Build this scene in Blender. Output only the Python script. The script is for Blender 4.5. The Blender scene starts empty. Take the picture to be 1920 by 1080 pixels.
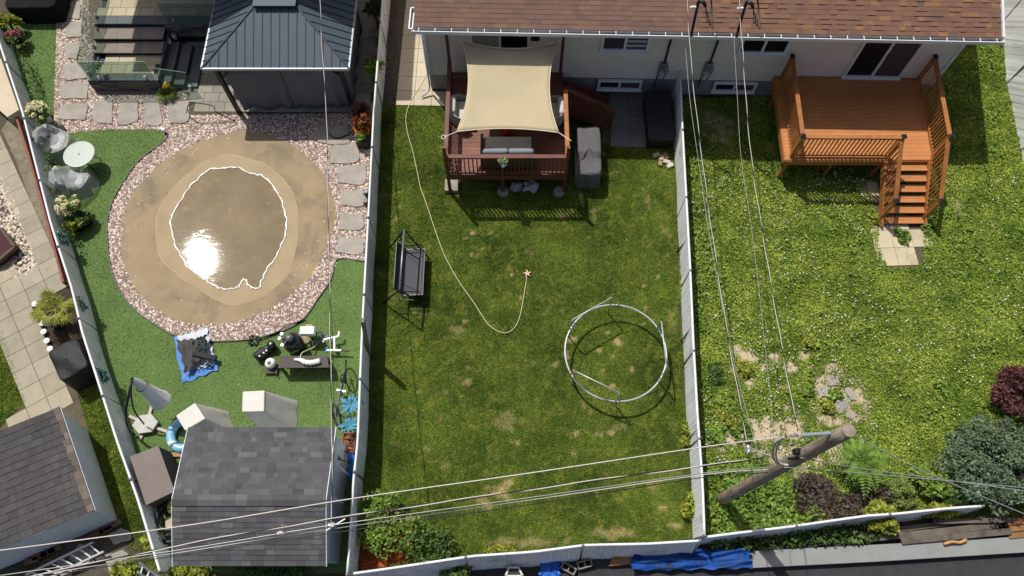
import bpy, math, random
import numpy as np
from mathutils import Matrix, Vector
R = math.radians
random.seed(7)
rng = np.random.default_rng(7)
SC = bpy.context.scene
COL = SC.collection
# ---------------------------------------------------------------- camera, world, sun, exposure
FPX = 1400.0                       # focal length in pixels of the 1920 wide photograph
TH = math.atan(600 / 1400)         # tilt of the drone camera away from straight down
H = 21.0                           # flying height
cam = bpy.data.cameras.new('camera')
cam.sensor_width = 36
cam.lens = 36 * FPX / 1920
cam.clip_end = 500
co = bpy.data.objects.new('camera', cam)
COL.objects.link(co)
co.location = (0, 0, H)
co.rotation_euler = (TH, 0, 0)
SC.camera = co
SUN = Vector((-0.345, 0.465, 1.0)).normalized()
world = bpy.data.worlds.new('World')
SC.world = world
world.use_nodes = True
wn = world.node_tree
sky = wn.nodes.new('ShaderNodeTexSky')
sky.sky_type = 'NISHITA'
sky.sun_disc = False
sky.dust_density = 3.5
sky.ozone_density = 0.4
sky.air_density = 0.9
sky.sun_elevation = math.asin(SUN.z)
sky.sun_rotation = math.atan2(SUN.x, SUN.y)
bg = wn.nodes['Background']
bg.inputs['Strength'].default_value = 0.09
wn.links.new(sky.outputs[0], bg.inputs['Color'])
sl = bpy.data.lights.new('sun', 'SUN')
sl.energy = 4.3
sl.angle = R(0.53)
sl.color = (1.0, 0.965, 0.91)
so = bpy.data.objects.new('sun', sl)
COL.objects.link(so)
so.rotation_euler = SUN.to_track_quat('Z', 'Y').to_euler()
SC.view_settings.view_transform = 'Standard'
SC.view_settings.look = 'None'
SC.view_settings.exposure = 0.0
SC.view_settings.gamma = 1.0

# ---------------------------------------------------------------- surveying: photo pixel + height -> place
sT, cT = math.sin(TH), math.cos(TH)
def ray(px, py):
    u = (px - 960) / FPX
    v = (py - 540) / FPX
    return (u, sT - v * cT, -cT - v * sT)
def P(px, py, z=0.0):
    d = ray(px, py)
    t = (z - H) / d[2]
    return Vector((d[0] * t, d[1] * t, z))
def P2(px, py, z=0.0):
    p = P(px, py, z)
    return (p.x, p.y)
def PP(pts, z=0.0):
    return [P2(x, y, z) for x, y in pts]

# ---------------------------------------------------------------- materials
def lin(c):
    return tuple(((x / 255) / 12.92 if x / 255 <= 0.04045 else ((x / 255 + 0.055) / 1.055) ** 2.4) for x in c) + (1.0,)
def _base(name, rough, metal, spec):
    m = bpy.data.materials.new(name)
    m.use_nodes = True
    nt = m.node_tree
    b = nt.nodes['Principled BSDF']
    b.inputs['Roughness'].default_value = rough
    b.inputs['Metallic'].default_value = metal
    b.inputs['Specular IOR Level'].default_value = spec
    return m, nt, b
def _noise(nt, scale, detail=4, rough=0.6, vec=None, dist=0.0):
    n = nt.nodes.new('ShaderNodeTexNoise')
    n.inputs['Scale'].default_value = scale
    n.inputs['Detail'].default_value = detail
    n.inputs['Roughness'].default_value = rough
    n.inputs['Distortion'].default_value = dist
    if vec is not None:
        nt.links.new(vec, n.inputs['Vector'])
    return n.outputs['Fac']
def _map(nt, val, a, b, c, d):
    n = nt.nodes.new('ShaderNodeMapRange')
    for i, q in enumerate((a, b, c, d)):
        n.inputs[i + 1].default_value = q
    nt.links.new(val, n.inputs[0])
    return n.outputs[0]
def _mix(nt, fac, a, b, mode='MIX'):
    n = nt.nodes.new('ShaderNodeMix')
    n.data_type = 'RGBA'
    n.blend_type = mode
    for sock, val in ((n.inputs[0], fac), (n.inputs[6], a), (n.inputs[7], b)):
        if isinstance(val, (int, float, tuple)):
            sock.default_value = val
        else:
            nt.links.new(val, sock)
    return n.outputs[2]
def _mul(nt, col, val):
    n = nt.nodes.new('ShaderNodeVectorMath')
    n.operation = 'SCALE'
    nt.links.new(col, n.inputs[0])
    nt.links.new(val, n.inputs[3])
    return n.outputs[0]
def _ramp(nt, fac, cols, interp='LINEAR'):
    n = nt.nodes.new('ShaderNodeValToRGB')
    cr = n.color_ramp
    cr.interpolation = interp
    while len(cr.elements) < len(cols):
        cr.elements.new(0.5)
    for i, c in enumerate(cols):
        cr.elements[i].position = i / (len(cols) - 1 if interp == 'LINEAR' else len(cols))
        cr.elements[i].color = lin(c)
    nt.links.new(fac, n.inputs[0])
    return n.outputs[0]
def _bump(nt, b, h, strength, dist):
    n = nt.nodes.new('ShaderNodeBump')
    n.inputs['Strength'].default_value = strength
    n.inputs['Distance'].default_value = dist
    nt.links.new(h, n.inputs['Height'])
    nt.links.new(n.outputs[0], b.inputs['Normal'])
def geo(nt):
    for n in nt.nodes:
        if n.type == 'NEW_GEOMETRY':
            return n
    return nt.nodes.new('ShaderNodeNewGeometry')
def M(name, col, rough=0.65, var=0.18, scale=3.0, col2=None, island=0.0, bump=0.0, bscale=60, bdist=0.01,
      fine=0.12, fscale=45, spec=0.35, metal=0.0, stain=None, cols=None, grain=None):
    """weathered surface: broad mottling, fine grain, a shade of its own for every loose piece, bump"""
    m, nt, b = _base(name, rough, metal, spec)
    pos = geo(nt).outputs['Position']
    if cols:
        c = _ramp(nt, geo(nt).outputs['Random Per Island'], cols)
    else:
        c2 = col2 or tuple(min(255, x * (1 - var * 0.6)) for x in col)
        c = _mix(nt, _map(nt, _noise(nt, scale, 5, 0.6, pos), 0.32, 0.68, 0, 1), lin(col), lin(c2))
    if stain:
        c = _mix(nt, _map(nt, _noise(nt, stain[1], 6, 0.65, pos, 0.6), stain[2], stain[2] + 0.12, 0, stain[3]), c, lin(stain[0]))
    f = _map(nt, _noise(nt, fscale, 3, 0.7, pos), 0.25, 0.75, 1 - fine, 1 + fine)
    c = _mul(nt, c, f)
    if grain:
        gv = nt.nodes.new('ShaderNodeVectorMath'); gv.operation = 'MULTIPLY'; gv.inputs[1].default_value = grain
        nt.links.new(pos, gv.inputs[0])
        c = _mul(nt, c, _map(nt, _noise(nt, 1.0, 4, 0.65, gv.outputs[0], 0.8), 0.3, 0.7, 0.78, 1.18))
    if island and not cols:
        c = _mul(nt, c, _map(nt, geo(nt).outputs['Random Per Island'], 0, 1, 1 - island, 1 + island))
    nt.links.new(c, b.inputs['Base Color'])
    if bump:
        _bump(nt, b, _noise(nt, bscale, 4, 0.65, pos), bump, bdist)
    return m
def leafmat(name, cols, rough=0.55, trans=0.25):
    m, nt, b = _base(name, rough, 0, 0.3)
    g = geo(nt)
    c = _ramp(nt, g.outputs['Random Per Island'], cols)
    c = _mul(nt, c, _map(nt, _noise(nt, 1.6, 3, 0.6, g.outputs['Position']), 0.3, 0.7, 0.8, 1.2))
    nt.links.new(c, b.inputs['Base Color'])
    t = nt.nodes.new('ShaderNodeBsdfTranslucent')
    nt.links.new(c, t.inputs['Color'])
    mx = nt.nodes.new('ShaderNodeMixShader')
    mx.inputs[0].default_value = trans
    nt.links.new(b.outputs[0], mx.inputs[1])
    nt.links.new(t.outputs[0], mx.inputs[2])
    nt.links.new(mx.outputs[0], nt.nodes['Material Output'].inputs['Surface'])
    return m
def lawnmat(name, dark, light, straw, yellow, s1=0.55, blade=True, rough=0.8):
    """turf colour from several sizes of patches; the 'dry' attribute carries worn and bare spots"""
    m, nt, b = _base(name, rough, 0, 0.12)
    g = geo(nt)
    pos = g.outputs['Position']
    c = _mix(nt, _map(nt, _noise(nt, s1, 5, 0.62, pos), 0.35, 0.65, 0, 1), lin(dark), lin(light))
    c = _mix(nt, _map(nt, _noise(nt, 2.4, 5, 0.7, pos, 0.5), 0.5, 0.7, 0, 0.8), c, lin(yellow))
    c = _mul(nt, c, _map(nt, _noise(nt, 9, 4, 0.7, pos), 0.3, 0.7, 0.72, 1.28))
    if blade:
        c = _mul(nt, c, _map(nt, g.outputs['Random Per Island'], 0, 1, 0.5, 1.5))
    else:
        c = _mul(nt, c, _map(nt, _noise(nt, 55, 3, 0.7, pos), 0.3, 0.7, 0.6, 1.2))
    at = nt.nodes.new('ShaderNodeAttribute')
    at.attribute_name = 'dry'
    c = _mix(nt, at.outputs['Fac'], c, _mul(nt, _mix(nt, 0.0, lin(straw), lin(straw)), _map(nt, _noise(nt, 14, 4, 0.7, pos), 0.3, 0.7, 0.7, 1.2)))
    nt.links.new(c, b.inputs['Base Color'])
    if not blade:
        _bump(nt, b, _noise(nt, 45, 4, 0.7, pos), 0.9, 0.03)
    return m
def glassmat(name, col, rough=0.05, dark=True, alpha=0.25):
    m, nt, b = _base(name, rough, 0, 0.5)
    b.inputs['Base Color'].default_value = lin(col)
    if not dark:
        t = nt.nodes.new('ShaderNodeBsdfTransparent')
        t.inputs['Color'].default_value = (0.76, 0.84, 0.8, 1)
        mx = nt.nodes.new('ShaderNodeMixShader')
        mx.inputs[0].default_value = alpha
        nt.links.new(t.outputs[0], mx.inputs[1])
        nt.links.new(b.outputs[0], mx.inputs[2])
        nt.links.new(mx.outputs[0], nt.nodes['Material Output'].inputs['Surface'])
    return m

# ---------------------------------------------------------------- mesh helpers
FR = {}
def frame_of(o):
    return FR.get(o.name_full, Matrix.Identity(4)) if o else Matrix.Identity(4)
class MB:
    def __init__(s):
        s.v = []; s.f = []
    def add(s, vs, fs):
        n = len(s.v)
        s.v += [tuple(v) for v in vs]
        s.f += [tuple(i + n for i in f) for f in fs]
    def box(s, c, size, rz=0.0, m=None):
        a, b, h = size[0] / 2, size[1] / 2, size[2] / 2
        vs = [Vector((x, y, z)) for z in (-h, h) for x, y in ((-a, -b), (a, -b), (a, b), (-a, b))]
        rot = m or Matrix.Rotation(rz, 3, 'Z')
        s.add([rot @ v + Vector(c) for v in vs], [(3, 2, 1, 0), (4, 5, 6, 7), (0, 1, 5, 4), (1, 2, 6, 5), (2, 3, 7, 6), (3, 0, 4, 7)])
    def bar(s, a, b, w, h=None, up=(0, 0, 1)):
        a, b = Vector(a), Vector(b)
        h = h or w
        d = (b - a)
        L = d.length
        d.normalize()
        u = Vector(up)
        x = d.cross(u)
        if x.length < 1e-4:
            x = d.cross(Vector((0, 1, 0)))
        x.normalize()
        y = x.cross(d).normalized()
        m = Matrix((x, d, y)).transposed()
        s.box((a + b) / 2, (w, L, h), m=m)
    def prism(s, poly, z0, z1, inset=0.0):
        n = len(poly)
        area = sum(poly[i][0] * poly[(i + 1) % n][1] - poly[(i + 1) % n][0] * poly[i][1] for i in range(n))
        if area < 0:
            poly = poly[::-1]
        cx = sum(p[0] for p in poly) / n
        cy = sum(p[1] for p in poly) / n
        top = [(p[0] + (cx - p[0]) * inset, p[1] + (cy - p[1]) * inset, z1) for p in poly]
        s.add([(p[0], p[1], z0) for p in poly] + top,
              [tuple(range(n - 1, -1, -1)), tuple(range(n, 2 * n))] + [(i, (i + 1) % n, n + (i + 1) % n, n + i) for i in range(n)])
    def tube(s, pts, r, n=8, closed=False, cap=True):
        pts = [Vector(p) for p in pts]
        k = len(pts)
        rs = r if isinstance(r, (list, tuple)) else [r] * k
        vs, fs = [], []
        prev = None
        for i, p in enumerate(pts):
            if closed:
                d = pts[(i + 1) % k] - pts[i - 1]
            else:
                d = pts[min(i + 1, k - 1)] - pts[max(i - 1, 0)]
            if d.length < 1e-6:
                d = Vector((0, 0, 1))
            d.normalize()
            if prev is None:
                x = d.cross(Vector((0, 0, 1)))
                if x.length < 1e-3:
                    x = d.cross(Vector((0, 1, 0)))
            else:
                x = prev - d * prev.dot(d)
                if x.length < 1e-5:
                    x = d.orthogonal()
            x.normalize()
            prev = x
            y = d.cross(x)
            for j in range(n):
                a = 2 * math.pi * j / n
                vs.append(p + (x * math.cos(a) + y * math.sin(a)) * rs[i])
        for i in range(k if closed else k - 1):
            for j in range(n):
                fs.append((i * n + j, i * n + (j + 1) % n, ((i + 1) % k) * n + (j + 1) % n, ((i + 1) % k) * n + j))
        if cap and not closed:
            fs.append(tuple(range(n - 1, -1, -1)))
            fs.append(tuple((k - 1) * n + j for j in range(n)))
        s.add(vs, fs)
    def lathe(s, c, prof, n=20, sx=1.0, sy=1.0):
        vs, fs = [], []
        for r, z in prof:
            for j in range(n):
                a = 2 * math.pi * j / n
                vs.append((c[0] + r * sx * math.cos(a), c[1] + r * sy * math.sin(a), c[2] + z))
        for i in range(len(prof) - 1):
            for j in range(n):
                fs.append((i * n + j, i * n + (j + 1) % n, (i + 1) * n + (j + 1) % n, (i + 1) * n + j))
        fs.append(tuple(range(n - 1, -1, -1)))
        fs.append(tuple((len(prof) - 1) * n + j for j in range(n)))
        s.add(vs, fs)
    def blob(s, c, r, seed=0, rough=0.15, nu=16, nv=10, zmin=-1.0):
        rr = random.Random(seed)
        ph = [(rr.uniform(0, 6.3), rr.uniform(0, 6.3), rr.uniform(1.5, 5), rr.uniform(1.5, 5)) for _ in range(5)]
        vs, fs = [], []
        for i in range(nv + 1):
            t = math.pi * i / nv
            for j in range(nu):
                a = 2 * math.pi * j / nu
                k = 1 + rough * sum(math.sin(q[2] * math.cos(a) * math.sin(t) + q[0]) * math.sin(q[3] * math.sin(a) * math.sin(t) + q[1] + 2 * math.cos(t)) for q in ph) / 1.6
                vs.append((c[0] + r[0] * k * math.sin(t) * math.cos(a), c[1] + r[1] * k * math.sin(t) * math.sin(a), c[2] + max(r[2] * k * math.cos(t), zmin * r[2])))
        for i in range(nv):
            for j in range(nu):
                fs.append(((i + 1) * nu + j, (i + 1) * nu + (j + 1) % nu, i * nu + (j + 1) % nu, i * nu + j))
        s.add(vs, fs)
    def grid(s, pts):
        """pts: rows of points"""
        k, n = len(pts), len(pts[0])
        s.add([p for row in pts for p in row], [(i * n + j, i * n + j + 1, (i + 1) * n + j + 1, (i + 1) * n + j) for i in range(k - 1) for j in range(n - 1)])
    def build(s, name, mat, parent=None, smooth=False, local=False, thick=0.0, bevel=0.0):
        me = bpy.data.meshes.new(name)
        if parent is not None:
            inv = frame_of(parent).inverted() if not local else Matrix.Identity(4)
            org = Vector((0, 0, 0))
        else:
            a = np.array(s.v)
            org = Vector(((a[:, 0].min() + a[:, 0].max()) / 2, (a[:, 1].min() + a[:, 1].max()) / 2, a[:, 2].min()))
            inv = Matrix.Translation(-org)
        me.from_pydata([inv @ Vector(v) for v in s.v], [], s.f)
        if smooth:
            me.polygons.foreach_set('use_smooth', [True] * len(me.polygons))
        me.materials.append(mat)
        me.update()
        o = bpy.data.objects.new(name, me)
        COL.objects.link(o)
        if parent is not None:
            o.parent = parent
            FR[o.name_full] = frame_of(parent)
        else:
            o.location = org
            FR[o.name_full] = Matrix.Translation(org)
        if thick:
            md = o.modifiers.new('thickness', 'SOLIDIFY'); md.thickness = thick; md.offset = 0
        if bevel:
            md = o.modifiers.new('bevel', 'BEVEL'); md.width = bevel; md.segments = 2
        return o
def tag(o, label=None, cat=None, group=None, kind=None):
    if label: o['label'] = label
    if cat: o['category'] = cat
    if group: o['group'] = group
    if kind: o['kind'] = kind
    return o
def thing(name, label, cat, loc, group=None, rz=0.0):
    o = bpy.data.objects.new(name, None)
    o.empty_display_size = 0.2
    COL.objects.link(o)
    o.location = loc
    o.rotation_euler = (0, 0, rz)
    FR[o.name_full] = Matrix.Translation(Vector(loc)) @ Matrix.Rotation(rz, 4, 'Z')
    return tag(o, label, cat, group)
def kids(o):
    return [c for c in bpy.data.objects if c.parent == o]
def copy_tree(o, parent=None):
    c = o.copy()
    COL.objects.link(c)
    c.parent = parent
    for ch in kids(o):
        copy_tree(ch, c)
    return c
def sheet(name, poly, z, mat):
    mb = MB()
    n = len(poly)
    area = sum(poly[i][0] * poly[(i + 1) % n][1] - poly[(i + 1) % n][0] * poly[i][1] for i in range(n))
    if area < 0: poly = poly[::-1]
    mb.add([(p[0], p[1], z) for p in poly], [tuple(range(n))])
    return tag(mb.build(name, mat), kind='structure')
def npobj(name, V, F, mat, parent=None, attr=None):
    V = np.asarray(V, np.float32).reshape(-1, 3)
    F = np.asarray(F, np.int32)
    if parent is not None:
        inv = np.array(frame_of(parent).inverted())
        V = (V @ inv[:3, :3].T + inv[:3, 3]).astype(np.float32)
        org = (0, 0, 0)
    else:
        mn, mx = V.min(0), V.max(0)
        org = ((mn[0] + mx[0]) / 2, (mn[1] + mx[1]) / 2, mn[2])
        V = V - np.array(org, np.float32)
    me = bpy.data.meshes.new(name)
    k, m = F.shape
    me.vertices.add(len(V)); me.vertices.foreach_set('co', V.ravel())
    me.loops.add(k * m); me.loops.foreach_set('vertex_index', F.ravel())
    me.polygons.add(k); me.polygons.foreach_set('loop_start', np.arange(0, k * m, m, dtype=np.int32))
    me.update(calc_edges=True)
    if attr is not None:
        a = me.attributes.new('dry', 'FLOAT', 'POINT')
        a.data.foreach_set('value', np.asarray(attr, np.float32))
    me.materials.append(mat)
    o = bpy.data.objects.new(name, me)
    COL.objects.link(o)
    if parent is not None:
        o.parent = parent
        FR[o.name_full] = frame_of(parent)
    else:
        o.location = org
        FR[o.name_full] = Matrix.Translation(Vector(org))
    return o
def inpoly(x, y, poly):
    ins = np.zeros(x.shape, bool)
    n = len(poly)
    for i in range(n):
        x1, y1 = poly[i]; x2, y2 = poly[(i + 1) % n]
        if y1 == y2: continue
        c = ((y1 > y) != (y2 > y)) & (x < (x2 - x1) * (y - y1) / (y2 - y1) + x1)
        ins ^= c
    return ins
def scatter(poly, dens, holes=()):
    a = np.array(poly)
    mn, mx = a.min(0), a.max(0)
    n = int((mx[0] - mn[0]) * (mx[1] - mn[1]) * dens)
    x = rng.uniform(mn[0], mx[0], n); y = rng.uniform(mn[1], mx[1], n)
    k = inpoly(x, y, poly)
    for h in holes:
        k &= ~inpoly(x, y, h)
    return x[k], y[k]
def vnoise(x, y, scale, seed):
    r = np.random.default_rng(seed)
    o = np.zeros_like(x)
    for i in range(6):
        k = scale * (1.6 ** (i / 1.5)); a = r.uniform(0, 6.28); p = r.uniform(0, 6.28)
        o += np.sin(k * (x * math.cos(a) + y * math.sin(a)) + p + 1.3 * np.sin(k * 0.7 * (x * math.sin(a) - y * math.cos(a)) + p * 2)) / (1 + i * 0.25)
    return o / 3.0
def dryfield(x, y, spots, seed, base=0.0, noise=0.0):
    d = np.full(x.shape, base, float)
    w = vnoise(x, y, 5.0, seed) * 0.5 + vnoise(x, y, 13.0, seed + 1) * 0.45
    for (px, py, rx, ry, s) in spots:
        c = P(px, py)
        k = 1400 / 22.8 / 0.62 if rx < 26 else 1400 / 22.8
        q = ((x - c.x) / (rx / k)) ** 2 + ((y - c.y) / (ry / k)) ** 2
        d = np.maximum(d, s * np.clip(1.2 - q + w * 1.5, 0, 1))
    if noise:
        d = np.maximum(d, np.clip((vnoise(x, y, 1.7, seed + 5) * 0.6 + vnoise(x, y, 6.0, seed + 7) * 0.6 - noise) * 1.2, 0, 0.7))
    return np.clip(d, 0, 1)
def grid_lawn(name, poly, z, step, mat, dry):
    a = np.array(poly)
    mn, mx = a.min(0), a.max(0)
    nx, ny = int((mx[0] - mn[0]) / step) + 2, int((mx[1] - mn[1]) / step) + 2
    gx = mn[0] + np.arange(nx) * step; gy = mn[1] + np.arange(ny) * step
    X, Y = np.meshgrid(gx, gy)
    V = np.stack([X.ravel(), Y.ravel(), np.full(X.size, z)], 1)
    i = np.arange(ny - 1)[:, None] * nx + np.arange(nx - 1)[None, :]
    F = np.stack([i, i + 1, i + nx + 1, i + nx], -1).reshape(-1, 4)
    cx = (X[:-1, :-1] + step / 2).ravel(); cy = (Y[:-1, :-1] + step / 2).ravel()
    F = F[inpoly(cx, cy, poly)]
    o = npobj(name, V, F, mat, attr=dry(X.ravel(), Y.ravel()))
    return tag(o, kind='structure')
def blades(name, x, y, z, length, width, mat, lean=0.6, dry=None):
    n = len(x)
    a = rng.uniform(0, 6.283, n); l = length * rng.uniform(0.55, 1.3, n); w = width * rng.uniform(0.7, 1.3, n)
    b = a + rng.uniform(-0.8, 0.8, n) + 1.57
    le = rng.uniform(0.25, lean, n) * l
    zt = np.sqrt(np.maximum(l * l - le * le, 0.0001))
    V = np.zeros((n, 3, 3))
    V[:, 0] = np.stack([x - w / 2 * np.cos(b), y - w / 2 * np.sin(b), np.full(n, z)], 1)
    V[:, 1] = np.stack([x + w / 2 * np.cos(b), y + w / 2 * np.sin(b), np.full(n, z)], 1)
    V[:, 2] = np.stack([x + le * np.cos(a), y + le * np.sin(a), z + zt], 1)
    F = np.arange(3 * n).reshape(n, 3)
    return npobj(name, V, F, mat, attr=None if dry is None else np.repeat(dry, 3))
def leaves(name, C, mat, size=0.06, elong=1.6, up=0.8, parent=None, out=None, dirn=0.0):
    """diamond leaves at the centres C; out = outward directions that leaves may follow"""
    C = np.asarray(C); n = len(C)
    nr = rng.normal(size=(n, 3)) + np.array([0, 0, up * 1.6])
    if out is not None:
        nr = nr * 0.6 + out * 0.8
    nr /= np.linalg.norm(nr, axis=1)[:, None]
    t = rng.normal(size=(n, 3))
    if dirn and out is not None:
        t = t * (1 - dirn) + out * dirn * 2.0
        nr = rng.normal(size=(n, 3))
    t -= nr * (t * nr).sum(1)[:, None]
    t /= np.linalg.norm(t, axis=1)[:, None] + 1e-9
    b = np.cross(nr, t)
    s = size * rng.uniform(0.6, 1.35, n)[:, None]
    V = np.stack([C - t * s * elong / 2, C + b * s / 2 - t * s * 0.1, C + t * s * elong / 2, C - b * s / 2 - t * s * 0.1], 1)
    F = np.arange(4 * n).reshape(n, 4)
    return npobj(name, V, F, mat, parent=parent)
def crown_pts(c, r, n, lumps=14, spread=0.34, seed=1, flat=0.0):
    rr = np.random.default_rng(seed)
    k = rr.normal(size=(lumps, 3)); k[:, 2] = np.abs(k[:, 2]) * 0.9 - flat
    k /= np.linalg.norm(k, axis=1)[:, None]
    k *= rr.uniform(0.45, 0.9, lumps)[:, None]
    idx = rr.integers(0, lumps, n)
    d = rr.normal(size=(n, 3)); d /= np.linalg.norm(d, axis=1)[:, None]
    q = k[idx] + d * (spread * rr.uniform(0.35, 1.0, n) ** 0.5)[:, None] * rr.uniform(0.7, 1.2, lumps)[idx][:, None]
    keep = q[:, 2] > -0.25
    q = q[keep]; d = d[keep]
    return q * np.array(r) + np.array(c), d
def shingles(mb, A, B, C, D, courses, tabw, lift=0.012, seed=0, gap=0.004, jit=0.35, lam=False):
    """A-B eave, D-C upper edge: overlapping courses of separate tabs"""
    A, B, C, D = map(Vector, (A, B, C, D))
    rr = random.Random(seed)
    nrm = (B - A).cross(D - A).normalized()
    def at(u, v): return (A.lerp(B, u)).lerp(D.lerp(C, u), v)
    W = (B - A).length
    for i in range(courses):
        v0 = i / courses; v1 = min(1.0, (i + 1.15) / courses)
        u = -rr.random() * tabw / W
        while u < 1:
            w = tabw / W * rr.uniform(1 - jit, 1 + jit)
            a = max(0, u); b = min(1, u + w - gap / W)
            if b - a > 0.2 * tabw / W or (b > a and (a == 0 or b == 1)):
                t = lift * (rr.choice((0.25, 0.35, 1.0)) if lam else rr.uniform(0.8, 1.4))
                p0, p1, p2, p3 = at(a, v0), at(b, v0), at(b, v1), at(a, v1)
                q0, q1 = p0 + nrm * (t + 0.004), p1 + nrm * (t + 0.004)
                q2, q3 = p2 + nrm * 0.004, p3 + nrm * 0.004
                mb.add([p0, p1, q0, q1, q2, q3], [(2, 3, 4, 5), (0, 1, 3, 2)])
            u += w
    mb.add([A - nrm * 0.02, B - nrm * 0.02, C - nrm * 0.02, D - nrm * 0.02, A, B, C, D],
           [(3, 2, 1, 0), (4, 5, 6, 7), (0, 1, 5, 4), (1, 2, 6, 5), (2, 3, 7, 6), (3, 0, 4, 7)])
def tiles(mb, org, ang, nx, ny, sx, sy, z, gap=0.012, th=0.03, poly=None, stagger=0.0, jz=0.004, seed=1):
    rr = random.Random(seed)
    c, s_ = math.cos(ang), math.sin(ang)
    for j in range(ny):
        for i in range(nx):
            u = (i + 0.5 + (stagger if j % 2 else 0)) * sx; v = (j + 0.5) * sy
            x = org[0] + u * c - v * s_; y = org[1] + u * s_ + v * c
            if poly is not None and not inpoly(np.array([x]), np.array([y]), poly)[0]:
                continue
            dz = rr.uniform(0, jz)
            mb.box((x, y, z - th / 2 + dz), (sx - gap, sy - gap, th), ang + rr.uniform(-0.006, 0.006))
def spline(pts, n=6):
    """Catmull-Rom through 3D points"""
    pts = [Vector(p) for p in pts]
    q = [pts[0] * 2 - pts[1]] + pts + [pts[-1] * 2 - pts[-2]]
    out = []
    for i in range(1, len(q) - 2):
        for k in range(n):
            t = k / n
            a, b, c, d = q[i - 1], q[i], q[i + 1], q[i + 2]
            out.append(0.5 * ((2 * b) + (c - a) * t + (2 * a - 5 * b + 4 * c - d) * t * t + (3 * b - a - 3 * c + d) * t ** 3))
    out.append(pts[-1])
    return out
# ---------------------------------------------------------------- palette
m_soil = M('soil', (84, 76, 58), 0.9, 0.4, 1.5, bump=0.6, bscale=30)
m_white = M('white_paint', (222, 223, 226), 0.5, 0.06, 4)
m_slat = M('fence_slat', (236, 237, 238), 0.55, 0.06, 2, island=0.05, stain=((150, 152, 140), 1.6, 0.55, 0.4))
m_galv = M('galvanised_steel', (150, 153, 156), 0.4, 0.15, 6, metal=0.6)
m_alu = M('aluminium', (176, 180, 182), 0.35, 0.1, 6, metal=0.5)
m_black = M('black_plastic', (30, 31, 34), 0.45, 0.3, 5)
m_blackm = M('black_metal', (38, 38, 42), 0.4, 0.2, 8, metal=0.3)
m_stone = M('flagstone', (158, 151, 141), 0.8, 0.22, 2.5, island=0.1, bump=0.5, bscale=9, bdist=0.02, stain=((120, 113, 104), 4, 0.6, 0.6))
m_paver = M('grey_paver', (146, 141, 128), 0.8, 0.2, 2, island=0.16, bump=0.3, bscale=50)
m_slab = M('cream_slab', (196, 184, 160), 0.8, 0.15, 1.2, island=0.06, bump=0.3, bscale=60, stain=((150, 136, 112), 1.5, 0.6, 0.5))
m_slab2 = M('path_slab', (158, 150, 130), 0.85, 0.15, 2.2, island=0.1, bump=0.4, bscale=50, stain=((120, 112, 94), 3, 0.6, 0.5))
m_joint = M('slab_joint', (92, 84, 66), 0.95, 0.3, 5)
m_conc = M('concrete', (168, 164, 155), 0.85, 0.2, 2, bump=0.3, bscale=50, stain=((120, 115, 104), 2, 0.58, 0.6))
m_dwood = M('dark_red_wood', (112, 62, 47), 0.55, 0.3, 3, island=0.16, fine=0.2)
m_dboard = M('worn_deck_board', (128, 82, 66), 0.6, 0.25, 2.5, island=0.16, fine=0.18, grain=(1.6, 45, 45), stain=((96, 66, 58), 1.6, 0.55, 0.6))
m_owood = M('orange_stained_wood', (172, 112, 60), 0.55, 0.24, 2.5, island=0.16, fine=0.2, stain=((140, 96, 60), 2, 0.56, 0.5), grain=(9, 9, 9))
m_oboard = M('orange_deck_board', (186, 124, 74), 0.55, 0.14, 1.5, island=0.09, fine=0.14, stain=((160, 110, 72), 1.1, 0.55, 0.5), grain=(1.6, 45, 45))
m_cap = M('post_cap_metal', (58, 60, 70), 0.3, 0.1, 10, metal=0.6)

# ---------------------------------------------------------------- ground
sheet('ground', [(-120, -120), (120, -120), (120, 120), (-120, 120)], -0.03, m_soil)
# middle lawn
DRY1 = [(700 + a / 4.8, 400 + b / 4.8, rx, ry, s) for a, b, rx, ry, s in
        [(900, 170, 9, 7, .9), (820, 230, 6, 5, .7), (980, 320, 6, 5, .7), (880, 375, 8, 7, .7), (1240, 550, 4, 7, .9), (1330, 760, 7, 6, .6),
         (1770, 260, 4, 5, .8), (500, 290, 4, 3, .8), (990, 450, 4, 3, .8), (430, 320, 7, 7, .6), (820, 970, 8, 4, .7), (700, 570, 6, 5, .5), (1050, 180, 5, 5, .6)]] + \
       [(1000 + a / 3.3225, 500 + b / 3.3225, rx, ry, s) for a, b, rx, ry, s in
        [(245, 460, 13, 14, .95), (460, 410, 10, 6, .9), (510, 400, 7, 6, .9), (525, 470, 14, 13, 1), (405, 520, 8, 9, .9), (495, 555, 4, 4, .9),
         (490, 745, 9, 8, .9), (430, 650, 6, 8, .7), (360, 910, 9, 8, .9), (485, 1035, 14, 9, .9), (260, 1040, 11, 9, .6), (610, 640, 6, 9, .6), (695, 580, 3, 3, .8),
         (705, 260, 8, 6, .7), (685, 115, 6, 7, .7), (775, 60, 6, 9, .8), (865, 300, 4, 8, .5), (690, 360, 6, 4, .7), (250, 650, 7, 5, .9)]] + \
       [(930, 925, 26, 14, .9), (905, 935, 18, 14, .55), (955, 905, 14, 9, .8), (915, 950, 12, 14, .5), (1240, 955, 16, 12, .75), (1265, 985, 22, 8, .7), (1150, 1000, 40, 9, .55),
        (990, 1015, 60, 8, .5), (800, 840, 12, 9, .45), (950, 790, 26, 16, .35), (970, 830, 10, 7, .6), (1240, 740, 8, 8, .5), (1215, 380, 9, 30, .35), (1225, 900, 16, 5, .6),
        (770, 650, 10, 12, .4), (1255, 600, 8, 40, .25), (880, 690, 10, 8, .4), (1075, 850, 10, 8, .5), (850, 720, 5, 4, .6), (785, 735, 8, 5, .6), (865, 885, 9, 5, .5)]
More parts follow.
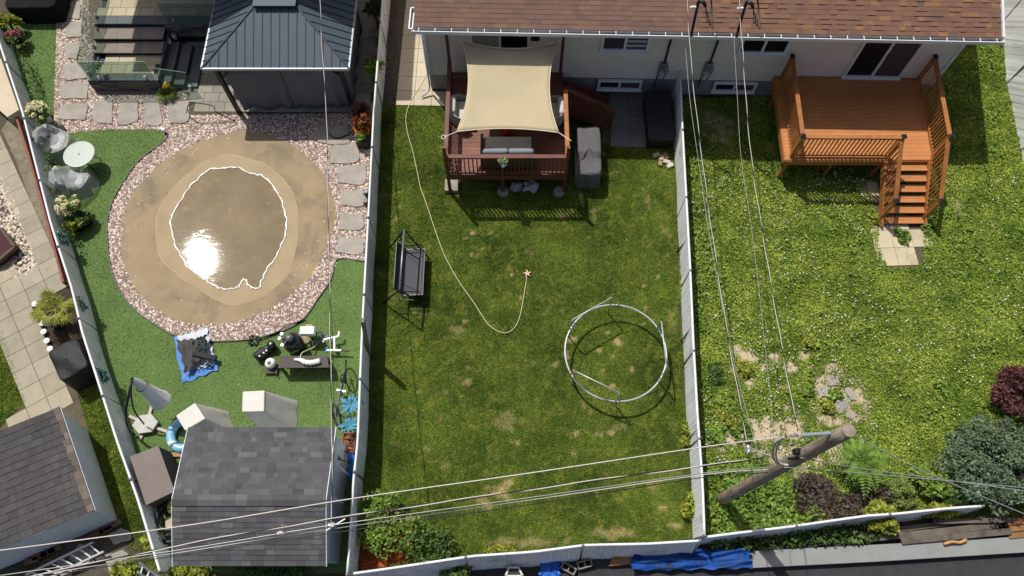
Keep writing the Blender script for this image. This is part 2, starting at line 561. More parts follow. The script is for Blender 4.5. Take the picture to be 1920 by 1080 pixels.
mid_poly = PP([(698, 196), (1268, 196), (1270, 500), (1285, 800), (1304, 1012), (1100, 1033), (880, 1052), (660, 1078), (670, 900), (680, 700)])
dry1 = lambda x, y: dryfield(x, y, DRY1, 11, noise=0.62)
g_mid = lawnmat('mown_grass', (68, 88, 25), (122, 140, 50), (178, 164, 110), (152, 156, 64))
g_mids = lawnmat('mown_lawn_floor', (54, 72, 24), (88, 106, 38), (176, 156, 110), (116, 122, 50), blade=False)
grid_lawn('lawn', mid_poly, 0.0, 0.09, g_mids, dry1)
x, y = scatter(mid_poly, 1500)
d = dry1(x, y)
k = rng.uniform(0, 1, len(x)) > d * 0.75
o = blades('grass', x[k], y[k], 0.0, 0.055, 0.021, g_mid, 0.85, d[k])
tag(o, 'short mown grass of the middle yard with straw coloured worn spots', 'grass', kind='stuff')
# right yard: clover and weeds
steppath_poly = PP([(1622, 343), (1648, 343), (1652, 400), (1728, 424), (1731, 486), (1722, 500), (1662, 504), (1648, 460), (1644, 400)])
DRY2 = [(1300 + a / 4.8, 600 + b / 4.8, rx, ry, s) for a, b, rx, ry, s in
        [(390, 270, 14, 10, 1), (490, 340, 14, 14, 1), (730, 340, 13, 12, .9), (640, 440, 12, 12, 1), (880, 420, 13, 11, 1), (990, 340, 12, 12, .95), (1040, 420, 7, 5, .8),
         (360, 450, 9, 9, .8), (510, 570, 10, 9, .9), (410, 500, 6, 6, .9), (800, 600, 11, 7, .7), (850, 780, 10, 6, .7), (500, 950, 17, 9, .9), (690, 920, 10, 10, .9), (760, 960, 24, 14, 1), (880, 1000, 18, 12, 1),
         (370, 1040, 16, 12, .9), (640, 1050, 22, 14, .9), (1250, 540, 16, 17, .8), (1170, 640, 20, 14, .8), (1400, 660, 20, 17, .8), (1320, 770, 22, 20, .8), (1420, 840, 16, 12, .8), (1210, 880, 16, 12, .8),
         (1510, 740, 16, 12, .5), (950, 870, 10, 10, .6)]] + [(1330, 830, 9, 8, .8), (1350, 845, 12, 9, .7), (1430, 825, 24, 18, .8), (1470, 850, 18, 14, .8), (1560, 845, 16, 12, .9), (1535, 865, 14, 10, .8), (1515, 888, 16, 12, .8), (1795, 385, 14, 18, .5), (1385, 895, 8, 5, .6), (1750, 930, 14, 8, .8)]
DRY2 = [(a, b, rx * 1.75, ry * 1.7, min(1, s * 1.15)) if rx < 26 else (a, b, rx, ry, s) for a, b, rx, ry, s in DRY2] + [(1345, 238, 42, 40, .8)]
right_poly = PP([(1263, 186), (1500, 178), (1752, 128), (1808, 70), (1960, 50), (1990, 1000), (1700, 968), (1500, 992), (1312, 1010), (1290, 830), (1276, 560)])
dry2 = lambda x, y: dryfield(x, y, DRY2, 31, noise=0.8)
g_r = lawnmat('weedy_leaves', (84, 108, 36), (128, 146, 58), (190, 170, 138), (152, 162, 66), s1=0.8)
g_rs = lawnmat('weedy_floor', (62, 80, 30), (88, 108, 42), (196, 178, 148), (108, 120, 52), s1=0.8, blade=False)
grid_lawn('clover_lawn', right_poly, 0.0, 0.09, g_rs, dry2)
x, y = scatter(right_poly, 1700, [steppath_poly])
d = dry2(x, y)
k = rng.uniform(0, 1, len(x)) > d * 0.97
x, y = x[k], y[k]
hh = 0.03 + 0.045 * np.clip(vnoise(x, y, 4.0, 77) + 0.5, 0, 1.5)
C = np.stack([x, y, hh * rng.uniform(0.3, 1.2, len(x))], 1)
o = leaves('clover', C, g_r, 0.038, 1.3, 1.3)
tag(o, 'clover and weed leaves growing all over the right yard', 'clover', kind='stuff')
x, y = scatter(right_poly, 60, [steppath_poly])
wgt = np.clip(vnoise(x, y, 1.1, 5) * 0.45 + 0.3 + 0.25 * vnoise(x, y, 3, 6), 0, 1) ** 1.2
wgt *= np.where(y > 13.2, 0.12, 1.0) * np.where(x > 11.2, 0.45, 1.0) * np.where(y < 3.6, 0.3, 1.0)
k = rng.uniform(0, 1, len(x)) < wgt * 1.1
m_flow = M('clover_flower', (214, 214, 196), 0.7, 0.2, 9, cols=[(216, 212, 188), (230, 230, 220), (206, 206, 160), (226, 224, 212)])
mb = MB()
for a, b in zip(x[k], y[k]):
    r = random.uniform(0.015, 0.032)
    z = random.uniform(0.08, 0.13)
    mb.add([(a + r, b, z), (a, b + r, z), (a - r, b, z), (a, b - r, z), (a, b, z + r), (a, b, z - r)], [(0, 1, 4), (1, 2, 4), (2, 3, 4), (3, 0, 4), (1, 0, 5), (2, 1, 5), (3, 2, 5), (0, 3, 5)])
tag(mb.build('clover_flowers', m_flow), 'tiny white clover blossoms dotted over the right yard', 'flowers', kind='stuff')
x, y = scatter(right_poly, 150, [steppath_poly])
k = (vnoise(x, y, 1.4, 41) + 0.6 * vnoise(x, y, 4.5, 43) + np.where(x < 6.4, 0.5, -0.15) - 0.5 * dry2(x, y)) > 0.55
x, y = x[k], y[k]
tag(leaves('tall_weeds', np.stack([x, y, rng.uniform(0.06, 0.17, len(x))], 1), leafmat('weed_leaves', [(92, 120, 40), (116, 144, 54), (138, 160, 66), (80, 106, 38)]), 0.065, 1.4, 1.2), 'drifts of taller broad leaved weeds among the clover', 'weeds', kind='stuff')
# artificial turf of the pool yard
m_turfs = M('turf_base', (96, 122, 66), 0.75, 0.22, 1.2, fine=0.3, fscale=60, bump=0.8, bscale=90, bdist=0.02, spec=0.15)
m_turf = M('turf_fibre', (124, 150, 84), 0.55, 0.25, 1.1, col2=(138, 160, 96), island=0.2, spec=0.2)
pool_poly = PP([(0, 30), (120, 0), (712, 0), (704, 200), (690, 430), (680, 640), (672, 840), (655, 1075), (300, 1075), (255, 900), (160, 560), (110, 420), (55, 205)])
sheet('artificial_turf', pool_poly, 0.0, m_turfs)
GRAV = [(108, -40), (106, 60), (103, 150), (101, 235), (125, 250), (200, 243), (300, 243), (312, 260), (260, 302), (225, 352), (208, 387), (201, 430), (208, 500), (229, 552), (260, 587), (319, 625), (360, 636), (398, 640), (462, 637), (523, 623), (567, 600), (596, 560), (621, 523), (633, 486), (683, 490), (697, 240), (705, -20)]
grav_poly = PP(GRAV)
m_gravs = M('gravel_bed', (142, 124, 114), 0.9, 0.3, 8, fine=0.4, fscale=40, bump=1.0, bscale=35, bdist=0.03)
sheet('gravel', grav_poly, 0.006, m_gravs)
PC = Vector((-9.02, 11.25, 0))
sand_poly = [(PC.x + (3.36 + 0.05 * math.sin(5 * a) + 0.03 * math.sin(11 * a + 1)) * math.cos(a), PC.y + (3.42 + 0.05 * math.sin(4 * a + 2) + 0.03 * math.sin(9 * a)) * math.sin(a)) for a in [2 * math.pi * i / 96 for i in range(96)]]
m_sand = M('wet_sand', (150, 132, 101), 0.75, 0.2, 0.9, col2=(132, 116, 90), fine=0.12, fscale=50, bump=0.35, bscale=14, bdist=0.02, stain=((112, 100, 80), 0.9, 0.52, 0.75))
m_sand2 = M('soaked_sand', (152, 132, 97), 0.6, 0.14, 1.2, fine=0.08, fscale=50, bump=0.25, bscale=20, bdist=0.02)
m_sand3 = M('dried_sand_rim', (172, 152, 118), 0.8, 0.1, 3)
sheet('sand_bed', sand_poly, 0.012, m_sand)
WET = [(415, 292), (450, 295), (500, 308), (540, 350), (555, 400), (558, 450), (545, 500), (515, 540), (480, 562), (430, 568), (380, 545), (340, 520), (300, 480), (292, 430), (305, 385), (340, 340), (375, 310)]
wet = [p for p in spline([P(x, y, 0) for x, y in WET] + [P(*WET[0], 0)], 6)[:-1]]
wc = sum(wet, Vector()) / len(wet)
wet = [(p.x + 0.04 * math.sin(i * 0.35) + 0.008 * math.sin(i * 1.7), p.y + 0.04 * math.sin(i * 0.27 + 2)) for i, p in enumerate(wet)]
sheet('sand_rim', [(wc.x + (p[0] - wc.x) * (1.014 + 0.008 * math.sin(p[0] * 5) * math.sin(p[1] * 4)), wc.y + (p[1] - wc.y) * (1.014 + 0.008 * math.sin(p[0] * 5) * math.sin(p[1] * 4))) for p in wet], 0.016, m_sand3)
sheet('wet_sand', wet, 0.020, m_sand2)
PUD = [(395, 318), (425, 316), (447, 315), (470, 326), (490, 330), (510, 346), (527, 375), (536, 405), (537, 435), (530, 455), (518, 482), (500, 508), (490, 530), (487, 540), (475, 541), (466, 534), (461, 525), (455, 526), (450, 537), (440, 541), (425, 543), (410, 540), (395, 531), (380, 522), (364, 510), (350, 497), (332, 465), (323, 435), (322, 410), (332, 390), (350, 360), (375, 333)]
pud = spline([P(x, y, 0) for x, y in PUD] + [P(*PUD[0], 0)], 5)[:-1]
pud = [(p.x + 0.018 * math.sin(i * 2.3) + 0.012 * math.sin(i * 0.9), p.y + 0.018 * math.sin(i * 1.9 + 1) + 0.012 * math.sin(i * 1.3)) for i, p in enumerate(pud)]
m_wat, nt, b = _base('muddy_water', 0.022, 0, 0.5)
pos = geo(nt).outputs['Position']
c = _mix(nt, _map(nt, _noise(nt, 0.9, 6, 0.6, pos, 0.4), 0.35, 0.65, 0, 1), lin((90, 76, 48)), lin((110, 94, 62)))
c = _mix(nt, _map(nt, _noise(nt, 5, 5, 0.7, pos, 1.5), 0.57, 0.66, 0, 0.6), c, lin((136, 116, 78)))
nt.links.new(c, b.inputs['Base Color'])
bm = nt.nodes.new('ShaderNodeBump'); bm.inputs['Strength'].default_value = 0.044; bm.inputs['Distance'].default_value = 0.02
st = nt.nodes.new('ShaderNodeVectorMath'); st.operation = 'MULTIPLY'; st.inputs[1].default_value = (.5, 1.25, 1); nt.links.new(pos, st.inputs[0])
nt.links.new(_noise(nt, 6, 4, 0.68, st.outputs[0], 0.4), bm.inputs['Height'])
va = nt.nodes.new('ShaderNodeVectorMath'); va.operation = 'ADD'; va.inputs[1].default_value = (0.050, 0.002, 0)   # normals tilted to shift the sun glint to its place on the puddle
nt.links.new(bm.outputs[0], va.inputs[0]); nv = nt.nodes.new('ShaderNodeVectorMath'); nv.operation = 'NORMALIZE'
nt.links.new(va.outputs[0], nv.inputs[0]); nt.links.new(nv.outputs[0], b.inputs['Normal'])
sheet('water', pud, 0.026, m_wat)
m_foamglint = M('foam_glint', (236, 232, 226), 0.35, 0.05, 20, spec=0.6)  # white froth colour doubles as painted sun glint along the waterline
mb = MB()
mb.tube([(p[0], p[1], 0.027) for p in pud], [0.024 + 0.009 * math.sin(i * 1.7) + 0.004 * math.sin(i * 0.37) for i in range(len(pud))], 8, closed=True)
tag(mb.build('meniscus', m_foamglint, smooth=True), 'thin white painted sun glint along the foam line round the edge of the puddle', 'meniscus', kind='stuff')
# pebbles on the gravel
m_peb = M('pebble', (170, 150, 135), 0.75, cols=[(188, 164, 152), (222, 204, 188), (142, 122, 116), (206, 180, 166), (236, 226, 212), (116, 104, 102), (208, 188, 160), (196, 170, 164), (168, 158, 150), (244, 232, 222)], fine=0.1)
FLAG = []
def pebbles(name, poly, dens, holes, label, mat=None, smin=0.018, smax=0.04):
    x, y = scatter(poly, dens, holes)
    n = len(x)
    s = rng.uniform(smin, smax, n); a = rng.uniform(0, 6.28, n); e = rng.uniform(0.6, 1.0, n)
    base = np.array([(1, 0, 0), (0, 1, 0), (-1, 0, 0), (0, -1, 0), (0.45, 0.2, 0.75), (-0.45, -0.2, 0.7)], float)
    F0 = np.array([(0, 1, 4), (1, 2, 4), (2, 5, 4), (2, 3, 5), (3, 0, 5), (0, 4, 5)])
    V = np.zeros((n, 6, 3))
    X = base[None, :, 0] * s[:, None]; Y = base[None, :, 1] * (s * e)[:, None]
    V[:, :, 0] = X * np.cos(a)[:, None] - Y * np.sin(a)[:, None] + x[:, None]
    V[:, :, 1] = X * np.sin(a)[:, None] + Y * np.cos(a)[:, None] + y[:, None]
    V[:, :, 2] = base[None, :, 2] * (s * 0.9)[:, None] + 0.008
    F = (F0[None] + (np.arange(n) * 6)[:, None, None]).reshape(-1, 3)
    o = npobj(name, V, F, mat or m_peb)
    return tag(o, label, 'pebbles', kind='stuff')
# turf fibres keep off the gravel
x, y = scatter(pool_poly, 950, [grav_poly])
tag(blades('turf_pile', x, y, 0.0, 0.032, 0.024, m_turf, 0.97), 'bright green pile of the artificial turf in the pool yard', 'turf', kind='stuff')
# black edging between turf and gravel
mb = MB()
edge = spline([P(x, y, 0.02) for x, y in GRAV[6:25]], 4)
for a, b in zip(edge[:-1], edge[1:]):
    mb.bar(a, b, 0.025, 0.06)
tag(mb.build('lawn_edging', m_black), 'thin black plastic edging between turf and gravel round the sand circle', 'edging')

# ---------------------------------------------------------------- paths and paving
def paving(name, poly, ang, s, z, mat, joint, org=None, sy=None, stagger=0.0, gap=0.014, seed=1, jz=0.004):
    """one sheet of jointing and the slabs on it, as one paved surface"""
    sheet('paving_bed', poly, z - 0.02, joint)
    a = np.array(poly); c = a.mean(0); rad = np.abs(a - c).sum(1).max()
    n = int(2 * rad / s) + 2; sy = sy or s; n2 = int(2 * rad / sy) + 2
    org = org or (c[0] - (n * s / 2) * math.cos(ang) + (n2 * sy / 2) * math.sin(ang), c[1] - (n * s / 2) * math.sin(ang) - (n2 * sy / 2) * math.cos(ang))
    mb = MB()
    tiles(mb, org, ang, n, n2, s, sy, z, gap, 0.03, poly, stagger, jz, seed)
    return tag(mb.build(name, mat), kind='structure')
patio_poly = PP([(352, 216), (655, 213), (700, 208), (712, 0), (640, -60), (352, -60)])
paving('patio', patio_poly, 0.0, 0.52, 0.045, m_paver, m_joint, sy=0.40, stagger=0.5, seed=4)
slabpath_poly = PP([(742, 196), (835, 199), (812, 60), (808, -30), (746, -30)])
paving('slab_path', slabpath_poly, R(-1.2), 0.61, 0.03, m_slab, m_joint, org=P2(742, 198), seed=8)
strip_poly = PP([(719, 196), (741, 196), (748, -30), (726, -30)])
m_dgrav = M('dark_gravel', (86, 78, 72), 0.9, 0.4, 10, fine=0.5, fscale=35, bump=1, bscale=30, bdist=0.03)
m_dpeb = M('dark_pebble', (90, 80, 74), 0.8, cols=[(60, 54, 52), (104, 92, 84), (78, 70, 66), (130, 116, 104), (48, 44, 44)])
sheet('gravel_strip', strip_poly, 0.01, m_dgrav)
pebbles('dark_pebbles', strip_poly, 500, [], 'dark brown pebbles filling the strip between fence and slab path', m_dpeb)
dpav_poly = PP([(1110, 176), (1262, 176), (1262, 276), (1128, 268), (1128, 200)])
paving('dark_patio', dpav_poly, R(-1.3), 0.62, 0.03, M('dark_slab', (112, 112, 112), 0.8, 0.15, 2, island=0.08), m_joint, seed=9)
paving('garden_path', steppath_poly, R(2), 0.62, 0.03, M('worn_slab', (190, 178, 148), 0.85, 0.15, 1.5, island=0.08, stain=((126, 112, 82), 2.2, 0.56, 0.7)), m_joint, org=P2(1648, 500), seed=3)
# leftmost garden
fd = math.atan2(P(92, 400).y - P(158, 541).y, P(92, 400).x - P(158, 541).x)      # direction of the boundary
lp_poly = PP([(-30, 200), (4, 245), (30, 300), (73, 421), (121, 535), (56, 562), (74, 625), (92, 676), (106, 673), (142, 723), (165, 806), (120, 780), (-10, 815), (48, 752), (24, 675), (3, 610), (-40, 620), (-40, 505), (72, 502), (40, 412), (27, 367), (-2, 325), (-40, 300)])
paving('garden_walk', lp_poly, fd - math.pi / 2, 0.60, 0.03, m_slab2, m_joint, org=P2(24, 820), seed=12)
ldirt_poly = PP([(2, 245), (18, 221), (40, 217), (62, 300), (96, 410), (126, 531), (121, 536), (73, 421), (30, 300)])
sheet('dirt_bed', ldirt_poly, 0.008, M('dry_dirt', (136, 126, 106), 0.95, 0.3, 3, stain=((92, 90, 66), 5, .54, .7), fine=0.35, fscale=25, bump=0.8, bscale=20, bdist=0.03))
lbed_poly = PP([(56, 562), (122, 535), (150, 560), (178, 690), (160, 730), (106, 673), (92, 676), (74, 625)])
sheet('bark_bed', lbed_poly, 0.01, M('bark_mulch', (74, 60, 48), 0.95, 0.4, 6, fine=0.5, fscale=30, bump=1, bscale=25, bdist=0.04))
lgrass_poly = PP([(-60, 600), (2, 608), (24, 675), (50, 752), (-10, 815), (-60, 815)])
lgrass2_poly = PP([(142, 722), (178, 690), (222, 830), (262, 940), (300, 1075), (255, 1075), (221, 976), (165, 806)])
for pl, dn, lab in ((lgrass_poly, 1700, 'dark green mown grass at the left edge of the paved walk'), (lgrass2_poly, 1700, 'mossy grass strip between white shed and slatted fence')):
    sheet('side_lawn', pl, 0.004, g_mids)
    x, y = scatter(pl, dn)
    tag(blades('grass', x, y, 0.004, 0.06, 0.022, g_mid, 0.85, np.zeros(len(x))), lab, 'grass', kind='stuff')
lstone_poly = PP([(-40, 325), (0, 330), (27, 367), (40, 412), (72, 500), (52, 520), (0, 522), (-40, 520)])
sheet('stone_bed', lstone_poly, 0.01, m_dgrav)
m_wpeb = M('pale_pebble', (190, 178, 160), 0.75, cols=[(196, 184, 166), (222, 212, 196), (168, 150, 132), (206, 190, 162), (146, 136, 126)])
pebbles('pale_pebbles', lstone_poly, 260, [], 'pale rounded pebbles beside the paved walk at the left edge', m_wpeb, 0.035, 0.07)
yard_poly = PP([(-40, 1040), (60, 1075), (120, 1012), (220, 976), (250, 1000), (285, 1090), (-40, 1100)])
sheet('yard_floor', yard_poly, 0.006, M('yard_earth', (92, 84, 72), 0.95, 0.35, 4, fine=0.4, fscale=25, bump=0.9, bscale=18, bdist=0.04))
# lane behind the bottom fence
m_asph = M('asphalt', (58, 58, 60), 0.9, 0.25, 3, fine=0.4, fscale=40, bump=0.6, bscale=70)
sheet('asphalt_lane', PP([(640, 1080), (1000, 1052), (1320, 1020), (1500, 1000), (1960, 960), (1990, 1130), (640, 1130)]), 0.0, m_asph)
mul_poly = PP([(668, 960), (700, 940), (742, 955), (775, 985), (782, 1015), (760, 1052), (700, 1066), (664, 1070)])
sheet('mulch_bed', mul_poly, 0.008, M('orange_mulch', (160, 66, 36), 0.95, 0.4, 4, col2=(96, 48, 30), fine=0.5, fscale=30, bump=1, bscale=25, bdist=0.05))
pebbles('bark_chips', mul_poly, 420, [], 'orange red bark chips under the corner shrubs', M('bark_chip', (170, 70, 40), 0.9, cols=[(176, 72, 38), (140, 56, 34), (196, 92, 52), (112, 52, 36)]), 0.02, 0.05)

# ---------------------------------------------------------------- flagstones
def flag(px, label, name='stepping_stone', group='grey stepping stones in the gravel'):
    pts = PP(px)
    n = len(pts)
    cx = sum(p[0] for p in pts) / n; cy = sum(p[1] for p in pts) / n
    out = []
    for i in range(n):
        a, b = pts[i], pts[(i + 1) % n]
        for k in range(5):
            t = k / 5
            w = 0.022 * math.sin(7 * t + i * 2.1 + cx) - 0.05 * (abs(0.5 - t) * 2) ** 6
            x = a[0] + (b[0] - a[0]) * t; y = a[1] + (b[1] - a[1]) * t
            l = math.hypot(x - cx, y - cy)
            out.append((x + (x - cx) / l * w, y + (y - cy) / l * w))
    FLAG.append(out)
    mb = MB()
    mb.prism(out, 0.0, 0.05, 0.02)
    tag(mb.build(name, m_stone), label, 'stepping stone', group)
def quad4(x0, y0, x1, y1, s=0):
    j = random.Random(int(x0 * 7 + y0 * 13))
    q = lambda: j.uniform(-4, 4)
    return [(x0 + q(), y0 + q()), (x1 + q(), y0 + q()), (x1 + q(), y1 + q()), (x0 + q(), y1 + q())]
for (b_, l_) in [((121, -28, 151, -2), 'stepping stone beside the glass railing, cut off by the top of the photo'),
                 ((123, 3, 150, 36), 'grey stepping stone just right of the black covered table'),
                 ((122, 41, 152, 74), 'grey stepping stone beside the terrace stairs, next below the one by the black covered table'),
                 ((120, 80, 150, 110), 'grey stepping stone left of the landing top corner of the glass railing'),
                 ((119, 117, 165, 149), 'broad stepping stone with pale right end left of the landing'),
                 ((114, 154, 168, 188), 'broad stepping stone level with the stacked stone wall, left of it'),
                 ((112, 195, 166, 228), 'biggest corner stepping stone nearest the white hydrangea pot'),
                 ((174, 188, 213, 232), 'tan stepping stone first to the right of the corner stone'),
                 ((225, 190, 257, 234), 'half shaded stepping stone below the middle of the stone wall'),
                 ((273, 190, 304, 236), 'half shaded stepping stone just left of the yellow flowering clump'),
                 ((315, 186, 353, 232), 'stepping stone just right of the yellow flowering clump'),
                 ((596, 232, 655, 272), 'stepping stone partly under the gazebo shadow near the orange flower box'),
                 ((621, 270, 677, 310), 'wedge shaped stepping stone below the orange flower box'),
                 ((633, 311, 686, 348), 'stepping stone above the one with the two lanterns'),
                 ((640, 355, 685, 390), 'stepping stone beside the two small lanterns'),
                 ((638, 401, 686, 434), 'stepping stone directly below the lantern stone'),
                 ((633, 443, 684, 478), 'bottom stepping stone touching the turf by the fence')]:
    flag(quad4(*b_), l_)
pebbles('pebbles', grav_poly, 420, [sand_poly, patio_poly, PP([(160, -60), (385, -60), (385, 165), (300, 180), (180, 178)])] + FLAG, 'pink and grey pebbles round the sand circle and between stepping stones', None, 0.02, 0.042)
a_ = rng.uniform(0, 6.283, 170); r_ = 3.35 - np.abs(rng.normal(0, .35, 170))
rim_poly = [(PC.x + 3.4 * math.cos(t), PC.y + 3.46 * math.sin(t)) for t in [2 * math.pi * i / 60 for i in range(60)]]
inner_poly = [(PC.x + 2.95 * math.cos(t) + .2 * math.sin(3 * t), PC.y + 3.0 * math.sin(t)) for t in [2 * math.pi * i / 60 for i in range(60)]]
pebbles('stray_pebbles', rim_poly, 11, [inner_poly], 'stray pebbles scattered on the rim of the sand circle', None, 0.015, 0.035)
pebbles('stray_pebbles', inner_poly, 0.9, [pud], 'few pale pebbles lying far out on the wet sand', m_peb, 0.015, 0.03)
# ---------------------------------------------------------------- white slatted fences
def fence(top_px, h, label, posts=None, base=False, leany=0.0, diag=False, name='slatted_fence', step=0.065, lean=0.0, mat=None, rail=True):
    pts = [Vector((*P2(x, y, 0 if base else h), 0)) for x, y in top_px]
    root = thing(name, label, 'fence', pts[0])
    L = [0]
    for a, b in zip(pts[:-1], pts[1:]):
        L.append(L[-1] + (b - a).length)
    def at(s):
        for i in range(len(pts) - 1):
            if s <= L[i + 1] or i == len(pts) - 2:
                t = (s - L[i]) / (L[i + 1] - L[i])
                d = (pts[i + 1] - pts[i]).normalized()
                return pts[i].lerp(pts[i + 1], t), d
    mb = MB()
    s = 0.0
    rr = random.Random(int(abs(top_px[0][0]) * 3))
    while s < L[-1]:
        p, d = at(s)
        nrm = Vector((-d.y, d.x, 0))
        off = 0.012 * math.sin(s * 2.1) + rr.uniform(-0.004, 0.004)
        hh = h - 0.015 + rr.uniform(-0.02, 0.012)
        a = math.atan2(d.y, d.x) + rr.uniform(-0.12, 0.12)
        c = p + nrm * off
        if diag:
            if s + h * 1.0 < L[-1]:
                q2, d2 = at(s + h * 0.95); mb.bar((c.x, c.y, 0.03), (q2.x, q2.y, h - 0.02 + rr.uniform(-.02, .02)), step - 0.02, 0.016, up=nrm)
        elif leany:
            mb.bar((c.x, c.y + leany, 0.03), (c.x, c.y, hh), step - 0.008, 0.02, up=(0, 1, 0))
        else:
            mb.box((c.x, c.y, hh / 2 + 0.02), (step - 0.008, 0.022, hh - 0.04), a)
        s += step
    mb.build('slat_panel', mat or m_slat, root)
    if rail:
        t = MB()
        q = []
        s = 0
        while s < L[-1]:
            p, d = at(s); q.append((p.x, p.y, h)); s += 0.4
        q.append((pts[-1].x, pts[-1].y, h))
        t.tube(q, 0.034, 8)
        t.build('top_rail', m_white, root, smooth=True)
    n = posts or max(2, int(L[-1] / 2.4) + 1)
    for i in range(n):
        p, d = at(L[-1] * i / (n - 1))
        m = MB()
        m.tube([(p.x, p.y + leany, 0), (p.x, p.y, h + 0.05)], 0.032, 8)
        m.lathe((p.x, p.y, h + 0.04), [(0.038, 0), (0.034, 0.03), (0.012, 0.05)], 8)
        m.build('fence_post', m_galv, root, smooth=True)
    return root
fence([(722, -60), (717, 0), (701, 208), (691, 400), (679, 620), (671, 825), (663, 900), (657, 1000), (651, 1078)], 1.3, 'long white slatted fence between the pool yard and the middle lawn')
fence([(1275, 128), (1279, 225), (1294, 500), (1300, 640), (1308, 780), (1317, 900), (1321, 1004)], 1.27, 'white slatted fence between the middle lawn and the clover yard')
fence([(-20, 20), (0, 83), (42, 209), (96, 421), (135, 541), (155, 625), (180, 702), (219, 825), (260, 940), (300, 1072)], 1.0, 'white slatted fence slanting along the left edge of the pool yard')
fence([(651, 1077), (724, 1067), (805, 1055), (884, 1043), (1000, 1035), (1099, 1022), (1210, 1020), (1312, 1014)], 1.05, 'white slatted fence across the bottom of the middle lawn', leany=-0.28)
fence([(1316, 1008), (1403, 997), (1480, 988), (1563, 976), (1627, 967), (1677, 964), (1780, 953), (1842, 949)], 0.9, 'overgrown low white fence along the bottom of the clover yard', leany=-0.12)
tag(fence([(1872, -60), (1880, 75), (1886, 150), (1904, 240), (1925, 330), (1960, 420)], 1.75, 'tall grey white slatted fence at the right edge of the clover yard', step=0.11, diag=True, mat=M('grey_slat', (226, 227, 224), 0.6, 0.1, 2, island=0.16), posts=5, base=True))
# braces and the odd post along the fences
def brace(label, a, b, za, zb, r=0.025, mat=None, name='fence_brace', cat='brace'):
    mb = MB()
    mb.tube([P(*a, za), P(*b, zb)], r, 8)
    tag(mb.build(name, mat or m_galv, smooth=True), label, cat, 'steel braces leaning on the clover yard fence' if name == 'fence_brace' else None)
brace('upper steel brace leaning on the white fence beside the grey ring frame', (1277, 640), (1298, 612), 0.0, 1.15)
brace('lower steel brace leaning on the white fence near the bottom of the lawn', (1287, 826), (1308, 806), 0.0, 1.1)
brace('middle steel brace leaning on the white fence level with the starfish sprinkler', (1271, 470), (1290, 447), 0.0, 1.1)
mb = MB(); a = P(692, 668, 0.0); b = P(680, 600, 2.5)
mb.bar((a.x, a.y, 0), (b.x, b.y, 2.5), 0.14, 0.09, up=(1, 0, 0))
tag(mb.build('wooden_post', M('grey_timber', (130, 124, 114), 0.8, 0.3, 3, fine=0.25), bevel=0.008), 'weathered grey timber post leaning at the middle fence', 'post')

# ---------------------------------------------------------------- the house of the middle and right yards
HA = R(-1.36)
HO = Vector((-2.78, 16.42, 0))
house = thing('house', 'long pale grey house with brown shingle roof and white gutter', 'house', HO, rz=HA)
HE = Vector((math.cos(HA), math.sin(HA), 0)); HN = Vector((-math.sin(HA), math.cos(HA), 0))
def onwall(px, py):
    d = Vector(ray(px, py)); c = Vector((0, 0, H))
    t = (HO - c).dot(HN) / d.dot(HN)
    q = c + d * t - HO
    return q.dot(HE), q.z
HL = 16.8
# siding: separate boards, foundation strip below
m_side = M('pale_siding', (226, 216, 202), 0.6, 0.08, 1.2, island=0.03)
m_found = M('parged_foundation', (150, 148, 144), 0.85, 0.2, 1.5, bump=0.3, bscale=30)
mb = MB()
z = 0.86
while z < 3.75:
    mb.add([(0, -0.022, z), (HL, -0.022, z), (HL, 0.0, z + 0.115), (0, 0.0, z + 0.115), (0, 0.0, z), (HL, 0.0, z)], [(0, 1, 2, 3), (4, 5, 1, 0)])
    z += 0.115
mb.box((HL / 2, 4.5, 2.3), (HL - 0.04, 8.98, 2.9))
mb.build('wall', m_side, house, local=True)
mb = MB(); mb.box((HL / 2, 4.5, 0.42), (HL, 8.9, 0.88)); mb.build('foundation', m_found, house, local=True)
for x in (0.045, HL - 0.045):
    mb = MB(); mb.box((x, -0.02, 2.3), (0.1, 0.05, 2.9)); mb.build('corner_trim', m_white, house, local=True)
m_shb = M('brown_shingle', (120, 80, 62), 0.85, cols=[(104, 80, 68), (110, 83, 70), (114, 86, 72), (106, 82, 72), (118, 89, 73), (98, 77, 69), (110, 84, 70), (120, 92, 76)], stain=((86, 70, 64), 1.2, .55, .6), fine=0.3, fscale=55)
m_sho = M('orange_brown_shingle', (120, 80, 62), 0.85, cols=[(110, 81, 66), (116, 85, 68), (112, 82, 66), (118, 87, 68), (104, 78, 66), (112, 83, 67), (114, 84, 66), (134, 97, 68), (110, 82, 66)], stain=((88, 70, 62), 1.0, .55, .5), fine=0.3, fscale=55)
def hloc(px, py, z):
    p = P(px, py, z) - HO
    return p.dot(HE), p.dot(HN)
GZ = 3.82
gl = hloc(776, 58, GZ); gr = hloc(1878, 76, GZ)
gy = (gl[1] + gr[1]) / 2
split = hloc(1320, 60, GZ + 0.2)[0]
ROOFY = 5.0
slope = 0.33
mb = MB(); zt = GZ + 0.03; ey = gy + 0.10
shingles(mb, (gl[0], ey, zt), (split, ey, zt), (split, ROOFY, zt + (ROOFY - ey) * slope), (gl[0], ROOFY, zt + (ROOFY - ey) * slope), 40, 0.32, 0.008, 3, 0.008)
mb.add([(gl[0], ROOFY, zt + (ROOFY - ey) * slope), (split, ROOFY, zt + (ROOFY - ey) * slope), (split, 9.8, zt), (gl[0], 9.8, zt)], [(0, 1, 2, 3)])
rf = mb.build('roof', m_shb, house, local=True)
mb = MB()
shingles(mb, (split, ey, zt), (gr[0], ey, zt), (gr[0], ROOFY, zt + (ROOFY - ey) * slope), (split, ROOFY, zt + (ROOFY - ey) * slope), 40, 0.26, 0.024, 5, 0.004, 0.35, True)
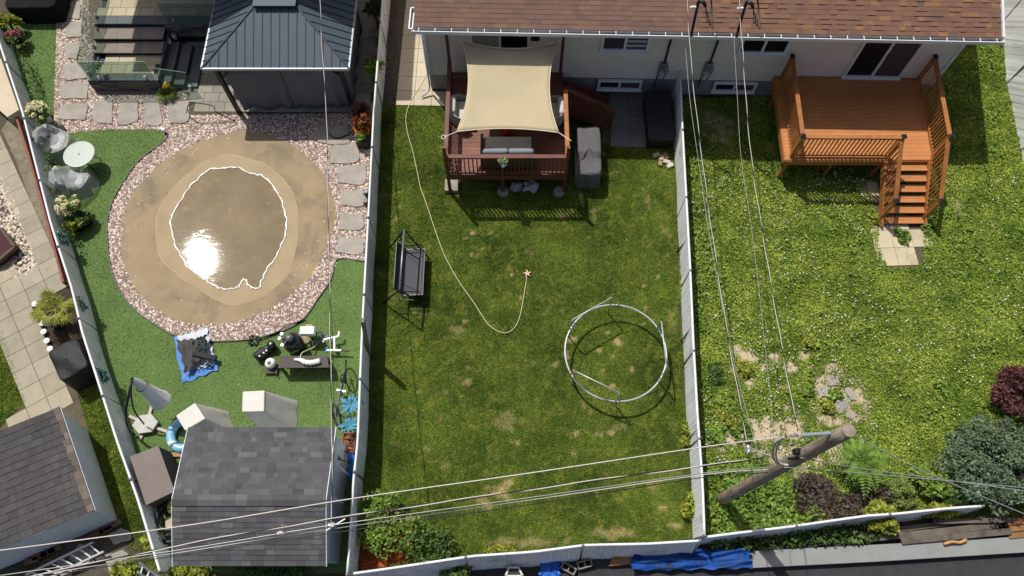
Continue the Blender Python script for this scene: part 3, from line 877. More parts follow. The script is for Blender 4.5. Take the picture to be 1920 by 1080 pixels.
mb.add([(split, ROOFY, zt + (ROOFY - ey) * slope), (gr[0], ROOFY, zt + (ROOFY - ey) * slope), (gr[0], 9.8, zt), (split, 9.8, zt)], [(0, 1, 2, 3)])
o = mb.build('roof', m_sho, house, local=True); o['label'] = 'right half of the roof in thick orange brown laminate shingles'
mb = MB()      # soffit, fascia and rakes
mb.box(((gl[0] + gr[0]) / 2, (ey + 0.0) / 2 + 0.02, GZ - 0.15), (gr[0] - gl[0], -ey, 0.02))
mb.box(((gl[0] + gr[0]) / 2, ey + 0.03, GZ - 0.07), (gr[0] - gl[0], 0.03, 0.16))
mb.bar((gr[0] + 0.03, ey, GZ + 0.02), (gr[0] + 0.03, ROOFY, GZ + 0.02 + (ROOFY - ey) * slope), 0.06, 0.16)
mb.bar((gl[0] - 0.03, ey + 0.8, GZ + 0.26), (gl[0] - 0.03, ROOFY, GZ + 0.02 + (ROOFY - ey) * slope), 0.06, 0.1)
mb.build('roof_trim', m_white, house, local=True)
mb = MB()
gx0, gx1 = gl[0] - 0.06, gr[0] + 0.05
cx, w = (gx0 + gx1) / 2, gx1 - gx0
mb.box((cx, gy - 0.055, GZ - 0.03), (w, 0.024, 0.12))
mb.box((cx, gy + 0.02, GZ - 0.085), (w, 0.12, 0.012))
mb.box((gx1, gy + 0.18, GZ - 0.03), (0.03, 0.5, 0.12)); mb.box((gx0, gy + 0.02, GZ - 0.03), (0.02, 0.12, 0.12))
gt = mb.build('gutter', m_white, house, local=True)
mb = MB(); mb.box((cx, gy + 0.02, GZ - 0.068), (w - 0.1, 0.1, 0.012)); mb.build('gutter_dirt', M('gutter_dirt', (46, 38, 40), 0.95, 0.3, 5), gt, local=True)
bk = None
n = 36
for i in range(n):
    x = gx0 + 0.2 + (w - 0.4) * i / (n - 1)
    if bk is None:
        mb = MB(); mb.box((0, 0, 0), (0.018, 0.13, 0.02)); bk = mb.build('gutter_bracket', m_white, gt, local=True); q = bk
    else:
        q = bk.copy(); COL.objects.link(q)
    q.location = (x, gy + 0.015, GZ + 0.022)
# box end of the eave at the left corner
mb = MB(); a = hloc(767, 56, GZ); b = hloc(768, 12, GZ + 0.1); c = hloc(776, 12, GZ + 0.1)
x0, x1 = a[0], gl[0] - 0.05
for p, q in (((x0, a[1]), (x0, b[1])), ((x0, b[1]), (x1, b[1])), ((x0, a[1]), (x1, a[1]))):
    mb.bar((p[0], p[1], GZ), (q[0], q[1], GZ), 0.035, 0.12)
mb.box(((x0 + x1) / 2, (a[1] + b[1]) / 2, GZ - 0.07), (x1 - x0, b[1] - a[1], 0.012))
mb.build('gutter_return', m_white, house, local=True)
m_glass = glassmat('window_glass', (22, 26, 32), 0.06)
m_screen = M('insect_screen', (74, 66, 66), 0.8, 0.1, 4)
m_curtain = M('curtain', (150, 152, 154), 0.8, 0.2, 6)
def window(px0, px1, z0, z1, name='window', kind='slider', sill=True, blind=None, trim=None):
    """frame set on the wall, two panes of different depth"""
    x0, x1 = px0, px1
    fw = 0.08
    mb = MB()
    for a, b in (((x0, z0), (x1, z0)), ((x0, z1), (x1, z1))):
        mb.box(((x0 + x1) / 2, -0.05, a[1]), (x1 - x0 + fw, 0.09, fw))
    for x in (x0, x1):
        mb.box((x, -0.05, (z0 + z1) / 2), (fw, 0.088, z1 - z0 - fw))
    mb.box(((x0 + x1) / 2, -0.045, (z0 + z1) / 2), (0.075, 0.07, z1 - z0 - fw))
    if sill:
        mb.box(((x0 + x1) / 2, -0.07, z0 - 0.05), (x1 - x0 + 0.12, 0.13, 0.045))
    f = mb.build(name, m_white, house, local=True)
    xm = (x0 + x1) / 2
    mats = blind or (m_glass, m_glass)
    for a, b, yy, m in ((x0, xm, -0.03, mats[0]), (xm, x1, -0.018 - 0.02, mats[1])):
        mb = MB(); mb.box(((a + b) / 2, yy, (z0 + z1) / 2), (b - a - 0.05, 0.012, z1 - z0 - fw))
        mb.build('pane', m, f, local=True)
    return f
def wx(px, py): return onwall(px, py)[0]
m_blind = M('striped_blind', (120, 126, 132), 0.7, 0.3, 3)
nt = m_blind.node_tree; b = nt.nodes['Principled BSDF']
wv = nt.nodes.new('ShaderNodeTexWave'); wv.bands_direction = 'Z'; wv.inputs['Scale'].default_value = 1.6
nt.links.new(geo(nt).outputs['Position'], wv.inputs['Vector'])
nt.links.new(_mix(nt, _map(nt, wv.outputs['Fac'], .35, .55, 0, 1), lin((62, 66, 72)), lin((168, 176, 180))), b.inputs['Base Color']); b.inputs['Roughness'].default_value = .5
m_blind2 = M('dark_blind', (60, 62, 66), 0.4, 0.3, 3)
window(wx(1127, 95), wx(1212, 95), 2.27, 3.3, blind=(m_blind2, m_blind))
window(wx(1383, 98), wx(1470, 98), 2.27, 3.3)
window(wx(1122, 160), wx(1200, 160), 0.36, 0.76, name='basement_window', blind=(m_glass, m_screen))
window(wx(1338, 163), wx(1414, 163), 0.36, 0.76, name='basement_window', blind=(m_glass, m_screen))
def patio_door(x0, x1, z0, z1, mats):
    f = window(x0, x1, z0, z1, name='patio_door', sill=True, blind=mats)
    mb = MB(); mb.box(((x0 + x1) / 2 + 0.05, -0.1, (z0 + z1) / 2), (0.03, 0.04, 0.2)); mb.build('handle', m_black, f, local=True)
patio_door(wx(1585, 134), wx(1688, 138), 1.22, 3.24, (m_glass, m_screen))
patio_door(wx(884, 80), wx(991, 80), 1.22, 3.24, (m_curtain, m_glass))
mb = MB(); c = onwall(1004, 70); mb.box((c[0], -0.04, c[1]), (0.26, 0.03, 0.22)); mb.build('wall_plaque', m_black, house, local=True)
for px, bend in ((1240, 0), (1324, 0)):
    x, z = onwall(px, 131)
    mb = MB(); mb.box((x, -0.07, z + 0.12), (0.24, 0.12, 0.62)); mt = mb.build('electricity_meter', m_galv, house, local=True, bevel=0.01)
    mb = MB()
    mb.tube([(x, -0.10, z), (x, -0.22, z)], 0.1, 16); mb.tube([(x, -0.22, z), (x, -0.25, z)], 0.075, 16)
    mb.build('meter_glass', M('meter_dome', (176, 180, 180), 0.2, 0.1, 4), mt, local=True, smooth=False)
    mb = MB(); x2, z2 = onwall(px + 16, 72)
    mb.tube([(x + 0.02, -0.07, z + 0.4), (x + 0.02, -0.07, 3.62)], 0.035, 8); mb.tube([(x - 0.09, -0.07, z - 0.2), (x - 0.1, -0.05, 0.5)], 0.02, 8)
    mb.tube([(x + 0.14, -0.06, z + 0.3), (x + 0.2, -0.06, z + 0.1), (x + 0.16, -0.05, z - 0.25), (x + 0.1, -0.04, z - 0.5)], 0.012, 6)
    mb.build('conduit', m_blackm, house, local=True, smooth=True)
x, z = onwall(806, 120)
mb = MB(); mb.tube([(-0.02, -0.1, 3.6), (-0.02, -0.1, 0.35), (-0.08, -0.2, 0.2), (-0.3, -0.35, 0.1)], 0.034, 8); mb.build('downspout', m_white, house, local=True, smooth=True)
# service masts through the eave
def mast(label, px, py, top, group='black service masts over the gutter'):
    r = thing('service_mast', label, 'service mast', P(px, py, GZ), group)
    a = P(px, py, GZ + 0.05); b = P(px - 8, top, GZ + 1.1); b = Vector((a.x - 0.05, a.y + 0.1, GZ + 1.15))
    mb = MB(); mb.tube([a, b], 0.04, 8); mb.build('pipe', m_blackm, r, smooth=True)
    mb = MB(); mb.tube([b, b + Vector((0.02, 0.04, 0.1)), b + Vector((0.14, -0.04, 0.12)), b + Vector((0.2, -0.1, 0.02))], [0.05, 0.06, 0.055, 0.045], 8); mb.build('weather_head', m_blackm, r, smooth=True)
    mb = MB(); mb.box(b + Vector((-0.08, 0, -0.1)), (0.16, 0.05, 0.06)); mb.tube([b + Vector((-0.14, 0, -.1)), b + Vector((-0.2, -0.02, -.1))], 0.035, 8); mb.build('insulator', m_white, r)
    for k in range(3):
        mb = MB(); s = b + Vector((0.2, -0.1, 0.02)); e = b + Vector((0.3 + 0.03 * k, 0.5, 0.1))
        mb.tube(spline([s, s + Vector((0.1 + 0.07 * k, -0.25 - 0.1 * k, -0.35)), (s + e) / 2 + Vector((0.2, 0, -0.3)), e], 5), 0.011, 6); mb.build('cable_loop', m_black, r, smooth=True)
    return b
mA = mast('black service mast with weather head over the gutter nearer the shade sail', 1296, 66, 15)
mB = mast('black service mast with weather head over the gutter nearer the orange deck', 1381, 68, 18)

# the neighbour's tall house that shades the terrace and gazebo from beyond the picture
nh = thing('neighbour_house', 'two storey house whose eave shades the gazebo and terrace', 'house', (-10, 24, 0))
mb = MB(); mb.box((-9.9, 25.5, 3.0), (8.8, 8.0, 6.0)); mb.build('wall', m_side, nh)
mb = MB(); mb.add([(-14.85, 19.35, 6.0), (-5.5, 19.35, 6.0), (-5.5, 31, 6.0), (-14.85, 31, 6.0), (-12, 25.2, 8.2), (-8, 25.2, 8.2)], [(3, 2, 1, 0), (0, 1, 5, 4), (1, 2, 5), (2, 3, 4, 5), (3, 0, 4)]); mb.prism([(-11.6, 18.75), (-5.5, 18.75), (-5.5, 19.5), (-11.6, 19.5)], 5.93, 6.02)
mb.build('roof', m_shb, nh)

# ---------------------------------------------------------------- decks
def railing(mb_posts, parent, a, b, ztop, zfloor, mat, cap=True, post_ends=(True, True), step=0.125, bal=0.034, z2=None, f2=None, wall=False):
    """a-b plan points; rail heights may fall from ztop/zfloor at a to z2/f2 at b (stairs)"""
    a = Vector(a); b = Vector(b)
    z2 = ztop if z2 is None else z2; f2 = zfloor if f2 is None else f2
    m = MB()
    m.bar((a.x, a.y, ztop), (b.x, b.y, z2), 0.13, 0.036)
    m.build('handrail', mat, parent, bevel=0.004)
    m = MB()
    m.bar((a.x, a.y, ztop - 0.07), (b.x, b.y, z2 - 0.07), 0.04, 0.08)
    m.bar((a.x, a.y, zfloor + 0.1), (b.x, b.y, f2 + 0.1), 0.04, 0.08)
    m.build('rail', mat, parent)
    m = MB()
    L = (b - a).length; n = int(L / step)
    for i in range(1, n):
        t = i / n; p = a.lerp(b, t)
        m.bar((p.x, p.y, (zfloor + (f2 - zfloor) * t) + 0.05), (p.x, p.y, ztop + (z2 - ztop) * t - 0.04), bal, bal, up=(0, 1, 0))
    m.build('balusters', mat, parent)
def post(parent, x, y, z0, z1, mat, w=0.095, cap=None, name='post'):
    mb = MB(); mb.box((x, y, (z0 + z1) / 2), (w, w, z1 - z0)); o = mb.build(name, mat, parent, bevel=0.005)
    if cap:
        mb = MB(); mb.box((x, y, z1 + 0.02), (w + 0.04, w + 0.04, 0.04)); mb.add([(x - w / 2, y - w / 2, z1 + 0.04), (x + w / 2, y - w / 2, z1 + 0.04), (x + w / 2, y + w / 2, z1 + 0.04), (x - w / 2, y + w / 2, z1 + 0.04), (x, y, z1 + 0.09)], [(0, 1, 4), (1, 2, 4), (2, 3, 4), (3, 0, 4)])
        mb.build('post_cap', cap, o)
def boards(mb, xl0, xl1, xr0, xr1, y0, y1, z, w=0.138, gap=0.007, th=0.03, seed=1):
    rr = random.Random(seed)
    n = int((y1 - y0) / (w + gap)); w2 = (y1 - y0) / n - gap
    for i in range(n):
        y = y0 + (i + 0.5) * (w2 + gap); t = (y - y0) / (y1 - y0)
        a = xl0 + (xl1 - xl0) * t; b = xr0 + (xr1 - xr0) * t
        mb.box(((a + b) / 2, y, z - th / 2 + rr.uniform(0, 0.003)), (b - a, w2, th))
# right deck
rd = thing('wooden_deck', 'orange stained wooden deck with railing and stairs at the clover yard', 'deck', (11, 14.5, 0))
FZ = 1.15
mb = MB(); boards(mb, 8.53, 8.62, 13.22, 13.42, 12.86, 16.08, FZ, seed=2); mb.build('deck_boards', m_oboard, rd)
mb = MB()
mb.bar((8.55, 12.85, FZ - 0.14), (13.2, 12.85, FZ - 0.14), 0.045, 0.22); mb.bar((8.53, 12.85, FZ - 0.14), (8.62, 16.05, FZ - 0.14), 0.045, 0.22); mb.bar((13.2, 12.85, FZ - 0.14), (13.4, 16.05, FZ - 0.14), 0.045, 0.22)
for y in (13.6, 14.6, 15.6): mb.bar((8.6, y, FZ - 0.16), (13.25, y, FZ - 0.16), 0.045, 0.18)
mb.build('joists', m_owood, rd)
FLp, FMp, FRp, BLp, BRp = (8.72, 12.98), (11.73, 12.96), (13.13, 12.96), (8.84, 15.98), (13.34, 15.95)
RT = 2.22
for p in (FLp, FMp, FRp): post(rd, *p, FZ - 0.25, RT + 0.03, m_owood, cap=m_cap)
for p in (BLp, BRp): post(rd, *p, FZ - 0.05, RT + 0.03, m_owood, cap=m_black)
for p in ((8.7, 12.95), (10.2, 13.05), (11.7, 13.0), (8.75, 15.7), (13.2, 13.1), (13.3, 15.7)): post(rd, *p, 0, FZ - 0.25, m_owood, name='leg')
railing(None, rd, FLp, FMp, RT, FZ, m_owood); railing(None, rd, FLp, BLp, RT, FZ, m_owood); railing(None, rd, FRp, BRp, RT, FZ, m_owood)
SX0, SX1 = 11.66, 13.03
nst = 6
for i in range(nst):
    z = FZ - (i + 1) * FZ / (nst + 1); y = 12.85 - (i + 0.5) * 0.285
    mb = MB()
    for k in (-1, 1): mb.box(((SX0 + SX1) / 2, y + k * 0.068, z - 0.018), (SX1 - SX0 - 0.06, 0.13, 0.036))
    mb.build('tread', m_oboard, rd)
for x in (SX0, SX1):
    mb = MB(); mb.bar((x, 12.87, FZ - 0.12), (x, 11.08, 0.06), 0.045, 0.26); mb.build('stringer', m_owood, rd)
    post(rd, x, 11.36, 0.0, 1.2, m_owood, cap=m_cap)
railing(None, rd, (SX0 + 0.03, 12.95, 0), (SX0, 11.36, 0), RT - 0.02, FZ, m_owood, z2=1.17, f2=0.14)
railing(None, rd, (SX1 + 0.06, 12.95, 0), (SX1, 11.36, 0), RT - 0.02, FZ, m_owood, z2=1.17, f2=0.14)
# left deck
ld = thing('wooden_deck', 'dark red wooden deck under the cream shade sail', 'deck', (-0.2, 14.4, 0))
LZ = 1.1
mb = MB(); boards(mb, -1.95, -1.95, 1.64, 1.64, 12.36, 16.3, LZ, seed=5); mb.build('deck_boards', m_dboard, ld)
mb = MB(); mb.bar((-1.97, 12.34, LZ - 0.12), (1.66, 12.34, LZ - 0.12), 0.045, 0.24)
for x in (-1.97, 1.66): mb.bar((x, 12.34, LZ - 0.12), (x, 16.3, LZ - 0.12), 0.045, 0.24)
for y in (13.3, 14.3, 15.3): mb.bar((-1.9, y, LZ - 0.14), (1.6, y, LZ - 0.14), 0.045, 0.2)
mb.build('joists', m_dwood, ld)
LT = 2.1
for x, y, z in ((-1.99, 12.36, 2.6), (1.66, 12.36, 2.6), (-1.98, 15.9, 3.3), (1.56, 15.9, 3.3)): post(ld, x, y, 0 if y < 13 else LZ, z, m_dwood)
post(ld, -0.29, 12.36, 0, LT - 0.02, m_dwood); post(ld, 1.66, 14.8, LZ - .2, LT, m_dwood); post(ld, -1.98, 14.9, LZ, LT, m_dwood)
railing(None, ld, (-1.95, 12.36, 0), (-0.29, 12.36, 0), LT, LZ, m_dwood); railing(None, ld, (-0.29, 12.36, 0), (1.62, 12.36, 0), LT, LZ, m_dwood)
railing(None, ld, (-1.98, 12.4, 0), (-1.98, 15.85, 0), LT, LZ, m_dwood); railing(None, ld, (1.66, 12.4, 0), (1.66, 14.8, 0), LT, LZ, m_owood)  # right rail takes the orange wood to paint it sunlit
for i in range(5):
    z = LZ - (i + 1) * LZ / 6; x = 1.66 + (i + 0.5) * 0.29
    mb = MB()
    for k in (-1, 1): mb.box((x + k * 0.07, 15.42, z), (0.135, 1.1, 0.036))
    mb.build('tread', m_dwood, ld)
for y in (14.85, 15.98):
    mb = MB(); mb.bar((1.66, y, LZ - 0.1), (3.3, y, 0.05), 0.045, 0.26); mb.build('stringer', m_dwood, ld)
post(ld, 3.3, 14.84, 0, 1.05, m_dwood)
railing(None, ld, (1.7, 14.84, 0), (3.3, 14.84, 0), LT, LZ, m_dwood, z2=1.02, f2=0.05)
m_foot = M('rough_concrete', (160, 154, 142), 0.9, 0.3, 4, bump=0.6, bscale=20, bdist=0.03)
for (px, py, s, lab) in ((847, 352, 0, 'square concrete footing block under the left leg of the red deck'), (943, 361, 1, 'round concrete footing under the middle leg of the red deck'), (1048, 361, 1, 'round concrete footing under the right leg of the red deck')):
    p = P(px, py, 0.1); mb = MB()
    if s: mb.lathe((p.x, p.y + 0.06, 0), [(0.19, 0), (0.17, 0.12), (0.13, 0.15)], 14)
    else: mb.box((p.x, p.y + 0.08, 0.08), (0.44, 0.44, 0.16))
    tag(mb.build('concrete_footing', m_foot, bevel=0.01), lab, 'footing', 'concrete footings of the red deck')
for i, (px, py, r, lab) in enumerate(((968, 353, .22, 'grey boulder under the front of the red deck, left one'), (994, 353, .26, 'pale speckled boulder under the front of the red deck, right one'))):
    p = P(px, py, 0.15); mb = MB(); mb.blob((p.x, p.y + .1, 0.12), (r, r * .85, .2), 4 + i, .25)
    tag(mb.build('boulder', M('granite%d' % i, (150 + 25 * i, 150 + 28 * i, 148 + 28 * i), .85, .3, 6, fine=.3)), lab, 'boulder')
# ---------------------------------------------------------------- shade sail
m_sail = M('sail_cloth', (214, 200, 164), 0.75, 0.06, 1.5, fine=0.05, fscale=60)
nt = m_sail.node_tree; b = nt.nodes['Principled BSDF']
chk = nt.nodes.new('ShaderNodeTexWave'); chk.inputs['Scale'].default_value = 18; chk.bands_direction = 'Y'; nt.links.new(geo(nt).outputs['Position'], chk.inputs['Vector'])
_bump(nt, b, chk.outputs['Fac'], 0.15, 0.004)
t_ = nt.nodes.new('ShaderNodeBsdfTranslucent'); t_.inputs['Color'].default_value = lin((226, 208, 170)); mx = nt.nodes.new('ShaderNodeMixShader'); mx.inputs[0].default_value = .3
nt.links.new(b.outputs[0], mx.inputs[1]); nt.links.new(t_.outputs[0], mx.inputs[2]); nt.links.new(mx.outputs[0], nt.nodes['Material Output'].inputs['Surface'])
sail = thing('shade_sail', 'cream shade sail stretched over the red deck', 'shade sail', P(950, 165, 2.6))
TL, TR, BR, BL = P(866, 76, 3.1), P(1046, 79, 3.1), P(1048, 249, 2.5), P(856, 247, 2.5)
rows = []
N = 20
for j in range(N + 1):
    v = j / N; row = []
    for i in range(N + 1):
        u = i / N
        p = (TL.lerp(TR, u)).lerp(BL.lerp(BR, u), v)
        ctr = Vector((0, 0, 0))
        # edges pull inwards, cloth sags a little
        px = 0.27 * 4 * v * (1 - v) * (1 - 2 * u); py = 4 * u * (1 - u) * (-(0.27) * (1 - v) ** 1.5 + 0.13 * v ** 2)
        p = p + Vector((px, py, -0.12 * 16 * u * (1 - u) * v * (1 - v) * 0.6))
        row.append(p)
    rows.append(row)
mb = MB(); mb.grid(rows); mb.build('cloth', m_sail, sail, smooth=True, thick=0.004)
m_hem = M('sail_hem', (226, 214, 182), 0.7, 0.05, 5)
mb = MB()
for e in (rows[0], rows[-1], [r[0] for r in rows], [r[-1] for r in rows]): mb.tube(e, 0.014, 6)
mb.build('hem', m_hem, sail, smooth=True)
m_rope = M('white_rope', (216, 214, 206), 0.7, 0.1, 30)
for a, b_ in ((BL, P(833, 257, 2.5)), (BR, P(1071, 264, 2.5)), (TL, Vector((-1.98, 15.88, 3.2))), (TR, Vector((1.56, 15.88, 3.2)))):
    mb = MB(); mb.tube([a, b_], 0.013, 6); mb.build('rope', m_rope, sail)
mb = MB(); c = P(832, 257, 2.5); mb.tube([(c.x + 0.07 * math.cos(t), c.y + 0.07 * math.sin(t), c.z) for t in [i * .628 for i in range(10)]], 0.012, 6, closed=True); mb.build('rope_loop', m_rope, sail)
# ---------------------------------------------------------------- furniture on the red deck
m_cush = M('taupe_cushion', (222, 214, 194), 0.9, 0.12, 4, bump=0.3, bscale=90); m_pil = M('grey_pillow', (140, 142, 146), 0.9, 0.15, 6, bump=0.4, bscale=25, bdist=0.02); m_wick = M('dark_wicker', (90, 82, 74), 0.8, 0.3, 20, fine=.3)
def rbox(mb, c, size, r=0.05, n=4):
    """box with soft rounded edges"""
    hx, hy, hz = size[0] / 2, size[1] / 2, size[2] / 2
    r = min(r, hz * .98, hx * .98, hy * .98)
    prof = [(r * (1 - math.sin(a)), -hz + r * (1 - math.cos(a))) for a in [math.pi / 2 * i / n for i in range(n + 1)]]
    rows = [(i, z) for i, z in prof] + [(i, -z) for i, z in prof[::-1]]
    loops = []
    for ins, z in rows:
        l = []
        for cxs, cys, a0 in ((1, 1, 0), (-1, 1, 90), (-1, -1, 180), (1, -1, 270)):
            for k in range(n + 1):
                a = R(a0 + 90 * k / n)
                l.append((c[0] + cxs * (hx - r) + (r - ins) * math.cos(a), c[1] + cys * (hy - r) + (r - ins) * math.sin(a), c[2] + z))
        loops.append(l)
    m = len(loops[0])
    mb.add([p for l in loops for p in l], [(i * m + j, i * m + (j + 1) % m, (i + 1) * m + (j + 1) % m, (i + 1) * m + j) for i in range(len(loops) - 1) for j in range(m)] + [tuple(range(m - 1, -1, -1)), tuple((len(loops) - 1) * m + j for j in range(m))])
sf = thing('sofa', 'taupe outdoor sofa on the red deck facing the house', 'sofa', (-0.12, 13.0, LZ))
mb = MB(); mb.box((-0.12, 13.02, LZ + 0.17), (1.66, 0.9, 0.26)); mb.box((-0.12, 12.58, LZ + 0.40), (1.66, 0.08, 0.7))
for x in (-0.93, 0.69): mb.box((x, 13.05, LZ + 0.33), (0.08, 0.86, 0.5))
mb.build('frame', m_wick, sf, bevel=0.01)
mb = MB(); rbox(mb, (-0.12, 13.1, LZ + 0.38), (1.50, 0.72, 0.16), .05); mb.build('seat_cushion', m_cush, sf, smooth=True)
for x in (-0.5, 0.28):
    mb = MB(); rbox(mb, (x, 12.72, LZ + 0.62), (0.78, 0.2, 0.40), .09); mb.build('back_pillow', m_pil, sf, smooth=True)
m_shell = M('pale_wicker', (176, 172, 164), .8, .2, 12, fine=.25)
def roundchair(x, y, rz, label):
    t = thing('lounge_chair', label, 'chair', (x, y, LZ), 'round backed chairs on the red deck', rz)
    mb = MB(); rows = []
    for j in range(7):
        v = j / 6; row = []
        for i in range(17):
            a = R(-115 + 230 * i / 16); r = 0.42 + 0.04 * v
            row.append((-r * math.cos(a) * .9, r * math.sin(a), 0.12 + v * (0.68 - 0.3 * (abs(a) / 2.0) ** 2)))
        rows.append(row)
    mb.grid(rows); mb.build('shell', m_shell, t, local=True, smooth=True, thick=0.03)
    mb = MB(); rbox(mb, (0.02, 0, 0.38), (0.66, 0.72, 0.16), .07); mb.build('seat_cushion', M('pale_cushion', (196, 192, 186), .9, .1, 5), t, local=True, smooth=True)
    mb = MB(); rbox(mb, (-0.27, 0, 0.6), (0.2, 0.66, 0.42), .09); mb.build('back_cushion', M('pale_cushion', (200, 196, 190), .9, .1, 5), t, local=True, smooth=True)
    for a, b in ((.25, .28), (.25, -.28), (-.28, .25), (-.28, -.25)):
        mb = MB(); mb.tube([(a, b, 0), (a, b, .3)], .018, 6); mb.build('leg', m_blackm, t, local=True)
    return t
roundchair(-1.58, 14.45, 0, 'pale round backed chair at the end of the sail nearest the hose')
roundchair(1.27, 14.4, math.pi, 'pale round backed chair at the side of the shade sail nearest the deck stairs')
rb = thing('bag', 'red bag lying behind the sofa at the sail edge', 'bag', P(953, 254, LZ))
c = P(953, 252, LZ); mb = MB(); mb.blob((c.x, c.y, LZ + .12), (.16, .11, .14), 3, .2); mb.build('pouch', M('red_cloth', (176, 34, 36), .7, .2, 8), rb, smooth=True)
mb = MB(); mb.tube([(c.x - .1, c.y, LZ + .22), (c.x - .04, c.y + .05, LZ + .36), (c.x + .06, c.y + .04, LZ + .35), (c.x + .11, c.y, LZ + .2)], .012, 6); mb.build('strap', m_black, rb, smooth=True)
m_dkleaf = leafmat('deep_green_leaves', [(48, 70, 30), (76, 102, 44), (100, 124, 58), (58, 84, 38)])
m_green = leafmat('fresh_green_leaves', [(76, 106, 36), (106, 136, 50), (132, 156, 64), (88, 116, 44), (150, 170, 80)])
m_var = leafmat('variegated_leaves', [(70, 96, 50), (130, 146, 96), (190, 196, 150), (90, 112, 60)])
pot = thing('flower_pot', 'white pot with small pale green plant hung on the red deck railing', 'flower pot', P(947, 306, 1.8))
c = Vector((-0.27, 12.2, 1.82)); mb = MB(); mb.lathe(c, [(.06, 0), (.075, .13), (.085, .14), (.085, .16), (.07, .16)], 14); mb.build('pot', m_white, pot, smooth=False)
C_, D_ = crown_pts((c.x, c.y + .03, c.z + .24), (.15, .15, .16), 160, 8, .4, 3); leaves('plant', C_, m_var, .05, 1.5, parent=pot, out=D_)
# covered grill
def drape(name, label, cat, x0, x1, y0, y1, h, mat, seed, top=None, flare=0.06, rz=0, group=None, cx=None, cy=None, wr=0.03):
    """cloth cover over a block: slightly uneven top, folds at the skirt"""
    rr = random.Random(seed); ph = [rr.uniform(0, 6) for _ in range(6)]
    w, l = x1 - x0, y1 - y0
    mb = MB(); n = 56; rows = []
    def per(t, k):
        q = (t % 1) * 4; s = int(q); f = q - s
        c = [(-1, -1), (1, -1), (1, 1), (-1, 1)]
        a, b = c[s], c[(s + 1) % 4]
        x, y = a[0] + (b[0] - a[0]) * f, a[1] + (b[1] - a[1]) * f
        m = (abs(x) ** 8 + abs(y) ** 8) ** (1 / 8)
        return x / m * w / 2 * k, y / m * l / 2 * k
    cx = (x0 + x1) / 2; cy = (y0 + y1) / 2
    co_, si = math.cos(rz), math.sin(rz)
    tops = [(0.02, 0), (.4, 0), (.75, 0), (.93, 0), (.985, .012), (1, .05)]
    sides = [(1.0, .2), (1.0, .45), (1.0, .7), (1.0, .88), (1.0, 1.0)]
    for k, dz in tops + sides:
        row = []
        for i in range(n):
            t = i / n
            f = dz if k >= 1 else 0
            fold = wr * (math.sin(2 * math.pi * t * 7 + ph[0]) + .6 * math.sin(2 * math.pi * t * 13 + ph[1])) * (f ** .7)
            kk = k * (1 + flare * f)
            x, y = per(t, kk); r = math.hypot(x, y) + 1e-6
            x += x / r * fold; y += y / r * fold
            zz = h * (1 - (dz if k >= 1 else 0)) - (dz if k < 1 else 0)
            if f < .1:
                zz += wr * (math.sin(x * 5 + ph[2]) * math.sin(y * 4 + ph[3]) + .5 * math.sin(x * 11 + y * 7 + ph[4])) + (top(x / w, y / l) if top else 0)
            row.append((cx + x * co_ - y * si, cy + x * si + y * co_, max(zz, .01)))
        rows.append(row + [row[0]])
    mb.grid(rows)
    return tag(mb.build(name, mat, smooth=True), label, cat, group)
m_gcov = M('grey_cover', (92, 90, 90), .75, .12, 3, bump=.4, bscale=14, bdist=.03); m_bcov = M('black_cover', (30, 31, 33), .6, .2, 3, bump=.4, bscale=9, bdist=.04, spec=.3)
drape('covered_grill', 'grey fabric covered barbecue beside the red deck', 'covered barbecue', 2.06, 2.82, 12.52, 14.2, 1.05, m_gcov, 4, lambda u, v: 0.0 if v > -.12 else -.16, .05, wr=.022)
bx = thing('storage_box', 'black storage box against the fence in the house shade', 'storage box', (4.85, 14.95, 0))
mb = MB(); mb.box((4.85, 14.95, .3), (.78, 1.84, .56)); mb.build('body', m_black, bx, bevel=.02)
mb = MB(); mb.box((4.85, 14.95, .62), (.84, 1.92, .08)); mb.build('lid', M('box_lid', (40, 42, 48), .5, .2, 4), bx, bevel=.02)
# ---------------------------------------------------------------- garden hose with starfish sprinkler
m_hose = M('yellow_hose', (206, 202, 164), .5, .1, 9)
HP = [(806, 100), (801, 135), (790, 158), (776, 180), (766, 200), (761, 222), (764, 248), (773, 280), (782, 320), (788, 350), (797, 375), (812, 420), (826, 460), (838, 488), (860, 527), (888, 567), (910, 601), (922, 614), (936, 622), (948, 624), (960, 619), (970, 606), (976, 588), (981, 562), (985, 538), (988, 519)]
mb = MB(); mb.tube(spline([P(x, y, .045) for x, y in HP], 6), .011, 6)
hs = tag(mb.build('garden_hose', m_hose, smooth=True), 'long pale yellow garden hose looping over the middle lawn', 'hose')
sp = thing('sprinkler', 'pale pink starfish shaped lawn sprinkler at the end of the hose', 'sprinkler', P(989, 513, 0))
c = P(989, 513, .05)
for i in range(5):
    a = R(20 + 72 * i); mb = MB()
    mb.tube([c, c + Vector((math.cos(a) * .07, math.sin(a) * .07, .012)), c + Vector((math.cos(a + .2) * .14, math.sin(a + .2) * .14, -.02))], [.032, .026, .012], 8); mb.build('arm', M('pale_pink_plastic', (222, 188, 160), .5, .1, 10), sp, smooth=True)
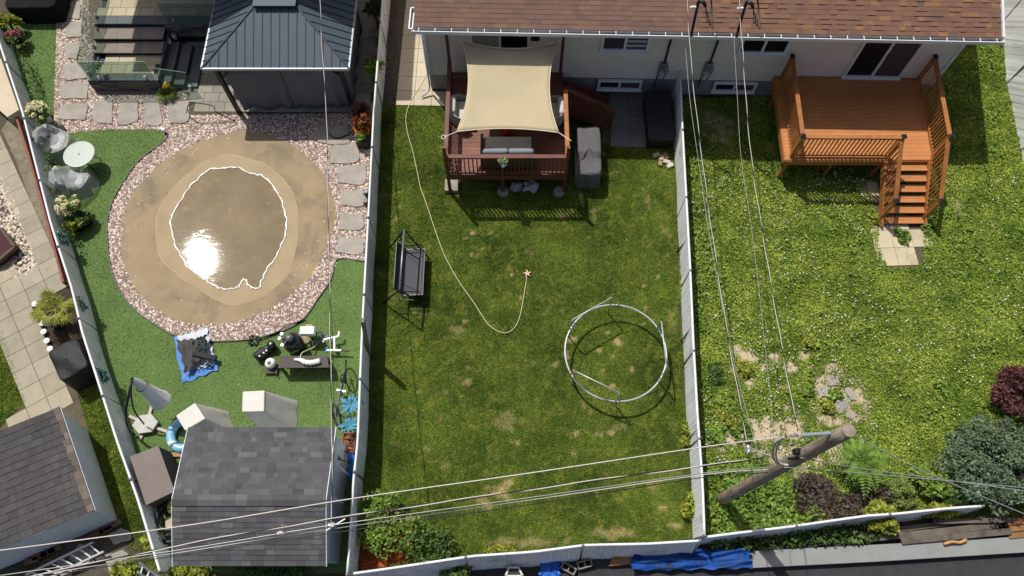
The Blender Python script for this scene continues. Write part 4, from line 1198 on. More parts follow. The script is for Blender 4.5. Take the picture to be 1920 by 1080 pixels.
# ---------------------------------------------------------------- swing bench
sw = thing('swing_bench', 'black garden swing bench without canopy by the middle fence', 'swing bench', P(760, 520, 0))
t0, t1 = P(758, 431, 1.5), P(749, 543, 1.5)
mb = MB(); mb.tube([t0, t1], .028, 8); mb.build('top_bar', m_galv, sw, smooth=True)
for tp, fa, fb in ((t0, P(731, 464, 0), P(804, 484, 0)), (t1, P(718, 568, 0), P(798, 575, 0))):
    for f in (fa, fb):
        mb = MB(); mb.tube([tp, f], .025, 8); mb.build('leg', m_blackm, sw, smooth=True)
    mb = MB(); mb.tube([tp.lerp(fa, .62), tp.lerp(fb, .62)], .016, 6); mb.build('cross_brace', m_blackm, sw)
ya, yb = P(760, 466, .5).y, P(752, 552, .5).y
xs = (t0.x + t1.x) / 2 + .14
m_sling = M('charcoal_sling', (70, 70, 74), .75, .1, 4, fine=.15); m_sling2 = M('dark_sling', (52, 53, 57), .75, .1, 4)
mb = MB(); mb.grid([[(xs + .38, y, .48), (xs + .2, y, .455), (xs, y, .44), (xs - .2, y, .43)] for y in (ya, (ya + yb) / 2, yb)]); mb.build('seat', m_sling, sw, thick=.012)
mb = MB(); mb.grid([[(xs - .2, y, .44), (xs - .3, y, .66), (xs - .42, y, .95)] for y in (ya, (ya + yb) / 2, yb)]); mb.build('backrest', m_sling2, sw, thick=.012)
mb = MB(); mb.tube([(xs + .38, ya, .48), (xs + .38, yb, .48)], .016, 6); mb.tube([(xs - .42, ya, .95), (xs - .42, yb, .95)], .016, 6)
for y in (ya, yb): mb.tube([(xs + .38, y, .48), (xs - .2, y, .43), (xs - .42, y, .95)], .016, 6)
mb.tube([(xs + .3, ya, .5), (xs + .3, yb, .5)], .012, 6)
mb.build('seat_frame', M('grey_metal', (70, 70, 74), .4, .1, 8, metal=.3), sw)
for y, tp in ((ya, t0), (yb, t1)):
    mb = MB(); mb.tube([(xs + .3, y, .48), (xs + .3, y, .7), (xs - .3, y, .72)], .016, 6); mb.build('armrest', m_blackm, sw)
    q = tp.lerp(t1 if tp == t0 else t0, .1)
    for dx in (.3, -.32):
        mb = MB(); mb.tube([(xs + dx, y, .72), q], .008, 6); mb.build('hanger', m_blackm, sw)
# ---------------------------------------------------------------- bare trampoline frame
m_tube = M('galvanised_tube', (176, 178, 178), .4, .12, 3, metal=.35, stain=((140, 96, 60), 3, .62, .7))
tr = thing('trampoline_frame', 'bare round steel trampoline frame standing upside down on the lawn', 'trampoline frame', P(1155, 670, 0))
ctr = (P(1060, 661, .65) + P(1250, 661, .65) + P(1154, 571, .65) + P(1154, 752, .65)) / 4
RX = 1.45
mb = MB(); mb.tube([(ctr.x + RX * math.cos(a), ctr.y + RX * math.sin(a), .65) for a in [2 * math.pi * i / 72 for i in range(72)]], .03, 8, closed=True); mb.build('ring', m_tube, tr, smooth=True)
for i in range(6):
    a = R(25 + 60 * i); mb = MB(); mb.tube([(ctr.x + RX * math.cos(a + d), ctr.y + RX * math.sin(a + d), .65) for d in (-.05, 0, .05)], .038, 8); mb.build('ring_socket', m_galv, tr, smooth=True)
for (a, b) in (((1149.6, 556.3), (1071, 601)), ((1240, 600), (1250.4, 691)), ((1079, 696), (1165.5, 739))):
    A, B = P(*a, 1.3), P(*b, 1.3)
    def side(p):
        return Vector((p.x, p.y, 0))
    mid = (A + B) / 2
    path = [Vector((A.x, A.y, 0)), Vector((A.x, A.y, 1.2)), A.lerp(B, .04), mid, B.lerp(A, .04), Vector((B.x, B.y, 1.2)), Vector((B.x, B.y, 0))]
    mb = MB(); mb.tube(path, .021, 8); mb.build('leg', m_tube, tr, smooth=True)
# ---------------------------------------------------------------- gazebo
gz = thing('gazebo', 'charcoal metal roofed gazebo with grey curtains beside the terrace', 'gazebo', (-7.4, 17.35, 0))
x0, x1, y0, y1, ze, zr = -9.68, -5.08, 15.44, 19.3, 2.32, 3.12
rx0, rx1, ry = -7.92, -6.84, 17.37
m_gr = M('blue_grey_metal', (72, 84, 94), .55, .1, 2, metal=.1, fine=.06); m_rib = M('dark_seam', (44, 52, 62), .5, .1, 5)
mb = MB()
E = [(x0, y0, ze), (x1, y0, ze), (x1, y1, ze), (x0, y1, ze), (rx0, ry, zr), (rx1, ry, zr)]
mb.add(E, [(0, 1, 5, 4), (1, 2, 5), (2, 3, 4, 5), (3, 0, 4), (3, 2, 1, 0)]); mb.build('roof', m_gr, gz)
mb = MB(); V_ = [Vector(e) for e in E]
up = Vector((0, 0, .012))
for a, b in ((0, 4), (1, 5), (2, 5), (3, 4), (4, 5)): mb.bar(V_[a] + up, V_[b] + up, .05, .03)
n = 17
for i in range(1, n):
    x = x0 + (x1 - x0) * i / n
    if x < rx0: t = (x - x0) / (rx0 - x0)
    elif x > rx1: t = (x1 - x) / (x1 - rx1)
    else: t = 1
    for ya_, s in ((y0, 1), (y1, -1)):
        mb.bar(Vector((x, ya_ + s * .02, ze + .012)), Vector((x, ya_ + (ry - ya_) * t, ze + (zr - ze) * t + .012)), .022, .022)
n = 14
for i in range(1, n):
    y = y0 + (y1 - y0) * i / n
    t = (y - y0) / (ry - y0) if y < ry else (y1 - y) / (y1 - ry)
    for xa, xb in ((x0, rx0), (x1, rx1)):
        mb.bar(Vector((xa, y, ze + .012)), Vector((xa + (xb - xa) * t, y, ze + (zr - ze) * t + .012)), .022, .022)
mb.build('roof_seams', m_rib, gz)
mb = MB(); mb.box(((rx0 + rx1) / 2, ry - 0.02, zr + .05), (rx1 - rx0 + .25, .42, .05)); mb.build('ridge_cap', m_gr, gz)
m_eave = M('eave_gutter', (150, 158, 166), .4, .1, 3, metal=.3)
mb = MB()
for a, b in ((0, 1), (1, 2), (2, 3), (3, 0)): mb.bar(V_[a] - up * 3, V_[b] - up * 3, .05, .1)
mb.build('eave_trim', m_eave, gz)
px = ((-9.28, 15.5), (-5.42, 15.62), (-5.42, 19.0), (-9.28, 19.0))
for x, y in px:
    mb = MB(); mb.box((x, y, ze / 2), (.13, .13, ze)); mb.build('post', m_blackm, gz, bevel=.01)
mb = MB()
for i in range(4):
    a, b = px[i], px[(i + 1) % 4]; mb.bar((a[0], a[1], ze - .12), (b[0], b[1], ze - .12), .06, .12)
    d = Vector((b[0] - a[0], b[1] - a[1], 0)).normalized()
    for p, s in ((a, 1), (b, -1)): mb.bar((p[0], p[1], ze - .6), (p[0] + d.x * s * .45, p[1] + d.y * s * .45, ze - .14), .05, .05)
mb.build('beam', m_blackm, gz)
m_curt = M('grey_curtain', (100, 99, 104), .85, .15, .8, fine=.1, fscale=30)
def curtain(a, b, label=None, k=9, sag=.1):
    a, b = Vector((*a, 0)), Vector((*b, 0)); L = (b - a).length; d = (b - a) / L; nn = Vector((-d.y, d.x, 0)); rows = []
    m = int(L / .06)
    for j in range(8):
        v = j / 7; row = []
        for i in range(m + 1):
            u = i / m
            w = (.012 + .03 * v) * math.sin(u * L * k + 1.4 * math.sin(u * 7) + a.x) - .05 * math.sin(math.pi * v) * math.sin(math.pi * u)
            q = a + d * (u * L) + nn * w
            row.append((q.x, q.y, (ze - .15) * (1 - v) + v * (.06 + sag * abs(math.sin(2 * math.pi * u)))))
        rows.append(row)
    mb = MB(); mb.grid(rows); mb.build('curtain', m_curt, gz, smooth=True, thick=.006)
curtain((-9.1, 15.56), (-7.35, 15.6)); curtain((-7.33, 15.6), (-5.5, 15.66)); curtain((-5.4, 15.8), (-5.4, 18.9)); curtain((-9.22, 17.5), (-9.22, 18.9)); curtain((-9.1, 18.95), (-5.5, 18.95))
# ---------------------------------------------------------------- stone terrace with glass railing
tc = thing('stone_terrace', 'stone clad terrace with wide steps and glass railing at the pool house', 'terrace', (-13.2, 17.8, 0))
m_dtile = M('bluestone', (98, 102, 102), .8, .2, 2, island=.08); m_ptile = M('pale_tile', (178, 168, 140), .8, .12, 2, island=.1)
m_clad = M('ledge_stone', (92, 86, 80), .85, cols=[(70, 66, 64), (96, 90, 84), (118, 108, 98), (84, 80, 78), (60, 58, 58), (132, 120, 104)], bump=.6, bscale=25, fine=.25)
def slabpoly(x0, y0, x1, y1, ztop, zb, mat, name, border=.16):
    mb = MB(); mb.box(((x0 + x1) / 2, (y0 + y1) / 2, (ztop + zb) / 2 - .01), (x1 - x0, y1 - y0, ztop - zb - .02)); core = mb.build(name, m_blackm, tc)
    return core
LXa, LXb = -14.4, -12.0
levels = [(.95, 18.51, 21.6), (.80, 18.0, 18.51), (.65, 17.52, 18.0), (.50, 16.47, 17.52)]
for z, ya_, yb_ in levels:
    xb_ = -9.9 if z > .9 else LXb
    mb = MB(); mb.box(((LXa + xb_) / 2, (ya_ + yb_) / 2, (z - .04) / 2), (xb_ - LXa, yb_ - ya_, z - .04)); mb.build('step_core', m_blackm, tc)
    if z > .9:
        mb = MB(); tiles(mb, (LXa, ya_ + .34), 0, 9, 8, .5, .36, z, .014, .04, None, .5, .002, 3); mb.build('terrace_tiles', m_ptile, tc)
        mb = MB(); tiles(mb, (LXa, ya_ - .02), 0, 6, 1, .75, .36, z, .012, .045); mb.build('coping', m_dtile, tc)
    elif z > .55:
        mb = MB(); tiles(mb, (LXa, ya_ - .03), 0, 3, 1, .8, yb_ - ya_ + .03, z, .01, .045); mb.build('tread', M('tread_tile', (132, 122, 112), .8, .15, 3, island=.08), tc)
    else:
        mb = MB(); tiles(mb, (LXa + .2, ya_ + .26), 0, 4, 2, .5, .4, z, .014, .04, None, .4, .002, 5); mb.build('landing_tiles', m_ptile, tc)
        mb = MB(); tiles(mb, (LXa, ya_ - .03), 0, 3, 1, .8, .28, z, .012, .045); tiles(mb, (LXa, ya_ + .26), 0, 1, 2, .2, .4, z, .012, .045); mb.build('coping', m_dtile, tc)
def ledge(x0, x1, y, z0, z1, seed, ax='x'):
    rr = random.Random(seed); mb = MB(); z = z0
    while z < z1 - .01:
        h = min(rr.choice((.05, .06, .075)), z1 - z); x = x0
        while x < x1 - .01:
            w = min(rr.uniform(.12, .42), x1 - x); d = rr.uniform(.03, .06)
            if ax == 'x': mb.box((x + w / 2, y - d / 2, z + h / 2), (w - .006, d, h - .005))
            else: mb.box((y + d / 2, x + w / 2, z + h / 2), (d, w - .006, h - .005))
            x += w
        z += h
    return mb.build('stone_cladding', m_clad, tc)
ledge(LXa, LXb, 16.46, 0, .45, 2); ledge(LXb, -9.95, 18.5, .36, .9, 3); ledge(16.5, 18.5, LXb + .0, .40, .60, 6, 'y')
for i, (xa, xb, z) in enumerate(((-12.0, -11.63, .375), (-11.6, -11.23, .25), (-11.2, -10.83, .125))):
    mb = MB(); mb.box(((xa + xb) / 2, 17.35, z / 2 + (.0)), (xb - xa, 1.75, z)); mb.build('side_step', m_dtile, tc, bevel=.008)
m_gl = glassmat('clear_glass', (120, 150, 140), .03, False, .14); m_clamp = M('steel_clamp', (196, 196, 200), .25, .1, 10, metal=.7)
gcount = [0]
def glass(a, b, za, zb, h, label):
    t = thing('glass_panel', label, 'glass railing', (a[0], a[1], za), 'glass railing panels round the terrace')
    mb = MB(); d = Vector((b[0] - a[0], b[1] - a[1], 0)).normalized(); nn = Vector((-d.y, d.x, 0)) * .006
    a3, b3 = Vector((a[0], a[1], za)), Vector((b[0], b[1], zb)); u = Vector((0, 0, h))
    mb.add([a3 - nn, b3 - nn, b3 - nn + u, a3 - nn + u, a3 + nn, b3 + nn, b3 + nn + u, a3 + nn + u], [(0, 1, 2, 3), (7, 6, 5, 4), (0, 4, 5, 1), (3, 2, 6, 7), (1, 5, 6, 2), (0, 3, 7, 4)])
    mb.build('pane', m_gl, t)
    mb = MB(); mb.bar(a3 + u + Vector((0,0,.006)), b3 + u + Vector((0,0,.006)), .016, .012); mb.build('edge_strip', M('glass_edge', (120, 150, 142), .2, .1, 8), t)
    for f in (.14, .86):
        p = a3.lerp(b3, f); mb = MB(); mb.box((p.x, p.y, p.z + .05), (.07, .07, .14)); mb.lathe((p.x, p.y, p.z + .12), [(.035, 0), (.02, .03)], 8); mb.build('clamp', m_clamp, t)
glass((LXa + .04, 18.6), (LXa + .04, 19.9), .96, .96, .85, 'glass railing panel highest on the terrace, cut off by the top of the photo')
glass((LXa + .04, 17.6), (LXa + .04, 18.55), .62, .92, .85, 'sloping glass railing panel along the left ends of the wide steps')
glass((LXa + .04, 16.55), (LXa + .04, 17.55), .52, .52, .85, 'glass railing panel on the left side of the landing')
glass((LXa + .12, 16.5), (LXb - .1, 16.5), .52, .52, .85, 'long glass railing panel above the stacked stone wall')
glass((-11.95, 16.44), (-10.9, 16.44), .3, .05, .85, 'sloping glass railing panel at the foot of the dark side steps')
glass((-11.9, 18.56), (-9.95, 18.56), .96, .96, .85, 'glass railing panel in shade between steps and gazebo')
# ---------------------------------------------------------------- sheds
m_shg = M('charcoal_shingle', (90, 90, 93), .9, stain=((66, 66, 67), .8, .54, .45), cols=[(65, 65, 67), (74, 74, 76), (81, 81, 83), (70, 70, 73), (87, 87, 88), (76, 76, 79), (96, 96, 96), (68, 68, 70)], fine=.25, fscale=60)
m_shl = M('grey_brown_shingle', (84, 78, 76), .9, stain=((88, 84, 80), 1.1, .55, .5), cols=[(62, 61, 61), (71, 69, 68), (66, 65, 64), (74, 73, 71), (60, 59, 59)], fine=.35, fscale=55)
m_bluew = M('pale_blue_siding', (206, 216, 222), .55, .1, 1.5, stain=((120, 120, 116), 2, .62, .4))
m_whitew = M('white_shed_wall', (236, 239, 240), .6, .1, 1.2, stain=((168, 162, 140), 1.6, .6, .4))
sh = thing('garden_shed', 'garden shed with charcoal shingle gable roof beside the middle fence', 'shed', (-6.4, 2.6, 0))
ax, bx_ = -8.1, -4.45
yn, yr, ys = 4.25, 2.36, .93
za, zr_ = 2.0, 2.66
mb = MB(); mb.prism([(ax + .1, ys + .15), (bx_ - .12, ys + .15), (bx_ - .12, yn - .15), (ax + .1, yn - .15)], 0, 2.0)
mb.add([(bx_ - .12, ys + .15, 2.0), (bx_ - .12, yn - .15, 2.0), (bx_ - .12, yr, 2.58)], [(0, 1, 2)]); mb.add([(ax + .1, ys + .15, 2.0), (ax + .1, yn - .15, 2.0), (ax + .1, yr, 2.58)], [(2, 1, 0)])
mb.build('wall', m_bluew, sh)
mb = MB(); shingles(mb, (bx_ - .08, yn, za), (ax - .2, yn, za), (ax, yr, zr_), (bx_, yr, zr_), 14, .22, .012, 4, .003, .55)
shingles(mb, (ax, ys, za), (bx_, ys, za), (bx_, yr, zr_), (ax, yr, zr_), 12, .26, .014, 6, .003, .5)
i = 0
x = ax
while x < bx_ - .05:
    w = min(.3, bx_ - x); mb.add([(x, yr - .13, zr_ - .02), (x + w - .004, yr - .13, zr_ - .02), (x + w - .004, yr, zr_ + .03), (x, yr, zr_ + .03), (x, yr + .13, zr_ - .02), (x + w - .004, yr + .13, zr_ - .02)], [(0, 1, 2, 3), (3, 2, 5, 4)]); x += .3
mb.build('roof', m_shg, sh)
mb = MB()
for x in (ax - .01, bx_ + .01):
    mb = MB(); mb.bar((x - (.2 if x < -6 else .08), yn, za - .06), (x, yr, zr_ - .06), .03, .1); mb.bar((x, ys, za - .06), (x, yr, zr_ - .06), .03, .1); mb.build('rake_trim', m_bluew, sh)
mb = MB(); mb.bar((bx_ + .03, 3.3, .0), (bx_ + .03, 3.3, 1.95), .05, .05); mb.bar((bx_ - .05, 2.5, 1.0), (bx_ - .05, 2.5, 1.9), .3, .03); mb.build('corner_trim', m_white, sh)
ls = thing('garden_shed', 'white walled shed with worn grey brown shingle roof, cut off by the left edge', 'shed', (-12.2, 3, 0))
A, B, C_, D_ = P(-130, 1080, 1.4), P(178, 957, 1.4), P(112, 763, 1.62), P(-190, 882, 1.62)
d1 = (A - B).normalized()
mb = MB(); shingles(mb, A, B, C_, D_, 15, .24, .014, 9, .004, .35); mb.build('roof', m_shl, ls)
mb = MB(); u = (B - A).normalized(); rr = random.Random(5)
for k in range(16):
    p = B.lerp(C_, k / 16); q = B.lerp(C_, (k + 1) / 16); w = rr.uniform(.10, .2)
    mb.add([p + Vector((0, 0, .035)), q + Vector((0, 0, .035)), q - u * w + Vector((0, 0, .03)), p - u * w + Vector((0, 0, .03)), p, q], [(0, 1, 2, 3), (4, 5, 1, 0)])
mb.build('rake_shingles', M('worn_shingle', (110, 96, 84), .9, cols=[(98, 90, 82), (84, 78, 72), (116, 104, 92), (90, 82, 76)], fine=.4), ls)
g0, g1, g2 = P(221, 976, 0), P(165, 808, 0), P(-100, 1110, 0)
mb = MB()
bq, cq, aq, dq = B + Vector((-.02, .03, -.03)), C_ + Vector((-.02, -.03, -.03)), A + Vector((0, .04, -.03)), D_ + Vector((0, 0, -.03))
g3 = g1 + (g2 - g0)
mb.add([g0, g1, g3, g2, bq, cq, dq, aq], [(0, 1, 5, 4), (1, 2, 6, 5), (2, 3, 7, 6), (3, 0, 4, 7)]); mb.build('wall', m_whitew, ls)
mb = MB(); mb.bar(B + Vector((.0, 0, -.05)), C_ + Vector((0, 0, -.05)), .03, .09); mb.bar(A + Vector((0, 0, -.05)), B + Vector((0, 0, -.05)), .03, .09); mb.build('roof_trim', m_white, ls)
# ---------------------------------------------------------------- covered things in the pool yard
m_wcov = M('white_cover', (204, 202, 194), .7, .06, 4, bump=.2, bscale=20); m_shcov = M('shaded_cover', (188, 184, 176), .75, .1, 2, bump=.3, bscale=12, bdist=.03)  # one white cover: sunlit tops and shaded sides put into the colours
def tallcover(label, topq, zt, foot, zmid=None):
    """a tall stack under a tapering cover with a flat square top painted sunlit"""
    t = thing('covered_stack', label, 'covered furniture', (sum(p[0] for p in foot) / len(foot), sum(p[1] for p in foot) / len(foot), 0), 'furniture covers by the shed, tops painted sunlit')
    T = [P(x, y, zt) for x, y in topq]; c = sum(T, Vector()) / 4
    F_ = [Vector((x, y, .02)) for x, y in foot]
    rows = []
    def ringpts(q, n=8):
        o = []
        for i in range(4):
            for k in range(n): o.append(q[i].lerp(q[(i + 1) % 4], k / n))
        return o
    tp, fp = ringpts(T), ringpts(F_)
    for j in range(8):
        v = j / 7; row = []
        for i, (a, b) in enumerate(zip(tp, fp)):
            q = a.lerp(b, v ** 1.1); q = q + Vector((math.sin(i * 1.3 + j * .5), math.cos(i * 1.7), 0)) * .02 * v
            row.append(q)
        rows.append(row + [row[0]])
    mb = MB(); mb.grid(rows); mb.build('skirt', m_shcov, t, smooth=True)
    mb = MB(); vs = [c + (p - c) * 1.03 for p in T]
    mb.prism([(p.x, p.y) for p in vs], zt - .05, zt + .03); mb.build('cap', m_wcov, t, bevel=.02)
tallcover('furniture cover with top painted sunlit white, standing alone in the middle of the turf by the shed', [(456, 735), (496, 733), (495, 771), (455, 772)], 1.15, [(-6.95, 5.4), (-6.15, 5.45), (-6.1, 4.5), (-6.9, 4.45)])
tallcover('furniture cover with top painted sunlit white, turned askew beside the blue swim ring', [(331, 780), (366, 756), (385, 785), (348, 807)], 1.15, [(-9.0, 4.85), (-8.1, 5.15), (-7.75, 4.45), (-8.6, 4.25)])
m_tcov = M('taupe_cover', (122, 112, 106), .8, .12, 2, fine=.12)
sb = thing('covered_box', 'taupe covered box between the left fence and the charcoal shed', 'covered box', P(290, 890, 0))
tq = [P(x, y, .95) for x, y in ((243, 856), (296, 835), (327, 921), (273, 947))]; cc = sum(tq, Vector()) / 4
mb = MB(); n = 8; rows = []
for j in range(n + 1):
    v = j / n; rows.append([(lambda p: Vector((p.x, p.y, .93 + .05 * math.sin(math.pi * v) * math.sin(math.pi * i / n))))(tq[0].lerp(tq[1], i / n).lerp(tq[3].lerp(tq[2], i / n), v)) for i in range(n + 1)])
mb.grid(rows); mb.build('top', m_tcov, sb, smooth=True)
mb = MB(); q = [cc + (p - cc) * .99 for p in tq]; mb.prism([(p.x, p.y) for p in q], 0, .92); mb.build('side', M('taupe_cover_shade', (74, 68, 64), .8, .15, 3, bump=.4, bscale=8, bdist=.04), sb, bevel=.03)  # sides repeat the top's taupe darkened, standing in for shade
# plastic covered chairs and glass table
m_plast = M('clear_plastic_cover', (214, 218, 216), .3, .12, 3, bump=.6, bscale=7, bdist=.05, spec=.6)
nt = m_plast.node_tree; b = nt.nodes['Principled BSDF']; t_ = nt.nodes.new('ShaderNodeBsdfTransparent'); mx = nt.nodes.new('ShaderNodeMixShader'); mx.inputs[0].default_value = .36
nt.links.new(t_.outputs[0], mx.inputs[1]); nt.links.new(b.outputs[0], mx.inputs[2]); nt.links.new(mx.outputs[0], nt.nodes['Material Output'].inputs['Surface'])
def covchair(label, px, py, rz, s=1.0):
    p = P(px, py, .3)
    t = thing('covered_chair', label, 'covered chair', (p.x, p.y, 0), 'plastic covered chairs at the glass table', rz)
    mb = MB(); rbox(mb, (0, .05, .4), (.6, .55, .12), .05); mb.build('cushion', m_pil, t, local=True, smooth=True)
    mb = MB(); rbox(mb, (0, -.28, .66), (.6, .12, .5), .05); mb.build('backrest', m_blackm, t, local=True, smooth=True)
    rows = []; n = 20
    for k, z in ((.05, .96), (.45, .95), (.8, .88), (1, .68), (1.06, .4), (1.12, .15), (1.2, .05)):
        row = []
        for i in range(n):
            a = 2 * math.pi * i / n; f = 1 + .05 * math.sin(5 * a + k * 2) * (1.2 - z) + .02 * math.sin(11 * a)
            x, y = .46 * k * f * math.cos(a) * s, .52 * k * f * math.sin(a) * s
            zz = z - (.42 if (y > -.12 and z > .6) else 0) * min(1, (y + .12) / .2) * (z - .45) / .5
            row.append((x, y, max(zz, .03)))
        rows.append(row + [row[0]])
    mb = MB(); mb.grid(rows); mb.build('plastic_cover', m_plast, t, local=True)
covchair('chair under clear plastic above the round glass table, nearer the terrace', 104, 270, R(-100), 1.05)
covchair('chair under milky plastic below the round glass table', 137, 342, R(-60), 1.12)
tb = thing('garden_table', 'small round frosted glass garden table on the turf', 'table', P(152, 300, 0))
c = P(148, 289, .72); c = Vector((c.x, c.y, 0))
mb = MB(); mb.lathe((c.x, c.y, .715), [(.46, 0), (.47, .006), (.46, .012)], 40); mb.build('glass_top', M('frosted_glass', (148, 160, 150), .3, .2, 40, fine=.2, fscale=30, spec=.6), tb)
mb = MB(); mb.tube([(c.x + .475 * math.cos(a), c.y + .475 * math.sin(a), .722) for a in [2 * math.pi * i / 48 for i in range(48)]], .014, 6, closed=True); mb.build('rim', m_white, tb, smooth=True)
mb = MB(); mb.lathe((c.x, c.y, .728), [(.03, 0), (.02, .006)], 12); mb.build('hole_cap', m_black, tb)
for k in range(4):
    a = R(45 + 90 * k); mb = MB(); mb.tube([(c.x + .38 * math.cos(a), c.y + .38 * math.sin(a), .71), (c.x + .24 * math.cos(a), c.y + .24 * math.sin(a), .4), (c.x + .4 * math.cos(a), c.y + .4 * math.sin(a), 0)], .013, 6); mb.build('leg', m_blackm, tb, smooth=True)
# black covered table in the top left corner
tt = drape('covered_table', 'black covered round table in the top left corner of the photo', 'covered table', P(5, 20, .7).x, P(100, 20, .7).x, P(50, 16, .7).y, P(50, -60, .7).y, .75, M('black_cloth', (9, 9, 10), .95, .2, 3), 8, wr=.02)
# lights, lanterns, vases
m_lamp = M('white_globe', (232, 230, 226), .3, .03, 10)
def globe(px, py, label):
    p = P(px, py, .12); t = thing('garden_light', label, 'garden light', (p.x, p.y, 0), 'small white globe lights in the pool yard')
    mb = MB(); mb.blob((p.x, p.y, .16), (.075, .075, .075), 1, 0, 14, 8); mb.build('globe', m_lamp, t, smooth=True)
    mb = MB(); mb.tube([(p.x, p.y, 0), (p.x, p.y, .1)], .02, 8); mb.build('stake', m_black, t)
globe(111, 33, 'white globe light beside the black covered table'); globe(308, 245, 'white globe light at the turf tip near the sand circle'); globe(92, 212, 'pinkish white globe light in front of the upper hydrangea pot'); globe(98, 239, 'small globe light between hydrangea pot and plastic covered chair')
m_blgl = M('dark_lantern', (48, 44, 52), .4, .2, 8); m_bglass = M('blue_glass_disc', (120, 150, 176), .15, .2, 20)
for px, py, m_, lab in ((687, 361, m_bglass, 'small lantern with pale blue top on the stone by the fence'), (686, 379, M('brown_jar', (86, 66, 50), .4, .2, 8), 'small brown topped lantern just below the blue one by the fence')):
    p = P(px, py, .2); t = thing('lantern', label := lab, 'lantern', (p.x, p.y, 0), 'pair of lanterns by the fence')
    mb = MB(); mb.lathe((p.x, p.y, 0), [(.08, 0), (.085, .2), (.06, .24)], 12); mb.build('body', m_blgl, t)
    mb = MB(); mb.lathe((p.x, p.y, .24), [(.065, 0), (.05, .03)], 12); mb.build('top', m_, t)
for px, py, lab in ((325, 66, 'white ribbed vase on the dark side step, nearer the gazebo'), (316, 76, 'white ribbed vase on the dark side step, nearer the landing')):
    p = P(px, py, .55); t = thing('vase', lab, 'vase', (p.x, p.y, .375), 'two white vases on the dark steps')
    mb = MB(); mb.lathe((p.x, p.y, .375), [(.06, 0), (.075, .1), (.08, .2), (.065, .22), (.06, .2)], 14); mb.build('body', m_wcov, t, smooth=True)
    mb = MB(); mb.lathe((p.x, p.y, .565), [(.055, 0), (.05, .01)], 12); mb.build('soil', m_black, t)
# ---------------------------------------------------------------- pool equipment
ft = thing('sand_filter', 'upright black pool sand filter tank with pale label', 'pool filter', (0, 0, 0))
p = P(557, 652, 0); ft.location = p; FR[ft.name_full] = Matrix.Translation(p)
m_bplast = M('gloss_black_plastic', (26, 26, 29), .3, .2, 4, spec=.6)
mb = MB(); mb.lathe(p, [(.2, 0), (.24, .06), (.27, .12), (.285, .35), (.27, .58), (.2, .74), (.1, .8)], 24); mb.build('tank', m_bplast, ft, smooth=True)
mb = MB(); mb.lathe(p, [(.11, .8), (.12, .9), (.08, .94), (.03, .95)], 16); mb.tube([p + Vector((-.1, .0, .86)), p + Vector((-.26, -.02, .86))], .045, 8); mb.tube([p + Vector((-.06, -.08, .86)), p + Vector((-.16, -.2, .84))], .04, 8); mb.build('valve', M('grey_plastic', (86, 88, 92), .4, .1, 6), ft, smooth=True)
for q in ((-.26, -.02, .86), (-.17, -.21, .84), (-.2, .1, .9)):
    mb = MB(); mb.lathe(p + Vector(q) - Vector((0, 0, .04)), [(.05, 0), (.055, .08), (.04, .09)], 10); mb.build('pipe_union', m_lamp, ft)
mb = MB(); mb.box(p + Vector((.1, -.262, .45)), (.2, .015, .09), R(20)); mb.build('label_plate', M('label_grey', (150, 152, 150), .5), ft)
pm = thing('pool_pump', 'black pool pump lying on the turf beside the filter tank', 'pump', P(493, 662, 0))
a, b_ = P(480, 672, .16), P(510, 648, .2)
mb = MB(); mb.tube([a, a.lerp(b_, .15), a.lerp(b_, .6), a.lerp(b_, .65), b_], [.13, .155, .15, .11, .1], 16); mb.build('motor', m_bplast, pm, smooth=False)
d = (b_ - a).normalized(); s = d.cross(Vector((0, 0, 1)))
mb = MB()
for k in range(7):
    c = a.lerp(b_, .12 + .07 * k); mb.tube([c - d * .006, c + d * .006], .168, 16)
mb.build('cooling_fins', m_blackm, pm)
mb = MB(); mb.lathe(b_ + Vector((0, 0, -.16)), [(.1, 0), (.12, .2), (.12, .3), (.06, .33)], 14); mb.build('strainer_pot', m_bplast, pm, smooth=True)
mb = MB(); c = a.lerp(b_, .4); mb.box((c.x, c.y, .03), (.34, .22, .05), math.atan2(d.y, d.x)); mb.build('foot', m_black, pm)
for k in (.2, .45, .62):
    c = a.lerp(b_, k) + Vector((.06, -.05, .14)); mb = MB(); mb.blob(c, (.035, .03, .02), 2, .1, 8, 6); mb.build('knob', m_lamp, pm)
bn = thing('equipment_bench', 'dark slatted bench top beside the pool filter', 'bench', P(570, 690, 0))
q = [P2(x, y, .55) for x, y in ((526, 667), (613, 667), (617, 689), (521, 690))]
m_dgr = M('dark_grey_board', (86, 80, 76), .8, .15, 3, fine=.15)
mb = MB(); mb.prism(q, .5, .55); mb.build('top', m_dgr, bn, bevel=.006)
for i in range(4):
    cx_ = sum(t[0] for t in q) / 4; cy_ = sum(t[1] for t in q) / 4; x = q[i][0] + (cx_ - q[i][0]) * .08; y = q[i][1] + (cy_ - q[i][1]) * .16
    mb = MB(); mb.box((x, y, .25), (.07, .07, .5)); mb.build('leg', m_black, bn)
mb = MB(); mb.box(((q[0][0] + q[1][0]) / 2, (q[0][1] + q[2][1]) / 2, .2), (1.15, .2, .03)); mb.build('shelf', m_black, bn)
tr2 = thing('foot_step', 'low dark step under the white robot at the end of the bench', 'step', P(508, 690, 0))
q2 = [P2(x, y, .12) for x, y in ((497, 683), (521, 683), (519, 700), (495, 700))]
mb = MB(); mb.prism(q2, .09, .12); mb.build('board', m_dgr, tr2)
for k in (0, 1):
    mb = MB(); mb.box((q2[k][0] + (.05 if k == 0 else -.05), (q2[0][1] + q2[2][1]) / 2, .045), (.05, .22, .09)); mb.build('foot', m_black, tr2)
ro = thing('pool_robot', 'round white pool device with dark eye on the low step', 'pool device', P(508, 684, .12))
